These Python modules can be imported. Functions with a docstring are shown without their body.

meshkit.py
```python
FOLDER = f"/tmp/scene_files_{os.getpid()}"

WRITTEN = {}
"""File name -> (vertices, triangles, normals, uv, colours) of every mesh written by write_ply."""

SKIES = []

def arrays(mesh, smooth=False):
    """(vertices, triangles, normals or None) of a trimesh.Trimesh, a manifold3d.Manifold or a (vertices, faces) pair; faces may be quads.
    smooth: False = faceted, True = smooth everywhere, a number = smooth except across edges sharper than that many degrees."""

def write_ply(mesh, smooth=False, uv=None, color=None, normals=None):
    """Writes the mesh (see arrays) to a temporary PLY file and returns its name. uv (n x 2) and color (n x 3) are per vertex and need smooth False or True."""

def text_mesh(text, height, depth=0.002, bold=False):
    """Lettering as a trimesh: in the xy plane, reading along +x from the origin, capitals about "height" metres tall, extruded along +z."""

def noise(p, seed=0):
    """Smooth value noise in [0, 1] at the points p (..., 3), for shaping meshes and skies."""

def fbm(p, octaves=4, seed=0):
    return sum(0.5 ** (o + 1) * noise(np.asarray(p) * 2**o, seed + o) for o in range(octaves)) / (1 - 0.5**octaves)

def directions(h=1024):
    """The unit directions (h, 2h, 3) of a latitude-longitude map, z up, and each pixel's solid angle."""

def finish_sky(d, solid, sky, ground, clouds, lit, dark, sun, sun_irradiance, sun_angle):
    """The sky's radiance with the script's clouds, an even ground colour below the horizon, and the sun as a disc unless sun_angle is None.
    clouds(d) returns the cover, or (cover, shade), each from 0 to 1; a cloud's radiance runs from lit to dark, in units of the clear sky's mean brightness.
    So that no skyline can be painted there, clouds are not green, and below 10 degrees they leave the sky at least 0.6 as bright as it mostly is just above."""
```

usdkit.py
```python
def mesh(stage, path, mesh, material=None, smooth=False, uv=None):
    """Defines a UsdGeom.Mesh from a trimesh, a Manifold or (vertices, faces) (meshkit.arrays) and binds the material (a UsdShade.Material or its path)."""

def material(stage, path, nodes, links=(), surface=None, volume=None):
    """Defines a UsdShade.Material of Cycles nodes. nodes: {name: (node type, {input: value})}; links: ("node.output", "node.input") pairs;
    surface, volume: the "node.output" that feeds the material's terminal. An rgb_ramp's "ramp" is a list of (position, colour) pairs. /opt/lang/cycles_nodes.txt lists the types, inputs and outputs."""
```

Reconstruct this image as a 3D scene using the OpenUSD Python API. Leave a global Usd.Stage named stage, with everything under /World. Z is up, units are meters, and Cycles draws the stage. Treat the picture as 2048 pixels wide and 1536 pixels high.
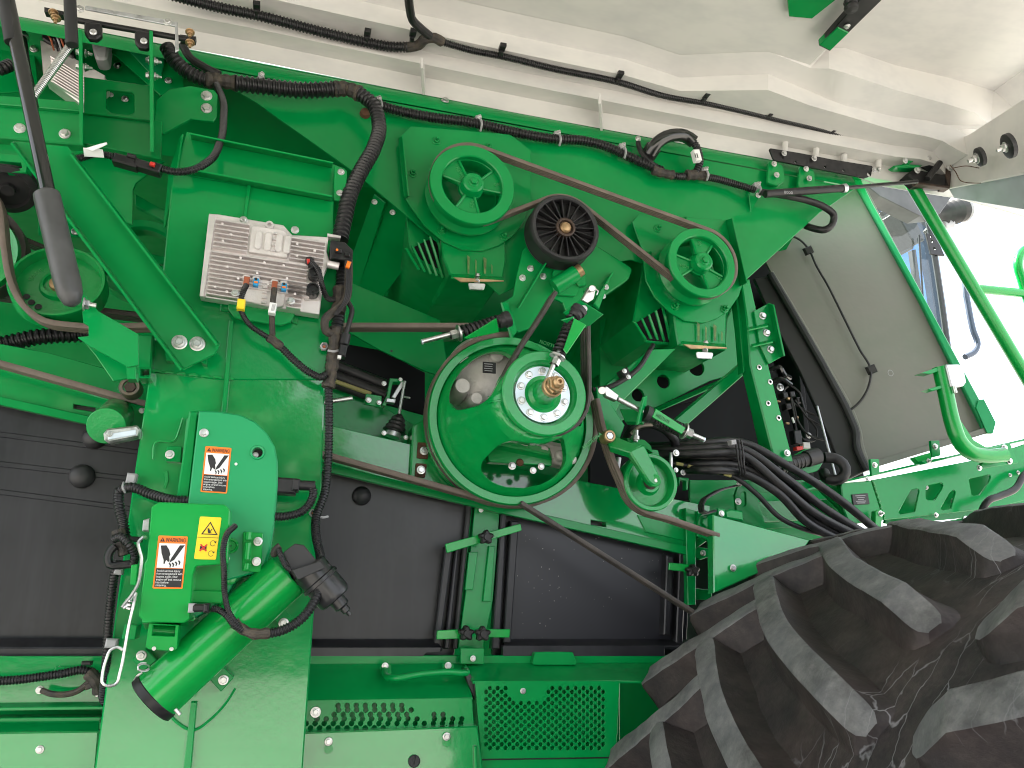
import math, random
import numpy as np, trimesh, mapbox_earcut, usdkit, meshkit
from shapely.geometry import Polygon, Point, LineString
from shapely.geometry.polygon import orient
from pxr import Usd, UsdGeom, UsdLux, UsdShade, Gf, Sdf
random.seed(5); np.random.seed(5)
stage = Usd.Stage.CreateInMemory()
UsdGeom.SetStageUpAxis(stage, UsdGeom.Tokens.z); UsdGeom.SetStageMetersPerUnit(stage, 1.0)
UsdGeom.Xform.Define(stage, '/World'); UsdGeom.Scope.Define(stage, '/World/Looks')
PI = math.pi
# ---------------------------------------------------------------- camera, sky, sun, exposure
FPX = 1577.0; YAW, PITCH = math.radians(16), math.radians(15)
CAM = np.array([0.0, -2.0, 1.65])
FW = np.array([math.sin(YAW)*math.cos(PITCH), math.cos(YAW)*math.cos(PITCH), math.sin(PITCH)])
RT = np.array([math.cos(YAW), -math.sin(YAW), 0.0]); UP = np.cross(RT, FW)
EXPOSURE = 3.15
SUN_DIR = np.array([-0.30, 0.52, 0.80]); SUN_DIR /= np.linalg.norm(SUN_DIR)
SUN, SKY = 1.25, 0.06
cam = UsdGeom.Camera.Define(stage, '/World/camera')
cam.CreateHorizontalApertureAttr(36.0); cam.CreateVerticalApertureAttr(27.0)
cam.CreateFocalLengthAttr(36.0*FPX/2048); cam.CreateClippingRangeAttr(Gf.Vec2f(0.05, 500))
cam.CreateExposureAttr(EXPOSURE)
m4 = Gf.Matrix4d(*RT, 0, *UP, 0, *(-FW), 0, *CAM, 1)
cam.AddTransformOp().Set(m4)
def frame_matrix(zdir):
    z = np.asarray(zdir, float); z /= np.linalg.norm(z)
    x = np.cross([0, 0, 1], z); x /= np.linalg.norm(x); y = np.cross(z, x)
    return Gf.Matrix4d(*x, 0, *y, 0, *z, 0, 0, 0, 0, 1)
sun = UsdLux.DistantLight.Define(stage, '/World/sun')
sun.CreateIntensityAttr(SUN); sun.CreateAngleAttr(0.5); sun.CreateNormalizeAttr(True); sun.CreateColorAttr(Gf.Vec3f(1, .95, .87))
sun.AddTransformOp().Set(frame_matrix(SUN_DIR))
dome = UsdLux.DomeLight.Define(stage, '/World/sky')
skym = usdkit.material(stage, '/World/Looks/sky_look', {
    'sky': ('sky_texture', {'sky_type': 'single_scattering', 'sun_disc': False, 'sun_elevation': math.asin(SUN_DIR[2]), 'sun_rotation': math.atan2(SUN_DIR[0], SUN_DIR[1]), 'air_density': 1.0, 'aerosol_density': 1.5, 'ozone_density': 1.0}),
    'tc': ('texture_coordinate', {}), 'mp': ('mapping', {'scale': (1, 1, 2.6)}),
    'no': ('noise_texture', {'scale': 2.2, 'detail': 7.0, 'roughness': .58}),
    'rp': ('rgb_ramp', {'ramp': [(.28, (0, 0, 0)), (.46, (1, 1, 1))]}),
    'mx': ('mix', {'color2': (4.6, 4.75, 5.0)}), 'bg': ('background_shader', {'strength': SKY})},
    [('tc.generated', 'mp.vector'), ('mp.vector', 'no.vector'), ('no.fac', 'rp.fac'), ('rp.color', 'mx.fac'), ('sky.color', 'mx.color1'), ('mx.color', 'bg.color')], surface='bg.background')
UsdShade.MaterialBindingAPI.Apply(dome.GetPrim()).Bind(skym)
# ---------------------------------------------------------------- pixel -> machine space (machine side = X/Z plane, Y runs into the machine)
def ray(px, py): return FW + RT*((px-1024)/FPX) - UP*((py-768)/FPX)
def P(px, py, y): d = ray(px, py); return CAM + d*((y-CAM[1])/d[1])
def PZ(px, py, z): d = ray(px, py); return CAM + d*((z-CAM[2])/d[2])
def PX(px, py, x): d = ray(px, py); return CAM + d*((x-CAM[0])/d[0])
def mpp(px, py, y): d = ray(px, py); return ((y-CAM[1])/d[1])/FPX          # metres per pixel there
def px_of(p):
    d = np.asarray(p, float)-CAM; k = d@FW
    return 1024+FPX*(d@RT)/k, 768-FPX*(d@UP)/k
def xz(pts, y): return [tuple(P(a, b, y)[[0, 2]]) for a, b in pts]
# ---------------------------------------------------------------- scene objects
OFF, USED = {}, {}
def numbered(parent, name):
    k = USED.get((parent, name), 0); USED[(parent, name)] = k+1
    return f'{parent}/{name}' if k == 0 else f'{parent}/{name}_{k:03d}'
def keys(prim, label=None, cat=None, group=None, kind=None):
    for k, v in (('label', label), ('category', cat), ('group', group), ('kind', kind)):
        if v: prim.SetCustomDataByKey(k, v)
def thing(name, label, cat, loc, group=None, kind=None):
    p = numbered('/World', name); x = UsdGeom.Xform.Define(stage, p); loc = np.asarray(loc, float)
    x.AddTranslateOp().Set(Gf.Vec3d(*map(float, loc))); OFF[p] = loc; keys(x.GetPrim(), label, cat, group, kind)
    return p
def obj(name, mesh, mat, parent='/World', label=None, cat=None, group=None, kind=None, smooth=30):
    p = numbered(parent, name)
    v, f = mesh if isinstance(mesh, tuple) else (np.array(mesh.vertices), np.array(mesh.faces))
    off = OFF.get(parent, np.zeros(3)); OFF[p] = off
    m = usdkit.mesh(stage, p, trimesh.Trimesh(np.asarray(v, float)-off, np.asarray(f), process=False), M[mat], smooth=smooth)
    keys(m.GetPrim(), label, cat, group, kind)
    return p
def cat(*ms):
    ms = [m if isinstance(m, tuple) else (np.array(m.vertices), np.array(m.faces)) for m in ms]
    n = np.cumsum([0]+[len(m[0]) for m in ms])
    return np.vstack([m[0] for m in ms]), np.vstack([np.asarray(m[1])+k for m, k in zip(ms, n)])
# ---------------------------------------------------------------- geometry
def rnd(pts, r, q=3):
    if r <= 0: return Polygon(pts)
    return Polygon(pts).buffer(-r, quad_segs=q).buffer(2*r, quad_segs=q).buffer(-r, quad_segs=q)
def ring(co):
    a = np.asarray(co, float)
    if np.allclose(a[0], a[-1]): a = a[:-1]
    keep = np.linalg.norm(a-np.roll(a, 1, 0), axis=1) > 1e-5
    return a[keep]
def inset(a, b):
    d = np.roll(a, -1, 0)-a; d /= np.linalg.norm(d, axis=1, keepdims=True)
    n = np.stack([-d[:, 1], d[:, 0]], 1); n0 = np.roll(n, 1, 0)
    s = n+n0; k = 1+(n*n0).sum(1, keepdims=True)
    return a+b*s/np.maximum(k, .35)
def ext2(poly, t, b=.0015, w0=0.0):
    """poly (u,v) -> chamfered plate, front at w0 facing +w, back at w0-t."""
    poly = orient(poly); rings = [ring(poly.exterior.coords)]+[ring(h.coords) for h in poly.interiors]
    b = min(b, t*.45)
    for _ in range(6): # a chamfer no wider than the outline allows
        ins = [inset(r, b) for r in rings]; ok = all(Polygon(q).is_valid for q in ins) and Polygon(ins[0]).area <= poly.area+sum(Polygon(h).area for h in poly.interiors)+1e-12
        if ok: break
        b = b*.5 if _ < 4 else 0.0
    outer = np.vstack(rings); inn = np.vstack(ins); n = len(outer)
    ends = np.cumsum([len(r) for r in rings]).astype(np.uint32)
    tri = mapbox_earcut.triangulate_float64(inn, ends).reshape(-1, 3).astype(int)
    tb = mapbox_earcut.triangulate_float64(outer, ends).reshape(-1, 3).astype(int)
    a2 = lambda v, t_: (v[t_[:, 1]]-v[t_[:, 0]])[:, 0]*(v[t_[:, 2]]-v[t_[:, 0]])[:, 1]-(v[t_[:, 1]]-v[t_[:, 0]])[:, 1]*(v[t_[:, 2]]-v[t_[:, 0]])[:, 0]
    fl = a2(inn, tri) < 0; tri[fl] = tri[fl][:, ::-1]; fl = a2(outer, tb) < 0; tb[fl] = tb[fl][:, ::-1]
    V = np.vstack([np.c_[inn, np.full(n, w0)], np.c_[outer, np.full(n, w0-b)], np.c_[outer, np.full(n, w0-t)]])
    F = [tri, tb[:, ::-1]+2*n]; s = 0
    for r in rings:
        i = np.arange(len(r))+s; j = np.roll(i, -1); s += len(r)
        for k in (0, n): F += [np.c_[i+k, i+k+n, j+k+n], np.c_[i+k, j+k+n, j+k]]
    return V, np.vstack(F)
def plate_m(poly, y, t=.004, b=.0015):
    v, f = ext2(poly, t, b); return np.c_[v[:, 0], y-v[:, 2], v[:, 1]], f
def plate(pts, y, t=.004, r=0, holes=(), b=.0015):
    s = mpp(*np.mean(pts, 0), y); poly = rnd(xz(pts, y), r*s)
    for h in holes:
        h = h if hasattr(h, 'exterior') else Polygon(xz(h, y)); poly = poly.difference(h)
    return plate_m(max(getattr(poly, 'geoms', [poly]), key=lambda g: g.area), y, t, b)
def disc2(px, py, y, r, n=24): c = P(px, py, y); return Point(c[0], c[2]).buffer(r*mpp(px, py, y), quad_segs=max(2, n//4))
def slab3(pts, t=.004, r=0, b=.0015, toward=None, holes=()):
    """thin plate through the 3D points; its front looks at the camera (or along toward)"""
    p = np.asarray(pts, float); c = p.mean(0); q = np.roll(p, -1, 0)
    n = np.cross(p-c, q-c).sum(0); n /= np.linalg.norm(n)
    if n@((CAM-c) if toward is None else np.asarray(toward)) < 0: n = -n
    u = p[1]-p[0]; u -= n*(u@n); u /= np.linalg.norm(u); v = np.cross(n, u)
    poly = rnd([((a-c)@u, (a-c)@v) for a in p], r)
    for h in holes: poly = poly.difference(rnd([((a-c)@u, (a-c)@v) for a in np.asarray(h, float)], r))
    V, F = ext2(max(getattr(poly, 'geoms', [poly]), key=lambda g: g.area), t, b)
    return c+V[:, :1]*u+V[:, 1:2]*v+V[:, 2:]*n, F
def slab(pts, t=.004, r=0, b=.0015, toward=None, holes=()):
    s = mpp(*pts[0]); return slab3([P(*p) for p in pts], t, r*s, b, toward, [[P(*p) for p in h] for h in holes])
def basis(d):
    d = np.asarray(d, float); d = d/np.linalg.norm(d); a = np.array([0, 0, 1.0]) if abs(d[2]) < .9 else np.array([1.0, 0, 0])
    u = np.cross(a, d); u /= np.linalg.norm(u); return u, np.cross(d, u), d
def lathe_at(pos, d, prof, n=32):
    """prof: (radius, height along d) pairs from back to front or closed"""
    u, v, d = basis(d); pos = np.asarray(pos, float); a = np.arange(n)*2*PI/n; V, F = [], []
    for r, h in prof: V.append(pos+d*h+r*(np.cos(a)[:, None]*u+np.sin(a)[:, None]*v))
    i = np.arange(n); j = (i+1) % n
    for k in range(len(prof)-1):
        a0, b0 = k*n, (k+1)*n
        F += [np.c_[i+a0, j+a0, j+b0], np.c_[i+a0, j+b0, i+b0]]
    V = np.vstack(V); F = np.vstack(F); nv = len(V)
    return V, F
def lathe(px, py, y, prof, n=32):
    """prof in (pixels, metres toward camera)"""
    s = mpp(px, py, y); return lathe_at(P(px, py, y), (0, -1, 0), [(r*s, h) for r, h in prof], n)
def cyl(p0, p1, r, n=20, r1=None, cap=True, b=.001):
    p0, p1 = np.asarray(p0, float), np.asarray(p1, float); L = np.linalg.norm(p1-p0); r1 = r if r1 is None else r1
    return lathe_at(p0, p1-p0, [(1e-5, 0), (r-b, 0), (r, b), (r1, L-b), (r1-b, L), (1e-5, L)], n)
def spline(pts, step, closed=False):
    p = np.asarray(pts, float)
    q = np.vstack([p[-1], p, p[0], p[1]]) if closed else np.vstack([2*p[0]-p[1], p, 2*p[-1]-p[-2]])
    out = []
    for i in range(1, len(q)-2):
        a, b, c, d = q[i-1:i+3]; L = np.linalg.norm(c-b); t = np.linspace(0, 1, max(6, int(L/step*2)), endpoint=False)[:, None]
        # centripetal-like tangents limited by chord lengths
        la, lc = max(np.linalg.norm(b-a), 1e-6), max(np.linalg.norm(d-c), 1e-6)
        m0 = ((c-b)/L*la+(b-a)/la*L)/(la+L)*L; m1 = ((d-c)/lc*L+(c-b)/L*lc)/(lc+L)*L
        out.append((2*t**3-3*t**2+1)*b+(t**3-2*t**2+t)*m0+(-2*t**3+3*t**2)*c+(t**3-t**2)*m1)
    if not closed: out.append(q[-2:-1])
    w = np.vstack(out); s = np.r_[0, np.cumsum(np.linalg.norm(np.diff(w, axis=0), axis=1))]
    n = max(2, int(round(s[-1]/step))+1); g = np.linspace(0, s[-1], n)
    return np.stack([np.interp(g, s, w[:, k]) for k in range(3)], 1)
def tube_path(w, rad, n=10, squash=1.0):
    m = len(w); rad = np.broadcast_to(rad, m); T = np.gradient(w, axis=0); T /= np.maximum(np.linalg.norm(T, axis=1, keepdims=True), 1e-9)
    u = basis(T[0])[0]; a = np.arange(n)*2*PI/n; V = []
    for i in range(m):
        u = u-T[i]*(u@T[i]); u /= np.linalg.norm(u); v = np.cross(T[i], u)
        V.append(w[i]+rad[i]*(np.cos(a)[:, None]*u+squash*np.sin(a)[:, None]*v))
    V = np.vstack(V+[w[:1], w[-1:]]); i = np.arange(n); j = (i+1) % n; F = []
    for k in range(m-1): F += [np.c_[i+k*n, j+k*n, j+k*n+n], np.c_[i+k*n, j+k*n+n, i+k*n+n]]
    e = m*n; F += [np.c_[j, i, np.full(n, e)], np.c_[i+(m-1)*n, j+(m-1)*n, np.full(n, e+1)]]
    return V, np.vstack(F)
def hose3(p3, r, n=10, corr=False, step=None, pitch=None):
    if corr:
        pitch = pitch or max(.0038, r*.62); w = spline(p3, pitch/4); k = np.arange(len(w)) % 4
        return tube_path(w, r*np.where((k == 1) | (k == 2), 1.0, .80), n)
    return tube_path(spline(p3, step or max(.006, r*.9)), r, n)
def hose(pts, rpx, n=10, corr=False, step=None):
    p3 = [P(*p) for p in pts]; return hose3(p3, rpx*mpp(*pts[len(pts)//2]), n, corr, step)
def rod(a, b, rpx, n=14, r1=None): s = mpp(*a); return cyl(P(*a), P(*b), rpx*s, n, None if r1 is None else r1*s)
def wire_tape(pts, rpx): # cloth tape wrap: lumpy
    w = spline([P(*p) for p in pts], .006); s = mpp(*pts[0])
    return tube_path(w, rpx*s*(1+.10*np.sin(np.arange(len(w))*1.7)+.06*np.sin(np.arange(len(w))*.6)), 10)
def hexp(pos, d, r, h, n=6, b=.12, rot=.2):
    u, v, d = basis(d); a = rot+np.arange(n)*2*PI/n; V = []
    for k, (rr, hh) in enumerate(((r, 0), (r, h*(1-b)), (r*.86, h))): V.append(pos+d*hh+rr*(np.cos(a)[:, None]*u+np.sin(a)[:, None]*v))
    V = np.vstack(V); i = np.arange(n); j = (i+1) % n; F = []
    for k in (0, n): F += [np.c_[i+k, j+k, j+k+n], np.c_[i+k, j+k+n, i+k+n]]
    F += [np.c_[np.full(n-2, 2*n), 2*n+np.arange(1, n-1), 2*n+np.arange(2, n)]]
    return V, np.vstack(F)
def bolt_m(pos, d, r, stud=False):
    d = np.asarray(d, float)/np.linalg.norm(d); pos = np.asarray(pos, float); q = random.random()*PI
    w = lathe_at(pos, d, [(r, 0), (r, r*.14), (r*.93, r*.2), (r*.5, r*.24)], 16)
    h = hexp(pos+d*r*.16, d, r*.70, r*.62, rot=q)
    if stud: return cat(w, h, cyl(pos+d*r*.5, pos+d*r*1.6, r*.36, 8))
    top = lathe_at(pos+d*r*.78, d, [(r*.46, 0), (r*.40, -r*.05), (1e-5, -r*.05)], 10)
    return cat(w, h, top)
def bolts(parent, lst, mat='zinc', stud=False, d=(0, -1, 0), name='bolt'):
    for px, py, y, r in lst: obj(name, bolt_m(P(px, py, y), d, r*mpp(px, py, y), stud), mat, parent, smooth=25)
def box_m(c, ax, ay, az, w, d, h, b=.002):
    """box centred at c, sizes along unit axes ax, ay(depth), az"""
    V, F = ext2(Polygon([(-w/2, -h/2), (w/2, -h/2), (w/2, h/2), (-w/2, h/2)]), d, b, d/2)
    ax, ay, az = (np.asarray(q, float)/np.linalg.norm(q) for q in (ax, ay, az))
    return np.asarray(c)+V[:, :1]*ax+V[:, 1:2]*az-V[:, 2:]*ay, F
def bx(px, py, y, wpx, hpx, d, ang=0, b=.002):
    """box whose front centre is at the pixel; ang in degrees, in the machine plane"""
    s = mpp(px, py, y); a = math.radians(ang); ax = np.array([math.cos(a), 0, math.sin(a)]); az = np.array([-math.sin(a), 0, math.cos(a)])
    return box_m(P(px, py, y)+np.array([0, d/2, 0]), ax, (0, 1, 0), az, wpx*s, d, hpx*s, b)
def sweep2(path, prof, closed=True, y=0.0):
    """path (k,2) in X/Z; prof closed list of (left-normal offset, Y offset)"""
    p = np.asarray(path, float); m = len(p)
    T = (np.roll(p, -1, 0)-np.roll(p, 1, 0)) if closed else np.gradient(p, axis=0)
    T /= np.linalg.norm(T, axis=1, keepdims=True); N = np.stack([-T[:, 1], T[:, 0]], 1); q = np.asarray(prof, float); k = len(q)
    V = np.concatenate([np.stack([p[:, 0]+N[:, 0]*o, np.full(m, y+yy), p[:, 1]+N[:, 1]*o], 1)[:, None] for o, yy in q], 1).reshape(-1, 3)
    i = np.arange(k); j = (i+1) % k; F = []
    for a in range(m if closed else m-1):
        c, e = a*k, ((a+1) % m)*k; F += [np.c_[i+c, i+e, j+e], np.c_[i+c, j+e, j+c]]
    F = np.vstack(F)
    if not closed:
        t = mapbox_earcut.triangulate_float64(q, np.array([k], np.uint32)).reshape(-1, 3).astype(int)
        F = np.vstack([F, t, t[:, ::-1]+(m-1)*k])
    return V, F
def belt_path(cs, seg=.012):
    """cs: (x, z, r, s) with s=+1 counter-clockwise; closed belt round the circles"""
    n = len(cs); tan = []
    for i in range(n):
        (x1, z1, r1, s1), (x2, z2, r2, s2) = cs[i], cs[(i+1) % n]
        D = np.array([x2-x1, z2-z1]); L = np.linalg.norm(D); al = math.atan2(D[1], D[0])-math.asin(max(-1, min(1, (s2*r2-s1*r1)/L)))
        nn = np.array([-math.sin(al), math.cos(al)]); tan.append((np.array([x1, z1])-s1*r1*nn, np.array([x2, z2])-s2*r2*nn))
    out = []
    for i in range(n):
        x, z, r, s = cs[i]; a = tan[i-1][1]; b = tan[i][0]
        t0 = math.atan2(a[1]-z, a[0]-x); t1 = math.atan2(b[1]-z, b[0]-x); dt = (t1-t0)*s % (2*PI)
        k = max(2, int(r*dt/seg)); out += [(x+r*math.cos(t0+s*dt*q/k), z+r*math.sin(t0+s*dt*q/k)) for q in range(k+1)]
        L = np.linalg.norm(tan[i][1]-b); k2 = max(1, int(L/.06)); out += [tuple(b+(tan[i][1]-b)*q/k2) for q in range(1, k2)]
    o = np.array(out); return o[np.linalg.norm(o-np.roll(o, 1, 0), axis=1) > 1e-5]
def rib_prof(w, th, g=4, gd=.003):
    """belt section: grooved on both faces"""
    top, bot = [], []
    for i in range(g):
        a, c = -w/2+w*i/g, -w/2+w*(i+1)/g; e = w/g*.18
        top += [(th/2-gd, a), (th/2, a+e), (th/2, c-e)]; bot += [(-th/2+gd, a), (-th/2, a+e), (-th/2, c-e)]
    return top+[(th/2-gd, w/2), (-th/2+gd, w/2)]+bot[::-1]
def ccl(px, py, y, r, s=1): c = P(px, py, y); return (c[0], c[2], r*mpp(px, py, y), s)
def text_at(txt, px, py, y, hpx, ang=0, depth=.0006, bold=False, width=None):
    v, f = (lambda t: (np.array(t.vertices), np.array(t.faces)))(meshkit.text_mesh(txt, 1.0, 1.0, bold))
    h = hpx*mpp(px, py, y); a = math.radians(ang); ax = np.array([math.cos(a), 0, math.sin(a)]); az = np.array([-math.sin(a), 0, math.cos(a)])
    sx = h if width is None else width*mpp(px, py, y)/np.ptp(v[:, 0])
    return P(px, py, y)+v[:, :1]*sx*ax+v[:, 1:2]*h*az-np.c_[v[:, 2]*0, v[:, 2], v[:, 2]*0]*depth, f
def grid_m(rows):
    r = np.asarray(rows, float); a, b = r.shape[:2]; i = np.arange(a*b).reshape(a, b)
    q = np.stack([i[:-1, :-1], i[1:, :-1], i[1:, 1:], i[:-1, 1:]], -1).reshape(-1, 4)
    return r.reshape(-1, 3), np.vstack([q[:, [0, 1, 2]], q[:, [0, 2, 3]]])
# ---------------------------------------------------------------- materials
M = {}
def mk(name, base, rough=.5, metal=0.0, var=.12, vscale=9.0, rvar=.08, bump=.0, bscale=300.0, coat=0.0, spec=.5, dust=None, dustamt=.0, dscale=5.0, grain=None):
    nd = {'g': ('geometry', {}), 'n1': ('noise_texture', {'scale': vscale, 'detail': 5.0, 'roughness': .6}),
          'r1': ('rgb_ramp', {'ramp': [(.3, tuple(c*(1-var) for c in base)), (.7, tuple(min(1, c*(1+var)) for c in base))]}),
          'rr': ('map_range', {'from_min': .3, 'from_max': .7, 'to_min': max(.02, rough-rvar), 'to_max': min(1, rough+rvar), 'clamp': True}),
          'p': ('principled_bsdf', {'metallic': metal, 'coat_weight': coat, 'coat_roughness': .05, 'specular_ior_level': spec})}
    ln = [('g.position', 'n1.vector'), ('n1.fac', 'r1.fac'), ('n1.fac', 'rr.value'), ('rr.result', 'p.roughness')]
    src = 'r1.color'
    if dust is not None:
        nd['n2'] = ('noise_texture', {'scale': dscale, 'detail': 8.0, 'roughness': .68}); nd['r2'] = ('rgb_ramp', {'ramp': [(.45, (0, 0, 0)), (.72, (dustamt,)*3)]})
        nd['mx'] = ('mix', {'color2': dust}); ln += [('g.position', 'n2.vector'), ('n2.fac', 'r2.fac'), ('r2.color', 'mx.fac'), (src, 'mx.color1')]; src = 'mx.color'
        if grain:
            nd['mp'] = ('mapping', {'scale': grain}); ln = [l for l in ln if l != ('g.position', 'n2.vector')]+[('g.position', 'mp.vector'), ('mp.vector', 'n2.vector')]
    ln.append((src, 'p.base_color'))
    if bump:
        nd['nb'] = ('noise_texture', {'scale': bscale, 'detail': 2.0}); nd['b'] = ('bump', {'strength': bump, 'distance': .002})
        ln += [('g.position', 'nb.vector'), ('nb.fac', 'b.height'), ('b.normal', 'p.normal')]
    M[name] = usdkit.material(stage, f'/World/Looks/{name}', nd, ln, surface='p.BSDF')
G = (.0005, .235, .052)
mk('green', G, .20, var=.08, vscale=4, rvar=.06, bump=.10, bscale=90, coat=.0, spec=.40, dust=(.01, .22, .05), dustamt=.14, dscale=6)
mk('green_gloss', G, .13, var=.08, vscale=4, rvar=.05, bump=.12, bscale=80, coat=1.0, spec=.5, dust=(.05, .22, .07), dustamt=.25, dscale=5)
mk('green_cast', (.0015, .25, .050), .24, var=.10, vscale=5, rvar=.08, bump=.30, bscale=140, coat=.3)
mk('green_plastic', (.004, .29, .095), .36, var=.05, vscale=3, rvar=.05, bump=.05, bscale=200)
mk('green_bright', (.002, .29, .046), .22, var=.06, vscale=3, bump=.06, bscale=120, coat=.2)
mk('cover_white', (.62, .605, .575), .5, var=.03, vscale=3, rvar=.08, bump=.06, bscale=40, dust=(.42, .42, .43), dustamt=.40, dscale=5, grain=(1, 2.2, 2.2))
mk('black_plastic', (.012, .012, .015), .36, var=.15, vscale=5, rvar=.08, bump=.06, bscale=60, dust=(.06, .06, .07), dustamt=.22, dscale=3, grain=(6, 6, .6))
mk('hose_black', (.010, .010, .011), .42, var=.2, vscale=30, rvar=.1, spec=.4, dust=(.07, .06, .055), dustamt=.22, dscale=30)
mk('loom_black', (.012, .012, .013), .36, var=.2, vscale=30, rvar=.08)
mk('tape_black', (.035, .030, .026), .7, var=.35, vscale=40, bump=.5, bscale=400, dust=(.16, .12, .07), dustamt=.4, dscale=40)
mk('zinc', (.62, .62, .61), .34, 1.0, var=.12, vscale=40, rvar=.1)
mk('steel_grey', (.55, .56, .58), .38, 1.0, var=.12, vscale=30, rvar=.1)
mk('plate_steel', (.70, .78, .86), .42, .75, var=.06, vscale=20, rvar=.08)
mk('aluminium', (.74, .69, .68), .42, .75, var=.06, vscale=30, rvar=.08, bump=.15, bscale=500)
mk('cast_grey', (.58, .55, .53), .5, .2, var=.2, vscale=14, bump=.5, bscale=160)
mk('brass', (.42, .28, .15), .42, .75, var=.3, vscale=30)
mk('rust', (.10, .045, .022), .8, .1, var=.5, vscale=25, bump=.5, bscale=200)
mk('belt', (.125, .095, .078), .62, var=.18, vscale=12, rvar=.06, dust=(.24, .19, .15), dustamt=.45, dscale=14, grain=(1, 9, 1))
mk('belt_dark', (.040, .034, .030), .55, var=.25, vscale=20, dust=(.20, .16, .13), dustamt=.25, dscale=18)
mk('dark_void', (.006, .010, .008), .7)
mk('pane_dark', (.02, .022, .022), .3)
mk('olive', (.18, .18, .155), .62, var=.10, vscale=3, rvar=.05, bump=.2, bscale=60, dust=(.10, .14, .10), dustamt=.5, dscale=3)
mk('seal', (.017, .017, .018), .5, var=.2, vscale=10)
mk('orange', (.90, .20, .012), .4, var=.03); mk('yellow', (.88, .62, .02), .4, var=.03)
mk('sticker_white', (.80, .80, .79), .4, var=.02); mk('ink', (.012, .012, .013), .45); mk('red', (.60, .03, .02), .4)
mk('blue', (.02, .30, .60), .4); mk('terracotta', (.30, .075, .03), .45); mk('clamp_grey', (.34, .34, .35), .5)
mk('green_emboss', (.05, .34, .10), .35); mk('hose_print', (.30, .27, .10), .6)
mk('concrete', (.21, .20, .185), .85, var=.15, vscale=1.5, bump=.3, bscale=60)
mk('rust_stain', (.10, .19, .05), .6, var=.5, vscale=60)
mk('rust_dark', (.06, .04, .03), .6, .3, var=.4, vscale=60, bump=.4)
mk('gloss_black', (.012, .013, .012), .10, var=.1, spec=.7); mk('strut_grey', (.055, .056, .056), .42, var=.35, vscale=11, rvar=.05)
mk('steel_dark', (.16, .14, .12), .5, .7, var=.3, vscale=50, dust=(.25, .18, .10), dustamt=.5, dscale=40)
mk('gloss_seal', (.014, .014, .015), .28, var=.1)
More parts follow.
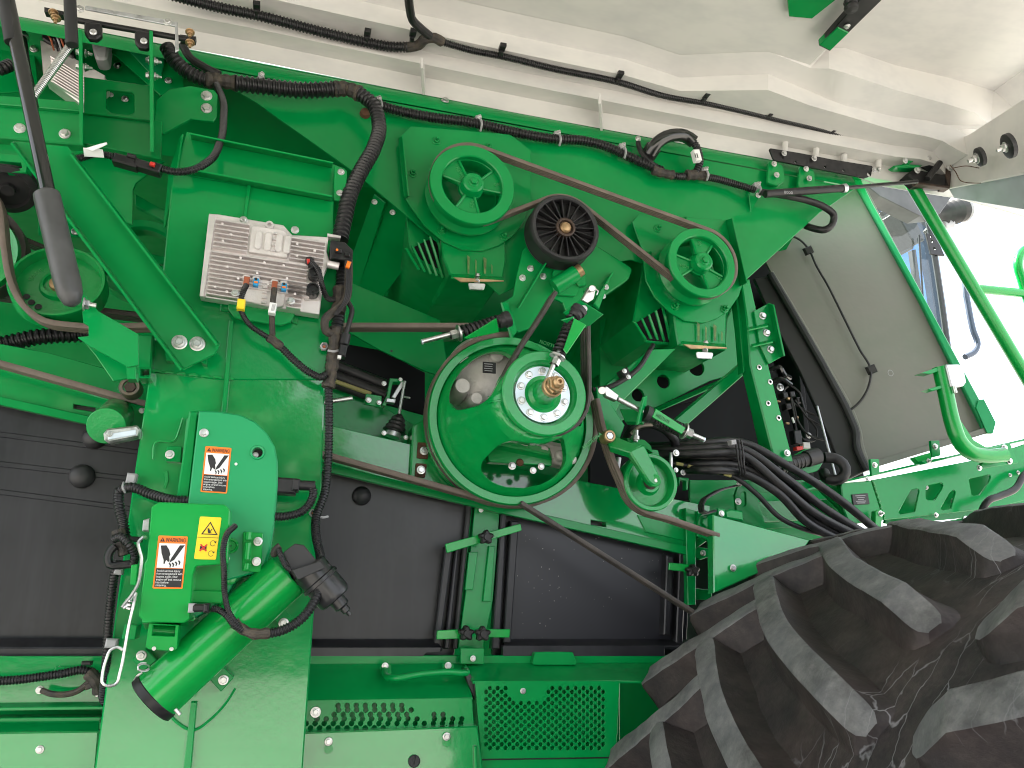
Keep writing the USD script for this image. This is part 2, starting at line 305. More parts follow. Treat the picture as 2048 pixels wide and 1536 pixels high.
def tyre_mat(name, base, dustc, amt, splash, brown):
    nd = {'g': ('geometry', {}), 'n1': ('noise_texture', {'scale': 16.0, 'detail': 8.0, 'roughness': .72}), 'n2': ('noise_texture', {'scale': 55.0, 'detail': 6.0, 'roughness': .7}), 'n5': ('noise_texture', {'scale': 5.0, 'detail': 6.0}),
          'r1': ('rgb_ramp', {'ramp': [(.38, (0, 0, 0)), (.62, (amt,)*3)]}), 'r2': ('rgb_ramp', {'ramp': [(.35, (.45,)*3), (.7, (1, 1, 1))]}), 'ml': ('mix', {'mix_type': 'multiply', 'fac': 1.0}),
          'r5': ('rgb_ramp', {'ramp': [(.45, (0, 0, 0)), (.65, (.8,)*3)]}), 'mb': ('mix', {'color1': base, 'color2': brown}), 'mx': ('mix', {'color2': dustc}),
          'mp': ('mapping', {'scale': (3.0, 15.0, 3.0), 'rotation': (.10, .0, .12)}), 'nw': ('noise_texture', {'scale': 9.0, 'detail': 4.0, 'roughness': .6}), 'wv': ('mix', {'fac': .30}), 'v3': ('voronoi_texture', {'feature': 'distance_to_edge', 'scale': 2.4, 'randomness': 1.0}),
          'r3': ('rgb_ramp', {'ramp': [(.0, (.8,)*3), (.008, (.5,)*3), (.019, (0, 0, 0))]}), 'n4': ('noise_texture', {'scale': 6.0, 'detail': 3.0}), 'r4': ('rgb_ramp', {'ramp': [(.46, (0, 0, 0)), (.60, (splash,)*3)]}),
          'sx': ('separate_xyz', {}), 'my': ('map_range', {'from_min': -1.25, 'from_max': -.62, 'to_min': 0.0, 'to_max': 1.0, 'clamp': True}), 'ry': ('rgb_ramp', {'ramp': [(0, (0, 0, 0)), (.25, (1, 1, 1)), (.6, (1, 1, 1)), (1, (0, 0, 0))]}),
          'm2': ('mix', {'mix_type': 'multiply', 'fac': 1.0}), 'm4': ('mix', {'mix_type': 'multiply', 'fac': 1.0}), 'mx2': ('mix', {'color2': (.36, .36, .38)}),
          'b': ('bump', {'strength': .6, 'distance': .004}), 'p': ('principled_bsdf', {'roughness': .66})}
    ln = [('g.position', f'{k}.vector') for k in ('n1', 'n2', 'n5', 'n4', 'mp', 'nw')]+[('n1.fac', 'r1.fac'), ('n2.fac', 'r2.fac'), ('r1.color', 'ml.color1'), ('r2.color', 'ml.color2'), ('n5.fac', 'r5.fac'), ('r5.color', 'mb.fac'), ('mb.color', 'mx.color1'), ('ml.color', 'mx.fac'),
          ('mp.vector', 'wv.color1'), ('nw.color', 'wv.color2'), ('wv.color', 'v3.vector'), ('v3.distance', 'r3.fac'), ('n4.fac', 'r4.fac'), ('r3.color', 'm2.color1'), ('r4.color', 'm2.color2'), ('g.position', 'sx.vector'), ('sx.y', 'my.value'), ('my.result', 'ry.fac'), ('m2.color', 'm4.color1'), ('ry.color', 'm4.color2'), ('m4.color', 'mx2.fac'),
          ('mx.color', 'mx2.color1'), ('mx2.color', 'p.base_color'), ('n2.fac', 'b.height'), ('b.normal', 'p.normal')]
    M[name] = usdkit.material(stage, f'/World/Looks/{name}', nd, ln, surface='p.BSDF')
tyre_mat('tyre_lug', (.105, .107, .114), (.26, .257, .25), .65, .35, (.05, .048, .046)); tyre_mat('tyre_base', (.018, .015, .016), (.10, .080, .072), .45, .65, (.030, .019, .018))
mk('galvanised', (.50, .53, .57), .45, .4, var=.1, vscale=12)
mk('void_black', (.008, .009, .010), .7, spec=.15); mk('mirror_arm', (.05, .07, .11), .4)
M['glass'] = usdkit.material(stage, '/World/Looks/glass', {'f': ('fresnel', {'IOR': 1.5}), 't': ('transparent_bsdf', {'color': (.80, .88, .86)}), 'gl': ('glossy_bsdf', {'roughness': .02, 'color': (1, 1, 1)}), 'm': ('mix_closure', {})}, [('f.fac', 'm.fac'), ('t.BSDF', 'm.closure1'), ('gl.BSDF', 'm.closure2')], surface='m.closure')
mk('leaf', (.035, .065, .022), .6, var=.4, vscale=.6)
nd_ = {'g': ('geometry', {}), 'v': ('voronoi_texture', {'scale': 95.0}), 'r': ('rgb_ramp', {'ramp': [(.0, (1, 1, 1)), (.10, (.8, .8, .8)), (.16, (0, 0, 0))]}), 'n': ('noise_texture', {'scale': 6.0, 'detail': 4.0}), 'rn': ('rgb_ramp', {'ramp': [(.42, (0, 0, 0)), (.62, (1, 1, 1))]}),
       'w': ('white_noise_texture', {}), 'rw': ('rgb_ramp', {'ramp': [(.70, (0, 0, 0)), (.75, (1, 1, 1))]}), 'm': ('mix', {'mix_type': 'multiply', 'fac': 1.0}), 'm1': ('mix', {'mix_type': 'multiply', 'fac': 1.0}), 'mx': ('mix', {'color1': (.016, .016, .021), 'color2': (.35, .33, .30)}), 'p': ('principled_bsdf', {'roughness': .36})}
M['dusty_black'] = usdkit.material(stage, '/World/Looks/dusty_black', nd_, [('g.position', 'v.vector'), ('v.distance', 'r.fac'), ('g.position', 'n.vector'), ('n.fac', 'rn.fac'), ('v.position', 'w.vector'), ('w.value', 'rw.fac'), ('r.color', 'm.color1'), ('rn.color', 'm.color2'), ('m.color', 'm1.color1'), ('rw.color', 'm1.color2'), ('m1.color', 'mx.fac'), ('mx.color', 'p.base_color')], surface='p.BSDF')
M['tinted_glass'] = usdkit.material(stage, '/World/Looks/tinted_glass', {'f': ('fresnel', {'IOR': 1.5}), 't': ('transparent_bsdf', {'color': (.16, .34, .62)}), 'gl': ('glossy_bsdf', {'roughness': .02, 'color': (1, 1, 1)}), 'm': ('mix_closure', {})}, [('f.fac', 'm.fac'), ('t.BSDF', 'm.closure1'), ('gl.BSDF', 'm.closure2')], surface='m.closure')
# ---------------------------------------------------------------- ground and machine shell
obj('ground', (np.array([[-60, -60, 0], [60, -60, 0], [60, 60, 0], [-60, 60, 0]], float), np.array([[0, 1, 2], [0, 2, 3]])), 'concrete', kind='structure', label='pale concrete yard under the machine', cat='ground')
rg = np.random.default_rng(3); nq = 3200
xs = rg.uniform(-15, 2.5, nq); top = 6.0+2.4*meshkit.fbm(np.c_[xs*.22, xs*0, xs*0], 4, 7)+1.2*meshkit.noise(np.c_[xs*1.1, xs*0, xs*0], 3); c0 = np.c_[xs, rg.uniform(-20, -16, nq), top*(1-(np.abs(xs+6.25)/9.5)**5)*rg.uniform(0, 1, nq)**.8]
q1 = rg.normal(size=(nq, 3)); q1 /= np.linalg.norm(q1, axis=1, keepdims=True); q2 = np.cross(q1, rg.normal(size=(nq, 3))); q2 /= np.linalg.norm(q2, axis=1, keepdims=True); sz = rg.uniform(.25, .55, (nq, 1))
lv = np.stack([c0-q1*sz-q2*sz*.5, c0+q1*sz*.2-q2*sz, c0+q1*sz+q2*sz*.4, c0-q1*sz*.3+q2*sz], 1).reshape(-1, 3); li = np.arange(nq)[:, None]*4
obj('tree_line', (lv, np.vstack([li+[0, 1, 2], li+[0, 2, 3]])), 'leaf', label='dark leafy clump of trees across the yard behind the viewer', cat='trees', kind='stuff', smooth=False)
zt = P(1024, 224, .05)[2]; xr = P(1540, 600, .6)[0]; xl = -5.0
t = thing('machine_body', 'dark green inner walls of the machine behind the belts and pulleys', 'machine body', (xl, .8, .2))
obj('back_wall', box_m(((xl+xr)/2, 1.55, 1.6), (1, 0, 0), (0, 1, 0), (0, 0, 1), xr-xl, .05, 3.2), 'green', t)
obj('roof_sheet', box_m(((xl+xr)/2, .95, zt+.0), (1, 0, 0), (0, 1, 0), (0, 0, 1), xr-xl, 1.22, .02), 'green', t)
obj('roof_sheet', box_m(((xr+2.15)/2+.02, .72, zt+.16), (1, 0, 0), (0, 1, 0), (0, 0, 1), 2.15-xr, 1.0, .02), 'green', t)
obj('end_wall', box_m((xl-.01, .80, 1.6), (1, 0, 0), (0, 1, 0), (0, 0, 1), .02, 1.5, 3.0), 'green', t)
obj('end_wall', box_m((xr+.02, 1.0, 1.55), (1, 0, 0), (0, 1, 0), (0, 0, 1), .02, 1.05, 2.6), 'black_plastic', t)
obj('floor_sheet', box_m(((xl+xr)/2, .85, .9), (1, 0, 0), (0, 1, 0), (0, 0, 1), xr-xl, 1.4, .02), 'green', t)
obj('inner_wall', plate([(640, 560), (1010, 560), (1260, 600), (1260, 900), (640, 900)], .85, .01), 'green', t)
# upper side sheet with rolled top edge
YS = .03
t = thing('upper_side_sheet', 'large green sheet under the open white cover, with a rolled teal-lit top edge', 'panel', P(1024, 400, YS))
obj('sheet', plate([(455, 172), (395, 132), (1024, 249), (1500, 336), (1712, 376), (1640, 425), (1490, 562), (1330, 540), (1262, 520), (1090, 545), (1000, 590), (860, 472), (712, 347), (512, 205)], YS, .004), 'green', t)
rows = []
for px, py in ((-1900, -303), (-260, 5), (60, 64), (340, 119), (500, 149), (760, 198), (1024, 247), (1260, 291), (1500, 334), (1712, 374)):
    a = P(px, py, YS); rows.append([a+np.array([0, .15*(1-math.cos(q)), .108*math.sin(q)]) for q in np.linspace(0, PI/2, 18)]+[a+np.array([0, .42, -.06])])
obj('rolled_edge', grid_m(rows), 'green', t, smooth=50)
bolts(t, [(890, 202, YS+.01, 8)], d=(0, -1, .6))
obj('folded_tab', slab([(1497, 385, YS-.02), (1527, 380, YS-.02), (1502, 424, YS-.01)], .003), 'green', t)
bolts(t, [(1516, 391, YS-.02, 6)])
obj('upper_hinge_tab', plate([(1538, 320), (1566, 330), (1570, 362), (1556, 372), (1535, 366)], YS-.03, .01, 6), 'green', t)
obj('upper_hinge_tab', plate([(1600, 330), (1628, 340), (1632, 372), (1612, 384), (1596, 372)], YS-.03, .01, 6), 'green', t)
bolts(t, [(1548, 328, YS-.04, 6), (1553, 350, YS-.04, 6), (1612, 338, YS-.04, 6), (1618, 357, YS-.04, 6)])
obj('grommet', lathe(730, 228, YS-.002, [(1, .012), (9, .012), (11, .0), (1, 0)], 12), 'rust', t, label='peeling brown tape scrap')
# ---------------------------------------------------------------- white cover overhead, open like a wing
def loft(stations):
    rows = []
    for st in stations:
        (x0, p0), (x1, p1), (x2, p2), (x3, p3), (x4, p4), (x5, p5), (x6, p6), (x7, p7) = st
        Y = .05; a0 = P(x0, p0, Y); a1 = P(x1, p1, Y); a2 = PZ(x2, p2, a1[2]); a3 = P(x3, p3, a2[1]); a4 = PZ(x4, p4, a3[2]); a5 = P(x5, p5, a4[1])
        a6 = PZ(x6, p6, a5[2]+.02); a7 = P(x7, p7, a6[1]-.004)
        a8 = np.array([a7[0]+.02, -2.3, a7[2]+.02*(2.3+a7[1])]); a9 = a8+np.array([0, -.12, -.38]); rows.append([a0, a1, a2, a3, a4, a5, a6, a7, a8, a9])
    return rows
def stat(x, base, p45=None, p67=None):
    k = (6600-x)/5576.0; L = lambda y0: 1190-(1190-y0)*k; o = base-L(224)
    p4, p5 = p45 or (L(104)+o, L(70)+o); p6, p7 = p67 or (p5-45, p5-46.5)
    return [(x, base), (x, L(190)+o), (x, L(165)+o), (x, L(140)+o), (x, p4), (x, p5), (x, p6), (x, p7)]
ST = [stat(-1900, -330), stat(-1100, -182), stat(-260, -22), stat(60, 37), stat(340, 91), stat(512, 122), stat(780, 176), stat(1024, 224), stat(1250, 266), stat(1360, 286, (182, 155)), stat(1450, 303, (181, 151)), stat(1536, 318, (180, 148)),
      stat(1620, 333, (211, 182), (136, 130)), stat(1658, 340, (222, 199), (137, 96)), stat(1690, 346, (231, 211), (146, 96)), stat(1790, 364, (261, 233), (180, 130)),
      [(1840, 372), (1840, 342), (1840, 318), (1840, 296), (1850, 272), (1856, 241), (1890, 207), (1900, 156)],
      [(1870, 378), (1868, 350), (1866, 326), (1866, 304), (1885, 282), (1890, 250), (1950, 226), (1960, 173)],
      [(1884, 381), (1884, 360), (1884, 340), (1884, 326), (1912, 298), (1914, 258), (1980, 250), (1988, 182)],
      [(1892, 383), (1892, 366), (1892, 350), (1892, 338), (1936, 310), (1940, 275), (2026, 258), (2032, 220)]]
R = np.array(loft(ST))
t = thing('access_cover', 'off-white moulded cover swung open overhead, ribbed underside, wiring along it', 'cover', R[7, 0])
def strip(k0, k1): return grid_m(R[:, k0:k1+1])
cv = cat(*[strip(k, k+1) for k in range(9)])
obj('cover_shell', cv, 'cover_white', t, smooth=25)
obj('outer_skin', grid_m(R[:, [9, 8, 7, 6, 5, 4, 3, 2, 1, 0]]+np.array([0, .03, .035])), 'green', t, smooth=25)
for px, bot, top in ((845, 190, 100), (1200, 262, 205)):   # gusset ribs
    a, b, c = P(px, bot, .045), P(px, bot-46, .045), P(px-4, bot-75, -.06)
    obj('stiffening_rib', slab3([a, b, c, c+np.array([0, 0, -.035])], .008, toward=(-1, 0, 0)), 'cover_white', t)
for px, py in ((1570, 306), (1632, 322), (1688, 334), (1757, 336)):
    obj('moulded_boss', cyl(P(px, py-24, .03), P(px, py, .03), .011, 16, .009), 'cover_white', t)
    obj('bolt', bolt_m(P(px, py+2, .03), (0, -.2, -1), .008, True), 'zinc', t)
ew = slab([(1884, 379, .05), (1884, 300, .05), (1937, 268, -.12), (2030, 200, -.35), (2130, 170, -.50), (2130, 330, -.45)], .02, toward=(-1, -.5, -.3))
obj('end_flange', ew, 'cover_white', t)
for px, py, r, Y in ((1964, 312, 19, -.2), (2022, 290, 25, -.35)):
    c = P(px, py, Y-.03); n = np.array([-.80, .50, -.28]); n /= np.linalg.norm(n); s = mpp(px, py, Y)
    obj('rubber_washer', lathe_at(c, n, [(1e-4, .0), (r*s, 0), (r*s, .012), (r*.7*s, .016), (1e-4, .016)], 20), 'seal', t)
    obj('bolt', bolt_m(c+n*.016, n, 9*s*1.2, True), 'zinc', t)
obj('steel_edge', slab([(1890, 380, .04), (2100, 328, -.36), (2100, 432, -.30), (1915, 394, .03)], .01, toward=(-.2, -1, -1)), 'galvanised', t)
obj('inner_lip', slab([(1690, 338, .10), (1892, 380, .10), (2100, 428, .0), (2100, 444, .0), (1905, 398, .11), (1760, 372, .12)], .012, toward=(0, -1, -1)), 'cover_white', t)
for k_, l_ in enumerate(([(1900, 330), (1912, 345), (1920, 360), (1944, 366), (1962, 366)], [(1906, 336), (1930, 332), (1958, 336)])): obj('rust_run', hose([(a_, b_, .0-.0022*(a_-1884)-.012) for a_, b_ in l_], .9, 5), 'rust', t)
zc = R[7, 7][2]-.05
t = thing('cover_prop_bracket', 'dark bar with a knob and bolt hanging from the white cover at the top edge', 'bracket', PZ(1700, 40, zc))
def zslab(l, th, z=zc): return slab3([PZ(a, b, z) for a, b in l], th, 0, .002, toward=(0, 0, -1))
obj('bar', zslab([(1638, 92), (1660, 103), (1790, -25), (1752, -38)], .02), 'hose_black', t); obj('green_end', zslab([(1639, 91), (1661, 102), (1698, 66), (1676, 55)], .022, zc-.003), 'green', t)
obj('knob', lathe_at(PZ(1702, 12, zc-.02), (0, 0, -1), [(1e-4, -.02), (.016, -.02), (.019, -.012), (.016, -.004), (.019, .004), (.016, .014), (1e-4, .016)], 18), 'hose_black', t); obj('bolt', bolt_m(PZ(1694, 52, zc-.004), (0, 0, -1), .009), 'zinc', t)
t = thing('cover_green_tab', 'green painted tab on the white cover at the top edge', 'tab', PZ(1620, 10, zc)); obj('tab', zslab([(1570, -40), (1578, 34), (1624, 38), (1680, -6), (1720, -40)], .02, zc+.02), 'green', t)
# black strap bracket and hinge hardware on the cover
t = thing('cover_hinge_strap', 'long black punched strap bolted under the right end of the white cover', 'bracket', P(1640, 320, -.01))
hs = [disc2(a, b, -.01, r, 10) for a, b, r in ((1591, 324, 3), (1650, 334, 3), (1687, 341, 3), (1738, 349, 5), (1566, 316, 2))]
obj('strap', plate([(1538, 296), (1600, 306), (1660, 318), (1746, 332), (1742, 352), (1730, 356), (1640, 338), (1548, 320)], -.01, .006, 3, hs), 'hose_black', t)
bolts(t, [(1568, 307, -.016, 6), (1628, 317, -.016, 6), (1748, 340, -.016, 5)])
t = thing('cover_latch', 'dark rusty latch assembly with a black gas spring under the cover corner', 'latch', P(1860, 350, .0))
obj('latch_body', slab([(1815, 350, 0), (1828, 338, 0), (1890, 350, 0), (1898, 372, 0), (1835, 368, 0)], .04), 'hose_black', t)
obj('lower_pad', slab([(1832, 363, -.01), (1896, 371, -.01), (1896, 376, -.01), (1834, 368, -.01)], .02), 'rust_dark', t)
obj('latch_post', slab([(1895, 318, 0), (1906, 318, 0), (1900, 377, 0), (1888, 376, 0)], .03), 'rust_dark', t)
obj('green_bracket', slab([(1818, 292, 0), (1828, 288, 0), (1828, 322, 0), (1815, 330, 0)], .03), 'green', t)
obj('green_bracket', slab([(1788, 331, 0), (1815, 328, 0), (1845, 331, 0), (1835, 336, 0), (1795, 335, 0)], .03), 'green', t)
obj('rod_clamp', rod((1855, 358, -.02), (1880, 325, -.02), 6), 'hose_black', t)
obj('latch_hook', slab([(1850, 312, 0), (1885, 302, 0), (1899, 306, 0), (1896, 330, 0), (1870, 336, 0), (1852, 326, 0)], .03), 'pane_dark', t)
bolts(t, [(1856, 318, -.01, 7), (1834, 341, -.01, 7), (1810, 322, -.01, 6), (1899, 336, -.01, 7)])
t = thing('slim_gas_spring', 'slim black gas spring running from the green sheet to the cover corner', 'gas spring', P(1530, 388, -.06))
obj('cylinder', rod((1530, 388, -.06), (1690, 376, -.06), 8), 'hose_black', t)
obj('piston_rod', rod((1690, 376, -.06), (1835, 363, -.04), 4), 'loom_black', t)
obj('end_fitting', rod((1684, 377, -.06), (1692, 376, -.06), 9), 'steel_grey', t)
obj('print_mark', text_at('8000', 1568, 387, -.072, 6, 4), 'clamp_grey', t)
# ---------------------------------------------------------------- frame rail behind the belts, black access panels
t = thing('sloping_frame_rail', 'sloping green frame rail above the black plastic panels, glossy, slotted', 'rail', P(700, 890, .02))
sl = lambda x, y, Y, w=44, h=9: [(x, y), (x+w, y+w*.16), (x+w, y+w*.16+h), (x, y+h)]
YR = .02
obj('rail_web', plate([(-60, 676), (100, 706), (300, 762), (640, 846), (1000, 930), (1420, 1012), (1420, 1078), (1380, 1106), (1000, 1018), (640, 932), (300, 868), (-60, 788)], YR, .05, 0, [sl(147, 808, YR), sl(1182, 1040, YR, 30)]), 'green_gloss', t)
obj('slot_backing', plate([(140, 800), (200, 815), (200, 835), (140, 820)], YR+.03, .004), 'pane_dark', t)
obj('slot_backing', plate([(1175, 1035), (1220, 1042), (1220, 1062), (1175, 1055)], YR+.03, .004), 'pane_dark', t)
obj('bottom_lip', plate([(-60, 779), (300, 859), (640, 923), (1000, 1009), (1388, 1096), (1386, 1112), (1000, 1026), (640, 940), (300, 876), (-60, 796)], YR-.016, .02, 0), 'green', t)
obj('doubler_plate', plate([(1275, 1030), (1415, 1060), (1388, 1086), (1292, 1064)], YR-.004, .004), 'green', t)
obj('end_upright', plate([(1371, 1016), (1392, 1022), (1392, 1210), (1376, 1210)], YR-.02, .03), 'green', t)
obj('pivot_plate', plate([(1395, 1022), (1427, 1028), (1427, 1085), (1395, 1072)], YR-.03, .02), 'green_gloss', t)
obj('painted_bolt', bolt_m(P(1408, 1045, YR-.03), (0, -1, 0), .020), 'green', t)
def bpanel(name, pts, label, t_=.02, mt='black_plastic'):
    t = thing('inspection_cover', label, 'cover', P(*pts[0], .05)); obj('panel_sheet', plate(pts, .05, t_, 4), mt, t, smooth=30); return t
PG = 'black plastic access panels under the frame rail'
t = bpanel('', [(-60, 770), (300, 860), (230, 1312), (-60, 1312)], 'black plastic panel with two round rubber bumps, left of the green column')
for px, py, r in ((190, 876, 23), (165, 953, 24)):
    obj('rubber_bump', lathe(px, py, .05, [(r, 0), (r, .003), (r*.96, .010), (r*.8, .018), (r*.5, .024), (.5, .026)], 28), 'seal', t, smooth=50)
obj('ledge', slab([(-60, 1276, .03), (222, 1276, .03), (218, 1296, .0), (-60, 1296, .0)], .01), 'black_plastic', t)
obj('bottom_rail', plate([(-60, 1296), (218, 1296), (214, 1314), (-60, 1314)], .0, .02), 'black_plastic', t)
for a, b in ((845, 905), (905, 960), (960, 1020)):
    obj('moulded_ridge', slab([(-60, a+10, .048), (285, b-5, .048), (283, b+5, .048), (-60, a+22, .048)], .004, b=.003), 'black_plastic', t)
obj('panel_hole', lathe(62, 1241, .0495, [(2.5, .0006), (.1, .0006)], 10), 'ink', t)
t = bpanel('', [(620, 925), (945, 1005), (908, 1312), (600, 1312)], 'wide black plastic panel with one rubber bump, beside the small motor')
obj('rubber_bump', lathe(723, 992, .05, [(19, 0), (19, .003), (18, .010), (15, .018), (9, .024), (.5, .026)], 28), 'seal', t, smooth=50)
obj('ledge', slab([(600, 1278, .04), (870, 1278, .04), (885, 1295, .0), (600, 1295, .0)], .01), 'black_plastic', t)
obj('bottom_rail', plate([(612, 1295), (882, 1295), (880, 1304), (852, 1306), (846, 1313), (622, 1313)], .0, .02, 1), 'black_plastic', t)
obj('side_rib', slab([(891, 1093, .02), (906, 1095, .02), (880, 1292, .02), (868, 1290, .02)], .03, b=.003), 'black_plastic', t)
obj('side_rib', slab([(911, 1098, .025), (918, 1098, .025), (898, 1298, .025), (888, 1298, .025)], .03, b=.003), 'black_plastic', t)
obj('side_rib', slab([(934, 1010, .025), (944, 1012, .025), (914, 1298, .025), (906, 1298, .025)], .03, b=.003), 'seal', t)
obj('panel_hole', lathe(676, 1246, .0495, [(2.2, .0006), (.1, .0006)], 10), 'ink', t)
t = bpanel('', [(1000, 1016), (1382, 1104), (1372, 1312), (985, 1312)], 'dusty black plastic panel crossed by the diagonal belt, beside the tyre', mt='dusty_black')
obj('ledge', slab([(1010, 1278, .04), (1380, 1278, .04), (1380, 1292, .0), (1006, 1292, .0)], .01), 'black_plastic', t)
obj('bottom_rail', plate([(1006, 1291), (1330, 1291), (1330, 1313), (1006, 1312)], .0, .02, 1), 'black_plastic', t)
for q in ([(1022, 1041), (1038, 1043), (1022, 1286), (1007, 1286)], [(1003, 1022), (1014, 1024), (999, 1298), (984, 1298)]): obj('side_rib', slab([(a, b, .02) for a, b in q], .03, b=.003), 'black_plastic', t)
for q in ([(1334, 1110), (1348, 1113), (1340, 1270), (1328, 1270)], [(1360, 1102), (1372, 1105), (1366, 1290), (1352, 1290)]): obj('side_rib', slab([(a, b, .02) for a, b in q], .03, b=.003), 'black_plastic', t)
obj('panel_hole', lathe(1182, 1251, .0495, [(2.2, .0006), (.1, .0006)], 10), 'ink', t)
# green post between the panels
t = thing('panel_post', 'narrow green post between two black panels, holding the black star knobs', 'post', P(970, 1160, .0))
obj('post_face', plate([(950, 1008), (1000, 1020), (986, 1200), (966, 1298), (916, 1298), (936, 1150)], .03, .03), 'green', t)
obj('post_rib', plate([(938, 1104), (956, 1104), (946, 1180), (930, 1180)], .02, .02), 'green', t)
obj('post_rib', plate([(978, 1092), (990, 1092), (982, 1203), (966, 1203)], .02, .02), 'green', t)
obj('foot_plate', plate([(921, 1296), (969, 1296), (968, 1328), (921, 1328)], -.03, .008, 2), 'green', t)
bolts(t, [(946, 1317, -.038, 6), (962, 1020, .02, 5)])
def star_m(px, py, y, r):
    pts = []
    for k in range(60):
        a = k*2*PI/60; pts.append((px+r*(.70+.30*abs(math.cos(2.5*a))**1.5)*math.cos(a+.3), py-r*(.70+.30*abs(math.cos(2.5*a))**1.5)*math.sin(a+.3)))
    return cat(plate(pts, y, .02, 0, (), .004), lathe(px, py, y, [(r*.45, 0), (r*.42, .006), (.1, .006)], 16))
def latch_bar(lab, bar, knob, y=-.03):
    t = thing('panel_latch', lab, 'latch', P(*knob[:2], y)); obj('latch_bar', plate(bar, y, .006, 2), 'green_bright', t); obj('star_knob', star_m(knob[0], knob[1], y-.03, knob[2]), 'hose_black', t)
    obj('stud', rod((knob[0], knob[1], y), (knob[0], knob[1], y-.02), 5), 'steel_grey', t)
latch_bar('long slanted green latch bar with a black star knob', [(890, 1088), (1041, 1047), (1044, 1061), (894, 1106)], (974, 1074, 15))
latch_bar('lower green latch bar reaching over the wide black panel', [(874, 1261), (934, 1258), (934, 1277), (873, 1279)], (934, 1267, 16))
latch_bar('lower green latch bar reaching over the dusty black panel', [(966, 1258), (1021, 1258), (1019, 1275), (964, 1275)], (967, 1268, 16))
latch_bar('short green latch bar by the tyre with its knob half in shadow', [(1339, 1125), (1380, 1129), (1379, 1144), (1338, 1140)], (1389, 1141, 13))
# ---------------------------------------------------------------- lower skirts
def holes_in(poly_px, y, pitch, r, skip=None, step=.48):
    out = []; P_ = Polygon(poly_px).buffer(-r-1); x0, y0, x1, y1 = P_.bounds; k = 0; yy = y0+1
    while yy < y1:
        xx = x0+(pitch/2 if k % 2 else 0)
        while xx < x1:
            if P_.contains(Point(xx, yy)) and not (skip and skip.contains(Point(xx, yy))): out.append(disc2(xx, yy, y, r, 8))
            xx += pitch
        yy += pitch*step; k += 1
    return out
YL = -.10
t = thing('lower_skirt', 'green stepped lower skirt with a punched upper band and a grab handle', 'skirt', P(770, 1400, YL))
obj('top_flange', plate([(600, 1311), (1400, 1311), (1400, 1326), (600, 1329)], .0, .02), 'green', t)
obj('sloping_shelf', slab([(600, 1327, .0), (926, 1327, .0), (946, 1396, YL), (600, 1402, YL)], .006), 'green', t)
hb_ = [(609, 1440), (655, 1440), (668, 1412), (815, 1410), (822, 1436), (850, 1445), (870, 1428), (925, 1430), (925, 1446), (760, 1452), (609, 1464)]
obj('punched_band', plate([(590, 1401), (944, 1396), (948, 1456), (590, 1466)], YL, .003, 0, [disc2(x_+(9 if k_ % 2 else 0), y_, YL, 5.3, 8) for k_, (y_, sp_) in enumerate(((1411, ((676, 815),)), (1420, ((668, 815),)), (1429, ((668, 822), (868, 900))), (1438, ((625, 834), (860, 922))), (1447, ((612, 930),)), (1456, ((612, 770), (884, 920))))) for a_, b_ in sp_ for x_ in np.arange(a_, b_, 18.2)], .0006), 'green', t, smooth=False)
obj('lower_door', plate([(590, 1466), (955, 1452), (968, 1552), (590, 1552)], YL-.025, .03, 0, (), .003), 'green_gloss', t)
bolts(t, [(657, 1483, YL-.028, 8), (893, 1473, YL-.028, 8)])
obj('washer', lathe(631, 1424, YL, [(11, .002), (10, .004), (1, .004)], 20), 'zinc', t); bolts(t, [(631, 1424, YL-.003, 8)])
for px, py in ((657, 1498), (893, 1484)): obj('key_slot', lathe(px, py, YL-.0255, [(9, .0004), (.1, .0004)], 16), 'green_cast', t)
obj('round_latch', lathe(828, 1522, YL-.025, [(12, 0), (12, .004), (10, .006), (.1, .006)], 24), 'seal', t)
obj('latch_slot', bx(829, 1521, YL-.033, 3, 14, .003, -15), 'ink', t)
obj('door_rib', bx(952, 1530, YL-.035, 6, 70, .01, 3), 'green', t)
obj('dark_backing', plate([(590, 1395), (1240, 1360), (1240, 1552), (590, 1552)], YL+.06, .01), 'green', t)
hp = [(950, 1362), (1240, 1362), (1230, 1552), (966, 1552)]
hz1 = [(959, 1370), (1020, 1370), (1024, 1396), (1085, 1396), (1085, 1370), (1219, 1370), (1219, 1506), (964, 1506)]
obj('punched_guard', plate(hp, YL, .003, 0, holes_in(hz1, YL, 15.6, 4.3), .0006), 'green', t, smooth=False)
obj('sloping_shelf', slab([(926, 1326, .0), (1400, 1326, .0), (1320, 1362, YL), (946, 1362, YL)], .006), 'green', t)
obj('pressed_tab', plate([(1070, 1304), (1146, 1304), (1155, 1330), (1064, 1330)], -.02, .02, 4), 'green', t)
bolts(t, [(1046, 1382, YL, 6)])
obj('seam_strip', plate([(964, 1518), (1225, 1514), (1225, 1517), (964, 1521)], YL-.002, .003), 'dark_void', t)
obj('edge_channel', plate([(926, 1340), (950, 1400), (950, 1366), (934, 1336)], YL+.02, .02), 'pane_dark', t)
t = thing('grab_bar', 'green tubular grab handle bolted above the punched band', 'handle', P(850, 1345, -.12))
obj('handle_bar', hose([(769, 1336, -.03), (772, 1352, -.07), (786, 1356, -.10), (850, 1347, -.11), (905, 1344, -.11), (928, 1346, -.11), (932, 1340, -.06), (930, 1336, -.02)], 6.5, 12), 'green', t)
obj('foot_pad', plate([(758, 1334), (782, 1326), (784, 1350), (764, 1352)], -.03, .006, 4), 'green', t); obj('foot_pad', plate([(884, 1326), (908, 1326), (908, 1342), (886, 1342)], -.03, .006, 4), 'green', t)
bolts(t, [(770, 1332, -.036, 7), (896, 1331, -.036, 7)])
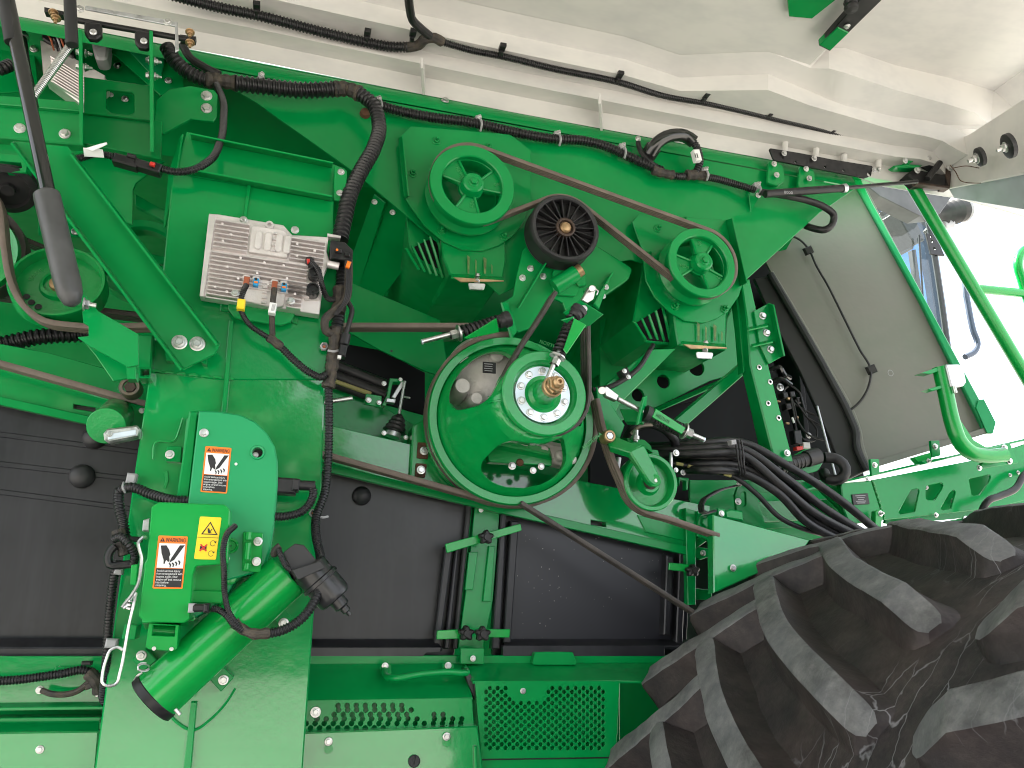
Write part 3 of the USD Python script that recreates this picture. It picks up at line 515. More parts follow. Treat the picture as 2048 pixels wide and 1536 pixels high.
# left lower skirt
t = thing('left_lower_skirt', 'green lower ledge and flange left of the column under the first black panel', 'skirt', P(100, 1400, -.05))
obj('upper_web', plate([(-60, 1312), (216, 1312), (206, 1406), (-60, 1408)], -.02, .01), 'green_gloss', t)
obj('flange', slab([(-60, 1406, -.02), (208, 1404, -.02), (206, 1412, -.06), (-60, 1416, -.06)], .006), 'green', t)
obj('channel', plate([(-60, 1413), (206, 1410), (202, 1436), (-60, 1436)], .02, .01), 'green', t)
obj('lip', plate([(-60, 1436), (202, 1434), (199, 1446), (-60, 1448)], -.05, .05), 'green', t)
obj('lower_sheet', plate([(-60, 1466), (198, 1462), (190, 1552), (-60, 1552)], -.10, .03, 0, (), .003), 'green_gloss', t)
obj('shelf', slab([(-60, 1446, -.06), (199, 1444, -.06), (198, 1464, -.10), (-60, 1468, -.10)], .01), 'green', t)
bolts(t, [(80, 1380, -.02, 8), (80, 1499, -.10, 8), (118, 1338, -.02, 6), (196, 1388, -.02, 6)])
obj('tab', plate([(110, 1333), (180, 1332), (186, 1345), (108, 1345)], -.03, .006, 2), 'green', t)
# ---------------------------------------------------------------- column
YC = -.20
t = thing('main_column', 'broad upright green column of welded plates carrying the control module', 'column', P(400, 1536, YC))
obj('lower_plate', plate([(300, 742), (462, 757), (464, 640), (655, 650), (650, 760), (640, 1050), (604, 1560), (186, 1560), (270, 940)], YC, .12, 0, (), .003), 'green_gloss', t)
obj('upper_plate', plate([(345, 345), (668, 402), (668, 470), (690, 560), (655, 760), (440, 760), (300, 742), (316, 640)], YC-.004, .12, 0, (), .003), 'green', t)
obj('seam_rib', plate([(458, 640), (468, 640), (452, 832), (442, 832)], YC-.012, .012), 'green', t)
obj('seam_rib', plate([(382, 1404), (394, 1404), (380, 1560), (364, 1560)], YC-.010, .012), 'green', t)
obj('seam_rib', plate([(495, 366), (503, 368), (492, 440), (485, 440)], YC-.010, .010), 'green', t)
obj('top_sheet', plate([(372, 262), (668, 328), (690, 336), (690, 398), (672, 402), (345, 345)], YC+.03, .06, 0, (), .003), 'green', t)
obj('folded_lip', slab([(380, 268, YC-.02), (666, 328, YC-.02), (664, 336, YC+.03), (382, 280, YC+.03)], .004), 'green', t)
obj('folded_lip', slab([(380, 340, YC-.05), (664, 394, YC-.05), (664, 404, YC), (380, 350, YC)], .004), 'green', t)
obj('tab', plate([(668, 330), (694, 340), (692, 394), (678, 402), (668, 400)], YC-.0, .008, 3), 'green', t)
bolts(t, [(682, 344, YC-.0, 7), (680, 386, YC-.0, 7)])
obj('left_edge_flange', slab([(355, 275, YC+.02), (370, 270, YC+.02), (346, 345, YC+.02), (332, 455, YC+.05), (324, 455, YC+.05), (338, 345, YC+.05)], .004), 'green', t)
for k in range(7): # weld beads
    a = 306+k*24; obj('weld_bead', hose([(a, 742+k*2.6, YC-.006), (a+8, 741+k*2.6, YC-.007), (a+17, 743+k*2.6, YC-.006)], 2.6, 6), 'green_cast', t)
for q in ([(280, 1352), (322, 1300), (356, 1350), (420, 1390), (445, 1412), (405, 1460), (360, 1440)],): pass
w = [(278, 1370), (300, 1394), (330, 1415), (348, 1440), (390, 1460), (420, 1440), (455, 1402), (470, 1378)]
obj('weld_bead', hose([(a, b, YC-.005) for a, b in w], 2.6, 6), 'green_cast', t)
obj('weld_bead', hose([(366, 836, YC-.005), (358, 862, YC-.005), (350, 880, YC-.005), (312, 884, YC-.005), (306, 918, YC-.005)], 2.2, 6), 'green_cast', t)
obj('hat_bracket', plate([(334, 892), (364, 892), (362, 924), (330, 922)], YC-.02, .02, 3), 'green', t)
obj('slot', plate([(327, 945), (336, 940), (338, 960), (332, 978), (326, 975), (331, 958)], YC-.002, .003), 'green_cast', t)
bolts(t, [(340, 909, YC-.04, 9)])
obj('standing_rib', slab([(372, 838, YC-.04), (396, 824, YC-.05), (380, 985, YC-.05), (355, 1000, YC-.04)], .05), 'green', t)
# ---------------------------------------------------------------- auger housings with end plates
def housing(lab, outline, plate_pts, nozzle, grille, flange, gbolts, wing, arc, y0=.0):
    t = thing('auger_housing', lab, 'housing', P(*nozzle[0], y0))
    obj('trough', plate(outline, y0+.06, .62, 0, (), .004), 'green', t)
    obj('end_plate', plate(plate_pts, y0, .006, 0), 'green', t)
    obj('discharge_box', plate(nozzle, y0+.009, .25, 0, (), .004), 'green', t)
    for a, b in grille: obj('grille_bar', slab([(a[0]-2.5, a[1], y0+.02), (a[0]+2.5, a[1]-1, y0+.02), (b[0]+3, b[1]-1, y0+.06), (b[0]-3, b[1], y0+.06)], .004), 'green', t)
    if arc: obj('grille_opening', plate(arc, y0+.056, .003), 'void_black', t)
    for f in flange: obj('plate_flange', slab(f, .004), 'green', t)
    bolts(t, gbolts, 'green', True, name='painted_bolt')
    (wx, wy), (lx0, lx1, ly) = wing
    obj('latch_plate', slab([(lx0, ly-8, y0-.01), (lx1, ly-2, y0-.01), (lx1+2, ly+5, y0-.05), (lx0+22, ly+6, y0-.05), (lx0, ly-4, y0-.04)], .004), 'green_cast', t)
    obj('latch_plate_edge', slab([(lx0+4, ly-2, y0-.052), (lx1+2, ly+4, y0-.052), (lx1+2, ly+7, y0-.052), (lx0+20, ly+8, y0-.052)], .003), 'brass', t)
    s = mpp(wx, wy, y0-.05)
    obj('wing_nut', cat(plate([(wx-18, wy-5), (wx+18, wy-3), (wx+14, wy+10), (wx-15, wy+9)], y0-.055, .005, 3), rod((wx, wy-6, y0-.05), (wx, wy-13, y0-.03), 6)), 'zinc', t)
    bolts(t, [(wx+1, ly-5, y0-.035, 6)], d=(0, -.5, .8))
    for k, (a, wd, ln) in enumerate(((lx0+35, 5, 38), (lx0+50, 3, 30), (lx0+68, 6, 34), (lx0+82, 2.5, 20))):
        obj('rust_streak', plate([(a-wd/2, ly-8-ln), (a+wd/2, ly-8-ln+4), (a+wd/3, ly-9), (a-wd/3, ly-9)], y0-.0006, .0008, 0, (), .0001), 'rust_stain', t)
    return t
housing('left auger housing with round end plate, slatted grille and a wing nut latch below', [(808, 390), (818, 492), (838, 520), (892, 556), (1008, 556), (1012, 490), (1060, 440), (1060, 300), (830, 280)],
    [(797, 275), (822, 252), (1020, 268), (1062, 300), (1062, 400), (1050, 440), (1028, 470), (1000, 490), (965, 502), (925, 500), (885, 482), (850, 452), (822, 415), (808, 392)],
    [(878, 440), (1010, 450), (1012, 520), (1006, 556), (900, 550), (886, 515)],
    [((812+12*k, 497-6*k), (838+12*k, 541+4*k)) for k in range(6)], [[(797, 276, -.0), (803, 272, -.03), (817, 392, -.03), (809, 397, 0)]],
    [(873, 282, 0, 9), (826, 347, 0, 9), (883, 461, 0, 9), (1008, 473, 0, 9), (977, 293, 0, 7)], ((954, 570), (902, 1006, 556), ), [(824, 496), (878, 468), (892, 545), (845, 520)])
housing('right auger housing with round end plate, slatted grille and rust-streaked outlet', [(1285, 540), (1266, 642), (1292, 684), (1358, 692), (1452, 700), (1456, 640), (1490, 560), (1490, 440), (1275, 440)],
    [(1265, 443), (1278, 428), (1455, 440), (1488, 560), (1478, 592), (1460, 618), (1435, 637), (1405, 646), (1370, 642), (1340, 625), (1310, 595), (1292, 562), (1288, 530), (1284, 500)],
    [(1345, 600), (1455, 604), (1452, 662), (1452, 690), (1356, 690), (1350, 655)],
    [((1270+14*k, 645-8*k), (1292+13*k, 680+3*k)) for k in range(6)], [[(1451, 440, -.0), (1464, 436, -.04), (1493, 566, -.04), (1480, 572, 0)]],
    [(1315, 457, 0, 9), (1298, 508, 0, 8), (1350, 612, 0, 9), (1449, 618, 0, 9), (1427, 465, 0, 7), (1468, 522, 0, 6), (1369, 438, 0, 6)], ((1410, 708), (1362, 1452, 690)), [(1272, 646), (1340, 604), (1356, 686), (1296, 680)])
# ---------------------------------------------------------------- spoked sheaves
def spoked(lab, px, py, y, R, rin, hub, spokes, half, groove=.06):
    t = thing('spoked_pulley', lab, 'pulley', P(px, py, y), 'green spoked pulleys' if 0 else None); s = mpp(px, py, y); c = P(px, py, y)
    g = groove
    obj('rim', lathe(px, py, y, [(rin, -.012), (rin, .0), (rin+2, .003), (R-1.5, .003), (R, .0), (R, -.008), (R-5, -.012), (R-9, -.020), (R-9, -g+.010), (R-3, -g), (R, -g-.004), (R, -g-.012), (R-14, -g-.014), (rin, -g-.010), (rin, -.012)], 64), 'green', t, smooth=35)
    P_ = Point(c[0], c[2]); web = P_.buffer((rin+3)*s, quad_segs=16)
    for k in spokes:
        nxt = min(((q-k) % 360) or 360 for q in spokes); a0, a1 = k+half, k+nxt-half
        an = np.radians(np.linspace(a0, a1, 14)); a2 = np.radians(np.linspace(a1-8, a0+8, 10)); r0 = (hub+4)*s; r1 = (rin-1)*s
        h = Polygon([(c[0]+r1*math.cos(q), c[2]+r1*math.sin(q)) for q in an]+[(c[0]+r0*math.cos(q), c[2]+r0*math.sin(q)) for q in a2]).buffer(-.004).buffer(.004)
        web = web.difference(h)
    obj('web', plate_m(web, y+.016, .014, .004), 'green', t)
    for k in spokes:
        for e in (-half, half):
            q = math.radians(k+e); obj('spoke_rib', hose3([c+np.array([hub*s*math.cos(q), .014, hub*s*math.sin(q)]), c+np.array([(rin-2)*s*math.cos(q), .014, (rin-2)*s*math.sin(q)])], .0042, 8), 'green', t)
    obj('hub', lathe(px, py, y, [(hub+3, -.012), (hub+2, .002), (hub, .012), (hub-3, .015), (hub*.45, .015), (.1, .015)], 32), 'green', t)
    obj('painted_bolt', bolt_m(c+np.array([0, -.014, 0]), (0, -1, 0), 10*s), 'green', t)
    return t
YA = -.10
t = spoked('larger three-spoked green pulley at the upper left of the upper belt', 945, 369, YA, 87, 62, 21, (20, 140, 262), 24)
for k, (tx, a, b, ang) in enumerate((('H175519', 911, 335, -62), ('CAST', 988, 372, 15), ('134', 945, 416, 80))): obj('cast_lettering', text_at(tx, a, b, YA+.0145, 6, ang, .001), 'green_emboss', t)
t = spoked('smaller three-spoked green pulley at the right end of the upper belt', 1404, 525, YA, 74, 56, 19, (80, 190, 312), 25)
for tx, a, b, ang in (('H175', 1360, 533, -8), ('CS', 1402, 492, 85), ('134', 1432, 552, -40)): obj('cast_lettering', text_at(tx, a, b, YA+.0145, 5.5, ang, .001), 'green_emboss', t)
# idler
def idler(px, py, y):
    t = thing('finned_idler', 'black plastic idler pulley with radial fins between the two spoked pulleys', 'pulley', P(px, py, y)); c = P(px, py, y); s = mpp(px, py, y)
    obj('rim', lathe(px, py, y, [(62, -.05), (62, .0), (64, .003), (69, .003), (72, -.002), (73, -.01), (71, -.014), (71, -.058), (73, -.062), (71, -.07), (60, -.07), (62, -.05)], 64), 'seal', t, smooth=40)
    obj('web', lathe(px, py, y, [(63, -.020), (18, -.020)], 48), 'hose_black', t)
    for k in range(20):
        q = k*2*PI/20+.1; d = np.array([math.cos(q), 0, math.sin(q)]); n = np.array([-math.sin(q), 0, math.cos(q)])
        obj('fin', box_m(c+d*40*s+np.array([0, .010, 0]), d, (0, 1, 0), n, 45*s, .020, 2.2*s, .0008), 'hose_black', t)
    obj('hub', lathe(px, py, y, [(20, -.02), (20, .004), (17, .006), (15, .004), (14, -.004), (10, -.004)], 32), 'rust_dark', t)
    obj('shaft_end', lathe(px, py, y, [(12, -.006), (12, .002), (9, .008), (4, .010), (.1, .010)], 14), 'brass', t)
idler(1131, 455, -.115)
# upper belt
def belt(lab, cs, y, w, th, mat='belt', name='drive_belt', ribs=4, parts=None):
    o = obj(name, sweep2(belt_path(cs), rib_prof(w, th, ribs, th*.22), True, y), mat, label=lab, cat='belt', smooth=40); return o
yb = YA+.034
belt('brown grooved belt looping round both spoked pulleys and the black finned idler', [ccl(1404, 525, yb, 72, 1), ccl(945, 369, yb, 84, 1), ccl(1126, 462, yb, 73, -1)][::1], yb, .030, .011, 'belt')
# ---------------------------------------------------------------- tensioner bracket between the housings
YT = -.035
t = thing('tensioner_bracket', 'green forked bracket plate under the black idler, with a slot and small painted bolts', 'bracket', P(1100, 640, YT))
obj('fork_plate', plate([(1046, 500), (1078, 470), (1120, 520), (1162, 560), (1168, 590), (1150, 640), (1134, 628), (1126, 606), (1112, 598), (1100, 600), (1084, 640), (1066, 655), (1036, 665), (1020, 640), (1004, 606), (1026, 592), (1034, 548)], YT, .008, 4), 'green', t)
obj('left_foot', slab([(1006, 604, YT-.06), (1016, 604, YT-.0), (1036, 662, YT-.0), (1024, 678, YT-.06)], .006), 'green', t)
obj('upright_rib', slab([(1088, 522, YT-.0), (1092, 524, YT-.03), (1036, 616, YT-.03), (1033, 614, YT-.0)], .004), 'green', t)
obj('gusset_plate', plate([(1105, 545), (1120, 520), (1165, 560), (1152, 592), (1116, 590), (1106, 578)], YT-.012, .01, 5), 'green', t)
bolts(t, [(1061, 537, YT, 7), (1045, 556, YT, 7), (1086, 553, YT, 7)], 'zinc', True); bolts(t, [(1119, 578, YT-.012, 8), (1112, 530, YT-.012, 5), (1083, 625, YT+.01, 8)])
obj('arm_barrel', rod((1108, 574, YT-.02), (1152, 546, YT-.035), 17, 24), 'green', t)
obj('bushing', rod((1152, 546, YT-.034), (1163, 538, YT-.040), 13, 20), 'brass', t)
obj('pivot_arm', slab([(1142, 552, YT-.02), (1170, 540, YT-.02), (1172, 570, YT-.02), (1158, 572, YT-.02)], .02), 'green', t)
t = thing('idler_mount_box', 'green folded mounting box with a rounded corner right of the black idler', 'bracket', P(1210, 540, -.02))
obj('box_face', plate([(1170, 480), (1196, 492), (1266, 536), (1258, 558), (1190, 605), (1150, 570)], -.02, .05, 8, (), .004), 'green', t)
obj('stop_rib', slab([(1226, 546, -.02), (1230, 544, -.05), (1205, 580, -.05), (1190, 612, -.02)], .005), 'green', t)
bolts(t, [(1212, 574, -.045, 6), (1206, 592, -.045, 6)])
# spring tensioners
def tensioner(lab, rod0, nut, spr0, spr1, wedge, boot, y, extra=()):
    t = thing('spring_tensioner', lab, 'tensioner', P(*nut, y)); s = mpp(*nut, y)
    a, n, s0, s1 = (P(*q, y) for q in (rod0, nut, spr0, spr1))
    d = (n-a)/np.linalg.norm(n-a)
    obj('threaded_rod', cyl(a, s1, 5.2*s, 14), 'zinc', t); obj('rod_tip', cyl(a-d*.0004, a+d*.004, 5.4*s, 14), 'plate_steel', t)
    obj('hex_nut', hexp(n-d*.020, d, 10*s, .018), 'zinc', t)
    obj('spring_washer', cyl(n, n+d*.005, 17*s, 24), 'zinc', t)
    w = []; N = 9*14
    u, v, dd = basis(s1-s0); L = np.linalg.norm(s1-s0)
    for k in range(N): q = k*2*PI/14; w.append(s0+dd*L*k/N+11.5*s*(math.cos(q)*u+math.sin(q)*v))
    obj('coil_spring', tube_path(np.array(w), 3.6*s, 6), 'hose_black', t, smooth=50)
    for wd in wedge: obj('guide_wedge', slab(wd, .003), 'green_bright' if len(wd) == 4 else 'green', t)
    b0, b1 = (P(*q, y) for q in boot)
    bd = b1-b0; obj('rubber_boot', lathe_at(b0, bd, [(1e-4, 0), (11*s, 0), (14*s, .2*np.linalg.norm(bd)), (14*s, .5*np.linalg.norm(bd)), (17*s, .6*np.linalg.norm(bd)), (17*s, np.linalg.norm(bd)), (1e-4, np.linalg.norm(bd))], 24), 'seal', t)
    return t
t = tensioner('left spring tensioner with a long bare threaded rod pointing left', (843, 684), (916, 667), (925, 665), (1000, 642), [[(930, 676, -.21), (992, 636, -.21), (1000, 665, -.20), (932, 678, -.20)]], ((995, 645), (1018, 637)), -.19)
t = tensioner('upright spring tensioner in front of the big pulley, its rod ending by the brass nut', (1089, 772), (1114, 715), (1117, 708), (1146, 636), [[(1149, 634, -.36), (1172, 651, -.36), (1134, 706, -.37), (1126, 700, -.36)], [(1122, 641, -.35), (1149, 634, -.36), (1134, 648, -.34)]], ((1147, 634), (1160, 618)), -.33)
obj('anchor_plate', slab([(1160, 600, -.31), (1207, 629, -.31), (1172, 658, -.28), (1126, 626, -.28)], .006), 'green', t)
bolts(t, [(1168, 617, -.315, 7)])
obj('clevis', slab([(1165, 600, -.315), (1180, 572, -.32), (1192, 578, -.32), (1188, 598, -.315), (1174, 607, -.31)], .018, 3, .004), 'zinc', t)
obj('clevis_pin', cyl(P(1184, 577, -.34), P(1186, 577, -.29), .008, 16), 'zinc', t)
obj('cotter_pin', hose([(1188, 576, -.33), (1196, 582, -.33), (1193, 590, -.33)], 1.3, 6), 'zinc', t)
obj('swing_arm', slab([(1189, 606, -.24), (1203, 578, -.20), (1212, 582, -.20), (1198, 618, -.24)], .006), 'green', t)
t = tensioner('right spring tensioner with a pale stamped wedge and a bare threaded rod pointing down right', (1409, 880), (1370, 863), (1362, 860), (1312, 838), [[(1304, 834, -.22), (1312, 817, -.22), (1372, 856, -.22), (1364, 868, -.22)]], ((1312, 836), (1290, 826)), -.20)
obj('stamped_number', text_at('HXE171478', 1312, 832, -.2215, 6.5, -27, .0005, width=30), 'ink', t)
obj('anchor_plate', slab([(1289, 795, -.22), (1295, 792, -.20), (1288, 842, -.18), (1276, 850, -.22)], .006), 'green', t)
obj('cast_bracket', slab([(1235, 812, -.14), (1262, 822, -.14), (1288, 818, -.18), (1282, 842, -.18), (1252, 846, -.14)], .02), 'green', t)
obj('pull_rod', rod((1236, 798, -.20), (1286, 824, -.20), 5), 'zinc', t)
obj('rod_clevis', slab([(1206, 776, -.2), (1214, 772, -.2), (1238, 790, -.2), (1234, 802, -.2), (1212, 792, -.2)], .016, 2, .004), 'zinc', t)
obj('clevis_pin', cyl(P(1204, 781, -.23), P(1205, 781, -.17), .010, 16), 'zinc', t)
# ---------------------------------------------------------------- big engine pulley
YB = -.09; CX, CY = 1026, 838
t = thing('main_drive_pulley', 'big dished green drive pulley with large openings and a smaller pulley on its nose', 'pulley', P(CX, CY, YB))
c = P(CX, CY, YB); s = mpp(CX, CY, YB); RB = 172*s
obj('grooved_rim', lathe_at(c, (0, -1, 0), [(RB*.90, .0), (RB*.905, .004), (RB*.985, .005), (RB, .0), (RB, -.006), (RB-.007, -.010), (RB-.007, -.022), (RB-.001, -.026), (RB-.001, -.030), (RB-.007, -.034), (RB-.007, -.062), (RB-.001, -.066), (RB-.001, -.078), (RB*.90, -.082), (RB*.90, .0)], 96), 'green_cast', t, smooth=35)
def prof_h(q): # height of the dish toward the camera by radius share
    return np.interp(q, [0, .40, .47, .56, .70, .82, .90], [.195, .195, .175, .125, .070, .030, -.008])
dish = Point(0, 0).buffer(.905, quad_segs=24).difference(Point(0, 0).buffer(.30, quad_segs=16))
for a0, hw in ((141, 40), (276, 44), (27, 36)):
    pts = []
    for k in range(48):
        q = k*2*PI/48; aa = a0+ (math.copysign(abs(math.cos(q))**.55, math.cos(q)))*hw; rr = .632+(math.copysign(abs(math.sin(q))**.6, math.sin(q)))*.190
        pts.append((rr*math.cos(math.radians(aa)), rr*math.sin(math.radians(aa))))
    dish = dish.difference(Polygon(pts).buffer(0))
dv, df = ext2(dish, .020/RB, .004, 0)
dv, df = trimesh.remesh.subdivide_to_size(dv, df, .07)
tm = trimesh.Trimesh(dv, df, process=True); tm.merge_vertices(); dv, df = np.array(tm.vertices), np.array(tm.faces)
rr = np.hypot(dv[:, 0], dv[:, 1]); hh = prof_h(rr)+dv[:, 2]*RB*1.3
obj('dished_web', (c+np.c_[dv[:, 0]*RB, -hh, dv[:, 1]*RB], df), 'green_cast', t, smooth=45)
for tx, a, b, ang, y in (('H219121', 975, 792, -78, -.188), ('NORTH', 1078, 686, -15, -.2), ('MODERNA', 1168, 900, 40, -.15)): obj('cast_lettering', text_at(tx, a, b, y-.02, 7.5, ang, .002), 'green_emboss', t)
YN = -.30; NX, NY = 1089, 786
sn = mpp(NX, NY, YN); cn = P(NX, NY, YN)
obj('nose_rim', lathe(NX, NY, YN, [(60, -.02), (62, -.008), (66, .0), (68, .004), (85, .004), (88, .0), (88, -.010), (81, -.014), (81, -.068), (88, -.072), (88, -.080), (62, -.09), (60, -.02)], 72), 'green_cast', t, smooth=35)
obj('steel_ring', lathe(NX, NY, YN, [(59, -.018), (58, -.012), (38, -.012), (37, -.018)], 64), 'plate_steel', t)
for k in range(10):
    q = k*2*PI/10+.34; p = cn+np.array([48*sn*math.cos(q), .012, 48*sn*math.sin(q)])
    obj('ring_bolt', bolt_m(p, (0, -1, 0), 8.2*sn), 'zinc', t, smooth=25)
obj('hub_cone', lathe(NX, NY, YN, [(40, -.02), (38, -.010), (31, -.012), (24, -.004), (20, .030), (19, .055), (.1, .055)], 40), 'green_cast', t)
h0 = cn+np.array([0, -.05, 0])
obj('shaft_nut', cat(lathe_at(h0, (0, -1, 0), [(20*sn, 0), (21*sn, .004), (20*sn, .014), (17*sn, .016)], 28), hexp(h0+np.array([0, -.014, 0]), (0, -1, 0), 18*sn, .016), hexp(h0+np.array([0, -.030, 0]), (0, -1, 0), 16*sn, .012, rot=.6), lathe_at(h0+np.array([0, -.04, 0]), (0, -1, 0), [(11*sn, 0), (11*sn, .014), (7*sn, .020), (4*sn, .020), (3*sn, .012), (1e-4, .012)], 20)), 'brass', t)
# gearbox casting seen through the openings
t = thing('gearbox_casting', 'grey cast gearbox with a black type plate inside the big pulley', 'gearbox', P(960, 760, .10))
obj('housing', trimesh.creation.icosphere(3, .115).apply_transform(trimesh.transformations.compose_matrix(scale=(1, .8, 1.05), translate=P(972, 758, .01))), 'cast_grey', t)
obj('flange', bx(985, 700, -.07, 95, 28, .06, -10, .01), 'cast_grey', t)
for px, py, r, L in ((922, 775, 18, .05), (950, 800, 14, .05), (990, 715, 16, .05), (925, 720, 14, .04)): obj('boss', lathe(px, py, -.075, [(r*1.4, -.06), (r, .0), (r*.8, L-.03), (.1, L-.03)], 20), 'cast_grey', t)
obj('lower_casting', bx(1068, 896, -.08, 150, 44, .06, -8, .012), 'cast_grey', t)
for px, py in ((1010, 885), (1045, 896), (1085, 908), (1120, 918), (1140, 925)): obj('casting_lug', lathe(px, py-6, -.085, [(12, -.03), (11, .012), (7, .02), (.1, .02)], 14), 'cast_grey', t)
obj('type_plate', bx(979, 735, -.122, 27, 23, .003, 0, .001), 'ink', t)
for k in range(4): obj('plate_print', bx(977, 728+k*4.5, -.1255, 18-2*(k % 2), 1.4, .0004, 0, .0001), 'clamp_grey', t)
obj('tie_bracket', plate([(976, 876), (988, 878), (990, 884), (1104, 908), (1104, 932), (978, 924), (975, 905)], -.085, .03, 3, (), .004), 'green_cast', t)
obj('bracket_ledge', slab([(978, 884, -.11), (1100, 910, -.11), (1104, 922, -.085), (976, 898, -.085)], .02, 0, .004), 'green_cast', t)
bolts(t, [(1024, 932, -.09, 8), (1066, 941, -.09, 7), (1082, 933, -.09, 7), (1120, 903, -.04, 7)])
obj('rust_spot', lathe(1040, 925, -.087, [(8, .0), (6, .003), (.1, .003)], 12), 'rust', t)
t = thing('engine_mount', 'green mounting block with rusty pads beside the left rim of the big pulley', 'mount', P(850, 940, .0))
obj('block', plate([(826, 850), (850, 838), (905, 850), (900, 975), (820, 955)], .0, .08, 4, (), .004), 'green_cast', t)
obj('rusty_pad', plate([(836, 884), (858, 886), (856, 918), (834, 916)], -.006, .006, 2), 'rust', t); obj('rusty_pad', plate([(832, 926), (854, 928), (850, 956), (830, 952)], -.006, .006, 2), 'rust', t)
bolts(t, [(848, 902, -.012, 9), (842, 940, -.012, 9), (896, 953, -.0, 8)])
# ---------------------------------------------------------------- belts of the big pulley
y1 = YB+.044
belt('long brown belt from the flat left idler round the back groove of the big pulley, behind the column', [ccl(CX, CY, y1, 176, 1), ccl(110, 562, y1, 96, -1) if 0 else ccl(-220, 560, y1, 140, 1)], y1, .034, .012) if 0 else None
yq = YB+.044
pa = [P(a, b, yq)[[0, 2]] for a, b in ((-60, 320), (0, 410), (12, 500), (26, 570), (50, 615), (90, 645), (150, 655), (300, 655), (500, 655), (700, 655), (960, 655))]
pa3 = spline(np.array([[a, 0, b] for a, b in pa]), .02)[:, [0, 2]]
obj('drive_belt', sweep2(pa3, rib_prof(.042, .013, 4, .003), False, yq), 'belt', label='brown belt curving under the flat left idler then running level behind the column', cat='belt', smooth=40)
cB = P(CX, CY, yq); rB = 176*s
q0 = P(-60, 712, yq); dd = np.array([q0[0]-cB[0], q0[2]-cB[2]]); L = np.linalg.norm(dd); ph = math.atan2(dd[1], dd[0]); al = math.acos(rB/L)
ang0 = ph+al; arc = [(cB[0]+rB*math.cos(a), cB[2]+rB*math.sin(a)) for a in np.linspace(ang0, ang0+math.radians(130), 50)]
pth = [(q0[0]+(arc[0][0]-q0[0])*k/20, q0[2]+(arc[0][1]-q0[2])*k/20) for k in range(20)]+arc
obj('drive_belt', sweep2(np.array(pth), rib_prof(.042, .013, 4, .003), False, yq), 'belt', label='brown belt sloping from the left edge behind the column under the big pulley', cat='belt', smooth=40)
arc = [(cB[0]+rB*math.cos(a), cB[2]+rB*math.sin(a)) for a in np.linspace(math.radians(95), ang0-.02, 60)]
obj('drive_belt', sweep2(np.array(arc), rib_prof(.052, .015, 4, .004), False, yq), 'belt', label='brown belt wrapped round the left side of the rim of the big pulley', cat='belt', smooth=40)
# nose belt up to the hidden sheave
yn = YN+.041
belt('dark belt hanging round the nose pulley of the big pulley and rising behind the forked bracket', [ccl(NX, NY, yn, 82, 1), ccl(1150, 560, yn, 22, 1)], yn, .032, .010, 'belt_dark') if 0 else None
cN = P(NX, NY, yn); rN = 88*mpp(NX, NY, yn)
def hang(px0, py0, px1, py1, y, n=24): a, b = P(px0, py0, y), P(px1, py1, y); return [(a[0]+(b[0]-a[0])*k/n, a[2]+(b[2]-a[2])*k/n) for k in range(n)]
arc = [(cN[0]+rN*math.cos(a), cN[2]+rN*math.sin(a)) for a in np.linspace(math.radians(150), math.radians(362), 60)]
up = P(1176, 640, yn); upl = P(1118, 590, yn)
# left strand runs back into the machine as it rises, right strand likewise
def strand(pts, w, th): # ribbon through 3D points, width along Y
    w3 = spline(pts, .02); pr = rib_prof(w, th, 3, th*.25); T = np.gradient(w3, axis=0); T /= np.linalg.norm(T, axis=1, keepdims=True)
    Yx = np.array([0, 1.0, 0]); V = []
    for p, tt in zip(w3, T):
        nn = np.cross(tt, Yx); nn /= np.linalg.norm(nn); V.append([p+nn*o+Yx*yy for o, yy in pr])
    k = len(pr); V = np.array(V).reshape(-1, 3); i = np.arange(k); j = (i+1) % k; F = []
    for a in range(len(w3)-1): F += [np.c_[i+a*k, j+a*k, j+a*k+k], np.c_[i+a*k, j+a*k+k, i+a*k+k]]
    return V, np.vstack(F)
A = [np.array([x, yn, z]) for x, z in arc]
left = [P(1106, 590, yn), P(1076, 640, yn), P(1040, 695, yn)]
obj('drive_belt', strand(left+A[::3]+[P(1172, 760, yn), P(1171, 700, yn), P(1170, 640, yn)], .052, .011), 'belt_dark', label='dark belt hanging round the nose pulley, rising both sides behind the upright tensioner', cat='belt', smooth=40)
# lower right idler and its belt
YI = -.13
t = thing('arm_idler', 'flat green idler pulley hung on a bent arm right of the big pulley', 'pulley', P(1302, 964, YI))
obj('rim', lathe(1302, 964, YI, [(44, -.022), (45, -.012), (48, .0), (50, .003), (56, .003), (58, .0), (58, -.045), (50, -.048), (44, -.022)], 56), 'green_cast', t, smooth=40)
obj('web', lathe(1302, 964, YI, [(46, -.020), (26, -.018), (22, -.010), (20, -.004), (15, -.004), (14, -.016)], 40), 'green_cast', t, smooth=40)
obj('bearing', lathe(1302, 966, YI, [(15, -.016), (13, -.006), (.1, -.006)], 24), 'rust_dark', t)
obj('arm_lower', slab([(1258, 902, -.19), (1288, 888, -.19), (1322, 956, -.19), (1318, 970, -.19), (1308, 972, -.19), (1298, 964, -.19)], .022, 5, .004), 'green_cast', t)
obj('arm_upper', slab([(1212, 874, -.14), (1232, 874, -.14), (1262, 886, -.17), (1286, 888, -.19), (1260, 904, -.19), (1220, 896, -.15)], .02, 3, .004), 'green_cast', t)
obj('arm_stem', rod((1306, 963, -.13), (1310, 961, -.19), 12, 20), 'green_cast', t)
obj('pin_end', lathe(1312, 961, -.19, [(4, 0), (3.5, .002), (.1, .002)], 12), 'sticker_white', t)
obj('pivot_bushing', lathe(1219, 872, -.16, [(13, -.03), (13, .0), (11, .004), (8, .004), (7.5, .0)], 24), 'brass', t)
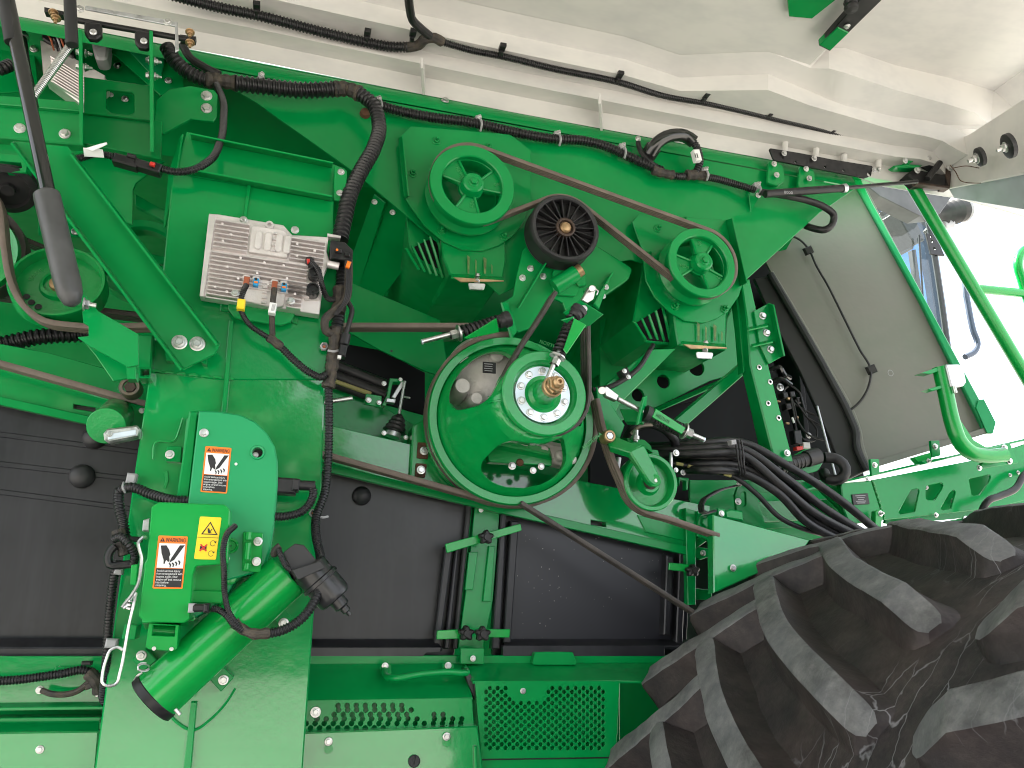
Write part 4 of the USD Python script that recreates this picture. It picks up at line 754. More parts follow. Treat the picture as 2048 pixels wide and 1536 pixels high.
obj('pivot_bolt', lathe(1219, 872, -.16, [(7.5, -.01), (7, .004), (.1, .004)], 6), 'steel_grey', t)
for k in range(3): obj('stamped_line', text_at(('BELT TENSION', 'CHECK WEEKLY', 'SEE MANUAL')[k], 1284+k*6, 900+k*1, -.1905, 3.4, -62, .0004), 'green_emboss', t) if 0 else None
yi = YI+.024
arcI = [P(1302, 964, yi)]; ci = arcI[0]; ri = 63*mpp(1302, 964, yi)
aI = [np.array([ci[0]+ri*math.cos(a), yi, ci[2]+ri*math.sin(a)]) for a in np.linspace(math.radians(196), math.radians(245), 14)]
obj('drive_belt', strand([P(1190, 800, yi), P(1201, 850, yi), P(1222, 920, yi)]+aI[::2]+[P(1340, 1040, yi), P(1432, 1072, yi)], .040, .012), 'belt', label='dark brown belt bending under the arm idler and vanishing behind the glossy green guard', cat='belt', smooth=40)
obj('drive_belt', strand([P(1040, 1006, yi), P(1225, 1123, yi), P(1420, 1247, yi)], .030, .010), 'belt_dark', label='dark belt running diagonally down across the dusty black panel to the tyre', cat='belt', smooth=40)
# ---------------------------------------------------------------- upper left hinge frame
t = thing('hinge_frame', 'green hinge frame with a window hole and two upright ribs at the upper left', 'frame', P(235, 260, -.10))
YH = -.10
obj('cross_plate', plate([(168, 153), (307, 172), (307, 242), (168, 226)], YH, .008, 0, [rnd(xz([(212, 178), (262, 184), (268, 190), (268, 225), (258, 230), (222, 226), (212, 216)], YH), .004)]), 'green', t)
obj('lower_plate', plate([(166, 224), (324, 242), (322, 318), (166, 286)], YH+.01, .008), 'green', t)
for px, a, b, g in ((165, 60, 290, 'green'), (306, 62, 304, 'green')):
    obj('upright_rib', slab([(px, a, YH-.12), (px, a, YH+.04), (px+2, b, YH+.04), (px+2, b, YH-.12)], .008, toward=(1, 0, 0)), g, t)
obj('gusset', plate([(308, 250), (312, 200), (340, 178), (380, 171), (428, 180), (436, 190), (433, 234), (426, 243), (380, 238), (326, 268)], YH+.02, .008, 3), 'green', t)
bolts(t, [(413, 192, YH+.02, 11), (413, 217, YH+.02, 11)])
for px, py in ((160, 106), (160, 134), (299, 122), (299, 152)):
    for sx in (-1, 1): obj('bolt', bolt_m(P(px+5, py, YH-.05)+np.array([.006*sx, 0, 0]), (sx, 0, 0), .010, sx > 0), 'zinc', t)
obj('horizontal_beam', plate([(-60, 184), (160, 212), (166, 290), (-60, 270)], YH, .05, 0, (), .003), 'green', t)
obj('beam_lip', slab([(-60, 203, YH-.012), (160, 222, YH-.012), (160, 228, YH), (-60, 210, YH)], .004), 'green', t)
obj('beam_top', plate([(70, 196), (150, 203), (160, 212), (160, 222), (-60, 203), (-60, 186)], YH-.004, .02), 'green', t)
bolts(t, [(40, 257, YH, 11), (130, 268, YH, 11)])
obj('lower_beam', plate([(-60, 272), (120, 288), (166, 290), (180, 300), (40, 345), (-60, 340)], YH+.03, .03), 'green', t)
obj('back_panel', plate([(176, 62), (350, 88), (372, 190), (320, 190)], .14, .006), 'green', t)
obj('diagonal_panel', plate([(120, 100), (225, 78), (335, 188), (338, 262), (240, 250), (120, 230)], .20, .006), 'green', t)
bolts(t, [(235, 131, .19, 7), (337, 161, .13, 7), (250, 198, .19, 7), (222, 190, .19, 5), (62, 60, .22, 8), (68, 98, .22, 8)])
obj('side_panel', plate([(-60, 20), (60, 38), (78, 180), (-60, 190)], .24, .006), 'green', t)
obj('pale_panel', plate([(236, 78), (335, 95), (322, 155), (308, 155)], .132, .004), 'green_plastic', t)
# hinge rod and cover brackets
t = thing('cover_hinge_rod', 'black hinge rod under the white cover with two black clips and rusty end bolts', 'hinge', P(260, 60, -.20))
obj('rod', rod((140, 38, -.2), (382, 80, -.2), 6), 'hose_black', t)
for px, py in ((185, 58), (286, 76)):
    obj('clip', plate([(px-17, py-15), (px+18, py-12), (px+18, py+12), (px+8, py+20), (px-8, py+18), (px-17, py+6)], -.215, .014, 4, (), .003), 'hose_black', t)
    obj('rivet', lathe(px+2, py+7, -.216, [(7, 0), (7, .003), (5, .005), (4, .003), (.1, .003)], 18), 'zinc', t)
obj('strap', slab([(170, 10, -.24), (330, 38, -.24), (355, 44, -.24), (358, 100, -.24), (350, 104, -.24), (350, 52, -.24), (170, 18, -.24)], .004), 'steel_grey', t)
for px, py, r in ((380, 64, 0), (380, 85, 0), (107, 25, 0), (112, 36, 0)): obj('rusty_bolt', bolt_m(P(px, py, -.22), (.1, -.3, -1), .011, True), 'brass', t)
obj('end_plate', slab([(360, 68, -.2), (392, 72, -.2), (390, 80, -.2), (360, 78, -.2)], .02), 'hose_black', t); obj('end_plate', slab([(88, 13, -.2), (128, 22, -.2), (126, 30, -.2), (88, 22, -.2)], .02), 'hose_black', t)
bolts(t, [(335, 45, -.24, 8), (160, 18, -.24, 8)])
# cover gas strut
t = thing('thick_gas_strut', 'thick dark gas strut with a glossy rod, crossing the upper left corner', 'gas strut', P(95, 385, -.45))
YG = -.45
obj('piston_rod', rod((2, -60, YG), (98, 395, YG), 13.5, 24), 'gloss_black', t)
obj('upper_sleeve', rod((2, -60, YG), (26, 85, YG), 15, 24), 'seal', t)
b0, b1 = P(92, 384, YG), P(146, 612, YG); s = mpp(110, 500, YG); L = np.linalg.norm(b1-b0)
obj('barrel', lathe_at(b0, b1-b0, [(12*s, .012), (13*s, .004), (19*s, .0), (24*s, .004), (25*s, .012), (25*s, L*.72), (25*s, L*.80), (23*s, L*.90), (16*s, L*.975), (6*s, L), (1e-4, L)], 32), 'strut_grey', t, smooth=40)
t = thing('cable_sheath', 'black sheath ending in a shiny coil spring beside the gas strut', 'cable', P(143, 88, -.30))
obj('sheath', rod((138, -40, -.30), (144, 90, -.30), 11.5, 18), 'seal', t)
w = []; a, b = P(143, 88, -.28), P(66, 194, -.28); u, v, dd = basis(b-a); sp = mpp(100, 140, -.28)
for k in range(36*10): q = k*2*PI/10; w.append(a+(b-a)*k/360+6.3*sp*(math.cos(q)*u+math.sin(q)*v))
obj('coil_spring', tube_path(np.array(w), 2.0*sp, 5), 'zinc', t, smooth=50)
obj('end_ferrule', rod((66, 194, -.28), (70, 215, -.28), 7), 'hose_black', t)
# second control module deep at the left
t = thing('finned_control_box', 'small tilted finned aluminium control box behind the green ribs', 'control box', P(140, 150, .12))
obj('body', slab([(80, 78, .10), (210, 150, .10), (212, 165, .10), (165, 210, .10), (86, 150, .10)], .06, 2, .004), 'aluminium', t)
for k in range(9): obj('fin', slab([(100+k*.5, 110+k*6.2, .085), (100+k*.5+68, 110+k*6.2+42, .085), (100+k*.5+68, 110+k*6.2+44.5, .085), (100+k*.5, 112.5+k*6.2, .085)], .02), 'aluminium', t)
obj('plug_block', slab([(80, 48, .09), (135, 60, .09), (150, 118, .09), (84, 76, .09)], .05, 4, .006), 'hose_black', t)
for k in range(5): obj('wire', hose([(96+k*7, 70, .08), (102+k*7, 80, .05), (108+k*8, 100+k*2, .08)], 2, 6), ('terracotta', 'loom_black', 'clamp_grey', 'terracotta', 'loom_black')[k], t)
obj('plug_block', slab([(180, 75, .10), (220, 70, .10), (214, 118, .10), (190, 118, .10)], .05, 8, .006), 'clamp_grey', t)
# left inner hoses and pulleys
t = thing('vertical_hose', 'dark hose dropping behind the gas strut at the left edge', 'hose', P(45, 100, .1)); obj('tube', hose([(28, 20, .1), (40, 80, .1), (48, 140, .1), (60, 190, .1)], 13, 12), 'hose_black', t); obj('band', rod((41, 70, .1), (43, 78, .1), 14), 'steel_grey', t)
obj('corrugated_hose', hose([(-60, 700, .10), (0, 690, .10), (70, 675, .10), (170, 668, .12), (230, 664, .14)], 17, 12, True), 'loom_black', label='fat corrugated hose under the flat left idler', cat='hose', smooth=40)
obj('corrugated_hose', hose([(-40, 145, .08), (0, 138, .08), (20, 130, .1)], 13, 10, True), 'loom_black', label='corrugated hose stub at the left edge above the green beam', cat='hose', smooth=40)
t = thing('dark_flanged_pulley', 'black flanged pulley seen edge-on at the left edge under a green bracket', 'pulley', P(20, 370, -.05))
c = P(18, 372, -.05); s = mpp(18, 372, -.05); d = np.array([.15, -.55, -.8])
obj('sheave', lathe_at(c, d, [(.1*s, -.02), (50*s, -.02), (50*s, -.014), (40*s, -.006), (40*s, .006), (52*s, .012), (52*s, .018), (40*s, .022), (36*s, .014), (14*s, .014), (12*s, .024), (.1*s, .024)], 40), 'hose_black', t, smooth=40)
obj('bracket', slab([(-60, 300, -.10), (48, 312, -.10), (55, 322, -.10), (52, 345, -.10), (14, 345, -.10), (12, 338, -.10), (44, 336, -.10), (42, 325, -.10), (-60, 318, -.10)], .04, 1), 'green', t)
t = thing('far_left_sheave', 'large dark-edged green sheave cut off by the left edge', 'pulley', P(-60, 500, .02))
obj('disc', lathe(-62, 505, .02, [(.1, 0), (70, 0), (88, .01), (90, .0), (90, -.03), (84, -.04)], 48), 'green_cast', t, smooth=40); obj('rim_band', lathe(-62, 505, .05, [(92, .02), (104, .02), (104, -.03), (92, -.03)], 48), 'belt_dark', t)
YI2 = -.02
t = thing('flat_idler', 'flat green idler pulley with cast lettering behind the gas strut', 'pulley', P(112, 560, YI2))
c = P(114, 560, YI2); s = mpp(114, 560, YI2); ax = np.array([.0, -1, .30])
obj('rim', lathe_at(c, ax, [(78*s, -.022), (79*s, -.004), (81*s, .0), (86*s, .0), (88*s, -.003), (88*s, -.05), (78*s, -.052), (78*s, -.022)], 64), 'green_cast', t, smooth=40)
obj('web', lathe_at(c, ax, [(80*s, -.026), (36*s, -.024), (33*s, -.014), (27*s, -.012), (25*s, -.02), (16*s, -.02)], 56), 'green_cast', t, smooth=40)
obj('hub', lathe_at(c, ax, [(17*s, -.022), (16*s, -.01), (11*s, -.008), (.1*s, -.006)], 32), 'brass', t)
u, v, dd = basis(ax); 
for a in (213, 229, 245):
    p = c+dd*-.0235+61*s*(np.array([1, 0, 0])*math.cos(math.radians(a))+np.array([0, .29, .957])*math.sin(math.radians(a))); obj('relief_hole', lathe_at(p, ax, [(6.5*s, 0), (6.5*s, .0008), (.1*s, .0008)], 16), 'ink', t)
def arc_text(txt, c, ax, s, R, a0, da, h, par):
    up = np.array([0, .29, .957]); X = np.array([1.0, 0, 0])
    for i, ch in enumerate(txt):
        if ch == ' ': continue
        a = math.radians(a0-da*i); tv = meshkit.text_mesh(ch, h*s, .0012); v = np.array(tv.vertices); v[:, 0] -= np.ptp(v[:, 0])/2
        r = X*math.cos(a)+up*math.sin(a); tn = X*math.sin(a)-up*math.cos(a); dn = np.asarray(ax)/np.linalg.norm(ax)
        obj('cast_letter', (c+r*R*s+v[:, :1]*tn+v[:, 1:2]*r+v[:, 2:]*dn-dn*.0245, np.array(tv.faces)), 'green_emboss', par)
arc_text('MADE IN', c, ax, s, 50, 168, 10, 8, t)
obj('belt_run', rod((0, 590, .12), (40, 600, .12), 4), 'belt_dark', t) if 0 else None
obj('rear_belt', strand([P(-60, 585, .12), P(40, 598, .12), P(210, 626, .12), P(345, 642, .12)], .05, .014), 'belt_dark', label='dark rear belt half hidden behind the flat idler', cat='belt', smooth=40)
obj('rear_belt', strand([P(20, 470, .14), P(70, 492, .14), P(200, 540, .14)], .05, .012), 'belt_dark', label='short dark belt run sloping behind the gas strut barrel', cat='belt', smooth=40)
t = thing('rear_spoked_wheel', 'green spoked wheel deep behind the diagonal brace', 'wheel', P(285, 520, .25))
obj('rim', lathe(285, 520, .25, [(66, 0), (70, .01), (84, .01), (86, 0), (86, -.04), (66, -.04), (66, 0)], 48), 'green', t); obj('spoke', bx(285, 510, .24, 140, 16, .02, -10), 'green', t); obj('spoke', bx(285, 540, .24, 140, 12, .02, 12), 'green', t)
obj('hub', lathe(285, 520, .25, [(20, -.02), (20, .01), (.1, .01)], 20), 'green', t)
t = thing('rear_plate', 'plain green plate with a cut corner behind the diagonal brace', 'plate', P(230, 380, -.03))
obj('plate', plate([(60, 292), (155, 300), (330, 322), (296, 348), (272, 366), (266, 380), (265, 448), (200, 430)], -.03, .006, 0), 'green', t)
obj('under_rail', plate([(270, 388), (345, 430), (345, 452), (270, 410)], .06, .02), 'green', t); obj('deep_plate', plate([(76, 405), (220, 430), (222, 478), (76, 470)], .16, .006), 'green', t)
bolts(t, [(151, 463, .15, 8)])
# diagonal brace
YD = -.26
t = thing('diagonal_brace', 'wide green diagonal brace channel bolted to the column by two flange bolts', 'brace', P(395, 690, YD))
obj('web', plate([(28, 282), (135, 292), (440, 690), (430, 708), (368, 738)], YD, .006), 'green', t)
for a, b in (((28, 282), (368, 738)), ((146, 304), (440, 688))):
    obj('flange', slab([(*a, YD), (*b, YD), (b[0]-4, b[1], YD-.035), (a[0]-4, a[1]+3, YD-.035)], .005), 'green', t)
for px, py in ((359, 685), (395, 688)):
    obj('washer', lathe(px, py, YD, [(15, 0), (15, .003), (13, .004), (1, .004)], 24), 'zinc', t); bolts(t, [(px, py, YD-.004, 11)])
obj('mount_ear', slab([(330, 702, YD+.03), (348, 716, YD+.03), (345, 722, YD+.03), (332, 720, YD+.03)], .03), 'green', t); obj('mount_ear', slab([(400, 718, YD+.03), (415, 716, YD+.03), (413, 728, YD+.03), (404, 726, YD+.03)], .03), 'green', t)
# strut foot bracket
YF = -.36
t = thing('strut_foot_bracket', 'green folded bracket with a stepped edge carrying the foot of the gas strut', 'bracket', P(220, 680, YF))
obj('folded_plate', plate([(163, 588), (172, 592), (196, 622), (242, 648), (276, 668), (277, 730), (256, 734), (176, 690), (154, 674), (177, 672), (177, 652), (166, 645)], YF, .006, 1), 'green', t)
obj('lower_tab', plate([(253, 733), (272, 732), (272, 758), (254, 758)], YF+.005, .03, 1), 'green', t)
obj('inner_web', plate([(165, 680), (256, 734), (262, 756), (226, 762), (190, 710)], YF+.05, .006), 'green', t)
bolts(t, [], 'zinc'); obj('cross_bolt', bolt_m(P(167, 608, YF-.02), (1, .1, 0), .014, True), 'zinc', t)
obj('square_tube', cat(plate([(275, 669), (306, 670), (302, 738), (275, 736)], YF+.12, .05, 0, (), .003)), 'green', t)
obj('tube_mouth', plate([(277, 735), (303, 735), (301, 756), (277, 756)], YF+.12, .05, 0, [xz([(281, 738), (299, 738), (298, 752), (281, 752)], YF+.12) and Polygon(xz([(281, 738), (299, 738), (298, 752), (281, 752)], YF+.12))]), 'green', t)
t = thing('pivot_lever', 'green drum lever with a zinc clevis on a greasy pivot shaft left of the column', 'lever', P(228, 840, -.12))
obj('drum', rod((212, 852, -.18), (238, 826, -.02), 36, 36), 'green_cast', t)
obj('pivot_ring', lathe(260, 774, -.14, [(21, -.03), (21, .0), (18, .006), (13, .006), (12, .0)], 28), 'steel_dark', t); obj('pivot_core', lathe(260, 774, -.14, [(12, -.01), (11, .003), (.1, .003)], 6), 'rust_dark', t)
obj('lever_body', plate([(232, 800), (292, 812), (288, 866), (240, 868), (225, 840)], -.06, .04), 'green', t)
obj('clevis', slab([(206, 866, -.22), (214, 857, -.22), (274, 850, -.22), (281, 858, -.22), (279, 874, -.22), (218, 886, -.22), (208, 880, -.22)], .022, 3, .004), 'zinc', t)
obj('clevis_slot', slab([(214, 868, -.221), (272, 858, -.221), (273, 870, -.221), (216, 880, -.221)], .003), 'plate_steel', t)
bolts(t, [(219, 868, -.222, 6), (284, 821, -.06, 6)])
# ---------------------------------------------------------------- left loom along the column edge and lower left loom
def clip_grey(par, px, py, y, w=14, h=16): obj('clip', bx(px, py, y, w, h, .02, -5, .003), 'clamp_grey', par)
t = thing('column_edge_loom', 'black corrugated loom looping round the left edge of the column', 'cable loom', P(240, 1100, -.24))
obj('conduit', hose([(206, 1395, -.16), (212, 1330, -.2), (220, 1220, -.22), (232, 1135, -.24), (236, 1120, -.24)], 9, 10, True), 'loom_black', t, smooth=40)
obj('conduit', hose([(400, 1002, -.30), (345, 1000, -.29), (300, 988, -.27), (262, 975, -.26), (240, 982, -.25), (238, 1010, -.25), (246, 1045, -.25), (252, 1085, -.24)], 10.5, 10, True), 'loom_black', t, smooth=40)
obj('conduit', hose([(228, 1078, -.28), (240, 1074, -.29), (256, 1086, -.30), (270, 1110, -.29), (266, 1130, -.28)], 9, 10, True), 'loom_black', t, smooth=40)
obj('loop', hose([(262, 1128, -.27), (240, 1130, -.27), (220, 1130, -.27), (216, 1118, -.27), (222, 1100, -.27), (230, 1092, -.27)], 8.5, 10), 'hose_black', t)
obj('tape', wire_tape([(236, 1060, -.26), (243, 1085, -.26), (250, 1110, -.26)], 12), 'tape_black', t); obj('band', hose([(247, 965, -.27), (245, 975, -.285), (250, 985, -.27)], 2, 6), 'clamp_grey', t)
clip_grey(t, 262, 956, -.22, 18, 20); clip_grey(t, 236, 1143, -.25, 16, 12); clip_grey(t, 222, 1287, -.24, 22, 18); obj('plug', bx(270, 1078, -.26, 24, 10, .02, -3), 'hose_black', t)
t = thing('lower_left_loom', 'black corrugated loom with a ground lead on the left lower ledge', 'cable loom', P(150, 1350, -.05))
obj('conduit', hose([(-60, 1364, -.06), (40, 1359, -.06), (120, 1348, -.06), (172, 1341, -.06), (192, 1350, -.06), (202, 1380, -.06), (212, 1410, -.04)], 9, 10, True), 'loom_black', t, smooth=40)
obj('ground_lead', hose([(84, 1381, -.05), (104, 1388, -.06), (128, 1389, -.06), (155, 1382, -.06), (176, 1366, -.06), (190, 1352, -.06)], 6, 8), 'tape_black', t)
obj('tape', wire_tape([(176, 1345, -.07), (190, 1358, -.07), (198, 1385, -.06)], 12), 'tape_black', t); obj('clip', bx(172, 1327, -.08, 18, 8, .02, 0), 'hose_black', t)
obj('tape_flag', bx(178, 1372, -.07, 16, 12, .004, 20), 'tape_black', t)
# ---------------------------------------------------------------- finned control module on the column
YM = -.25
O_, U_, V_ = np.array([418., 427]), np.array([240., 37]), np.array([-19., 165])
mp = lambda u, v: tuple(O_+U_*u+V_*v)
mq = lambda a: [mp(*q) for q in a]
t = thing('control_module', 'finned cast aluminium control module with sockets, bolted to the column', 'control module', P(530, 530, YM))
obj('base_plate', plate(mq([(0, 0), (.07, -.01), (.62, .0), (.70, .10), (1.0, .06), (1.0, .24), (1.03, .34), (1.0, .5), (1.0, 1.0), (0, 1.0)]), YM, .03, 2, (), .003), 'aluminium', t)
obj('edge_lip', plate(mq([(0, 0), (.06, 0), (.035, 1.0), (0, 1.0)]), YM-.008, .02, 1, (), .003), 'aluminium', t)
def fin(u0, u1, v, par=t, th=.017): obj('fin', plate(mq([(u0, v-th/2), (u1, v-th/2), (u1, v+th/2), (u0, v+th/2)]), YM-.018, .019, 0, (), .0012), 'aluminium', par)
for k in range(7): fin(.06, .34, .055+k*.053)
for k in range(8): fin(.05, .86 if k < 4 else .90, .44+k*.052)
for k in range(4): fin(.05, .33, .855-.0+k*.047-.0)
for k in range(7): fin(.70, .98, .13+k*.049)
for k in range(6): fin(.72, .84, .70+k*.052)
for k, (u, v) in enumerate([(.12, .10), (.2, .21), (.14, .30), (.3, .47), (.5, .48), (.66, .48), (.2, .6), (.45, .62), (.7, .63), (.3, .72), (.55, .73), (.12, .86), (.22, .9), (.75, .2), (.9, .25), (.76, .34), (.78, .8), (.76, .92)]):
    p = mp(u, v); obj('fin_stud', lathe(*p, YM-.018, [(2.6, -.01), (2.6, .0015), (1.6, .002), (.1, .002)], 8), 'aluminium', t)
obj('blank_pad', plate(mq([(.36, .06), (.63, .06), (.69, .14), (.68, .38), (.36, .38)]), YM-.012, .014, 3), 'cast_grey', t)
for u in (.43, .51, .60, .67): obj('blank_cap', plate(mq([(u-.03, .11), (u+.028, .11), (u+.028, .33), (u-.03, .33)]), YM-.017, .006, 5, (), .002), 'cast_grey', t)
for k in range(4): obj('short_rib', plate(mq([(.545, .1+k*.07), (.575, .1+k*.07), (.575, .12+k*.07), (.545, .12+k*.07)]), YM-.02, .009), 'aluminium', t)
obj('socket_pad', plate(mq([(.33, .72), (.70, .74), (.70, .96), (.62, 1.0), (.36, .97)]), YM-.012, .014, 4), 'cast_grey', t)
obj('socket_ledge', plate(mq([(.33, .68), (.70, .70), (.70, .74), (.33, .72)]), YM-.016, .016), 'aluminium', t)
for k in range(4): obj('short_rib', plate(mq([(.51, .76+k*.06), (.55, .76+k*.06), (.55, .785+k*.06), (.51, .785+k*.06)]), YM-.02, .009), 'aluminium', t)
for px, py, m in ((493, 561, 'terracotta'), (549, 570, 'terracotta'), (512, 563, 'blue'), (568, 573, 'blue')):
    obj('socket_rim', plate([(px-8, py-13), (px+8, py-12), (px+7, py+15), (px-8, py+14)], YM-.014, .006, 4, (), .002), 'cast_grey', t)
    obj('socket', bx(px, py, YM-.028, 11 if m != 'blue' else 10, 19 if m != 'blue' else 16, .02, -3, .002), m, t)
    if m == 'blue': obj('socket_key', bx(px, py+1, YM-.030, 7, 4, .004, 0, .0005), 'orange', t); obj('socket_bore', lathe(px, py-5, YM-.0285, [(3, .0006), (.1, .0006)], 10), 'ink', t)
for px, py, r in ((629, 553, 12.5), (625, 586, 12.5)):
    obj('round_socket', cat(lathe(px, py, YM-.012, [(r, 0), (r, .03), (r*.8, .03), (r*.78, .022), (.1, .022)], 24)), 'hose_black', t)
    for a in range(5): obj('socket_port', lathe(px+r*.42*math.cos(a*1.257), py+r*.42*math.sin(a*1.257), YM-.035, [(r*.2, 0), (r*.2, .002), (.1, .002)], 8), 'ink', t)
    obj('socket_frame', plate([(px-16, py-13), (px+12, py-13), (px+14, py+14), (px-17, py+14)], YM-.006, .008, 3, [disc2(px, py, YM-.006, r, 16)]), 'cast_grey', t)
obj('small_socket', lathe(619, 528, YM-.005, [(9, 0), (9, .02), (6, .024), (.1, .024)], 18), 'hose_black', t); obj('red_lock', bx(617, 521, YM-.034, 6, 9, .01, 10), 'red', t)
bolts(t, [(487, 440, YM-.01, 8), (590, 460, YM-.01, 8), (471, 586, YM-.02, 8), (582, 602, YM-.02, 8)])
obj('boss_ring', lathe(539, 452, YM-.005, [(8, 0), (8, .008), (4, .008), (4, .0)], 18), 'aluminium', t)
obj('side_post', slab([(655, 466, YM), (682, 471, YM), (681, 476, YM), (655, 473, YM)], .02), 'aluminium', t); obj('side_post', rod((654, 528, YM-.01), (678, 533, YM-.01), 8), 'aluminium', t)
obj('edge_plug', cat(plate([(661, 479), (690, 484), (706, 500), (705, 522), (660, 516)], YM-.02, .05, 3, (), .004), bx(678, 500, YM-.028, 12, 10, .01, -8), bx(695, 508, YM-.028, 10, 8, .01, -8)), 'hose_black', t)
obj('plug_lock', lathe(674, 500, YM-.035, [(2.6, 0), (2.4, .002), (.1, .002)], 10), 'orange', t)
obj('mount_bracket', plate([(458, 579), (480, 590), (510, 590), (530, 586), (545, 592), (560, 600), (588, 606), (590, 628), (582, 644), (560, 651), (470, 636), (456, 618)], YM+.02, .006, 3, [disc2(526, 597, YM+.02, 4, 10)]), 'green', t)
obj('bracket_foot', plate([(442, 600), (460, 603), (458, 624), (440, 622)], YM+.04, .006), 'green', t); obj('bracket_foot', plate([(584, 622), (598, 625), (594, 648), (584, 645)], YM+.04, .006), 'green', t)
# module leads
t = thing('module_lead', 'black lead with a yellow tag and a white tag hanging from the control module', 'cable', P(540, 680, YM))
obj('branch', hose([(493, 570, YM-.03), (487, 582, YM-.04), (482, 600, YM-.04), (483, 622, YM-.03), (498, 648, YM-.02), (525, 668, YM-.01), (548, 682, YM)], 6, 10, True), 'loom_black', t, smooth=40)
obj('branch', hose([(549, 578, YM-.03), (546, 600, YM-.04), (544, 640, YM-.02), (545, 670, YM-.005)], 6, 10), 'tape_black', t)
obj('tape', wire_tape([(538, 674, YM), (550, 684, YM-.005), (563, 694, YM)], 9), 'tape_black', t)
obj('trunk', hose([(560, 692, YM), (590, 722, YM), (625, 748, YM), (642, 754, YM), (654, 748, YM)], 8, 10, True), 'loom_black', t, smooth=40)
obj('yellow_tag', bx(482, 607, YM-.052, 15, 21, .02, -2, .002), 'yellow', t); obj('white_tag', bx(545, 615, YM-.052, 14, 22, .02, -6, .002), 'sticker_white', t)
for k in range(3): obj('tag_print', bx(544+k*2.5, 615, YM-.0535, 1, 14, .001, -6, .0002), 'clamp_grey', t)
# ---------------------------------------------------------------- main loom from the cover down the column
t = thing('main_wiring_loom', 'thick black corrugated loom from the cover hinge down the column right edge', 'cable loom', P(680, 470, -.2))
obj('conduit', hose([(332, 92, -.05), (350, 122, -.05), (385, 150, -.05), (420, 162, -.05)], 15, 12, True), 'loom_black', t, smooth=40)
obj('conduit', hose([(365, 90, -.01), (380, 115, -.02), (410, 135, -.03), (440, 150, -.03)], 8, 10), 'hose_black', t)
obj('tape', wire_tape([(412, 160, -.05), (440, 162, -.05), (470, 166, -.05)], 15), 'tape_black', t)
obj('conduit', hose([(468, 166, -.05), (522, 172, -.04), (600, 180, -.04), (680, 178, -.04)], 16.5, 12, True), 'loom_black', t, smooth=40)
obj('tape', wire_tape([(668, 178, -.04), (695, 178, -.04), (720, 188, -.05)], 15), 'tape_black', t)
obj('conduit', hose([(714, 184, -.05), (745, 208, -.06), (758, 250, -.08), (748, 295, -.12), (722, 342, -.16), (700, 390, -.2), (688, 440, -.22), (680, 480, -.23)], 16, 12, True), 'loom_black', t, smooth=40)
obj('conduit', hose([(684, 500, -.21), (684, 560, -.22), (676, 640, -.22), (664, 720, -.22), (658, 770, -.22)], 12.5, 12, True), 'loom_black', t, smooth=40)
obj('tape', wire_tape([(682, 575, -.235), (680, 600, -.235), (676, 625, -.235)], 15), 'tape_black', t); obj('tape', wire_tape([(672, 655, -.235), (668, 700, -.235), (662, 745, -.235), (656, 775, -.235)], 12.5), 'tape_black', t)
obj('conduit', hose([(657, 770, -.23), (658, 840, -.23), (656, 920, -.23), (648, 990, -.24), (632, 1035, -.25), (632, 1070, -.27), (640, 1110, -.30), (642, 1150, -.35), (630, 1200, -.37), (600, 1240, -.38), (560, 1262, -.38), (530, 1268, -.38)], 9.5, 10, True), 'loom_black', t, smooth=40)
obj('tape', wire_tape([(538, 1266, -.38), (510, 1268, -.385), (484, 1258, -.38), (468, 1245, -.38)], 10.5), 'tape_black', t)
obj('conduit', hose([(486, 1262, -.38), (462, 1232, -.39), (448, 1210, -.39), (425, 1220, -.39), (410, 1218, -.39)][::1], 7, 10, True), 'loom_black', t, smooth=40) if 0 else obj('conduit', hose([(486, 1262, -.385), (466, 1248, -.39), (452, 1230, -.39), (438, 1220, -.385), (424, 1217, -.38)], 7, 10, True), 'loom_black', t, smooth=40)
obj('conduit', hose([(480, 1256, -.385), (458, 1225, -.39), (450, 1190, -.39), (448, 1140, -.40), (446, 1100, -.40), (454, 1068, -.39), (470, 1052, -.37)], 6.5, 10, True), 'loom_black', t, smooth=40)
obj('plug', cat(bx(400, 1216, -.40, 34, 15, .03, 1, .003), bx(412, 1216, -.405, 10, 18, .03, 1, .003)), 'hose_black', t); obj('grey_socket', bx(382, 1216, -.40, 11, 18, .04, 0, .002), 'clamp_grey', t)
obj('braided_branch', hose([(697, 520, -.26), (697, 560, -.26), (692, 598, -.26), (668, 622, -.26), (650, 640, -.26), (652, 662, -.25), (664, 668, -.24)], 8.5, 10), 'tape_black', t)
for k in range(4): obj('fine_wire', hose([(692+k*3, 530, -.275), (693+k*3, 565, -.275), (688+k*3, 600, -.275), (668+k*2, 630, -.272)], 1.6, 6), 'hose_black', t)
obj('orange_seal', bx(697, 528, -.285, 8, 14, .012, -15), 'orange', t)
obj('branch', hose([(622, 524, -.285), (636, 540, -.29), (644, 570, -.28), (655, 596, -.26), (672, 600, -.24)], 6, 8, True), 'loom_black', t, smooth=40)
obj('inline_plug', cat(rod((692, 668, -.25), (688, 690, -.25), 10), bx(686, 700, -.262, 15, 26, .025, -8, .003)), 'hose_black', t); obj('plug_lead', hose([(692, 668, -.25), (700, 640, -.25), (704, 620, -.25), (694, 600, -.25)], 5, 8), 'hose_black', t); obj('white_lock', bx(679, 713, -.275, 7, 7, .01, 0), 'sticker_white', t)
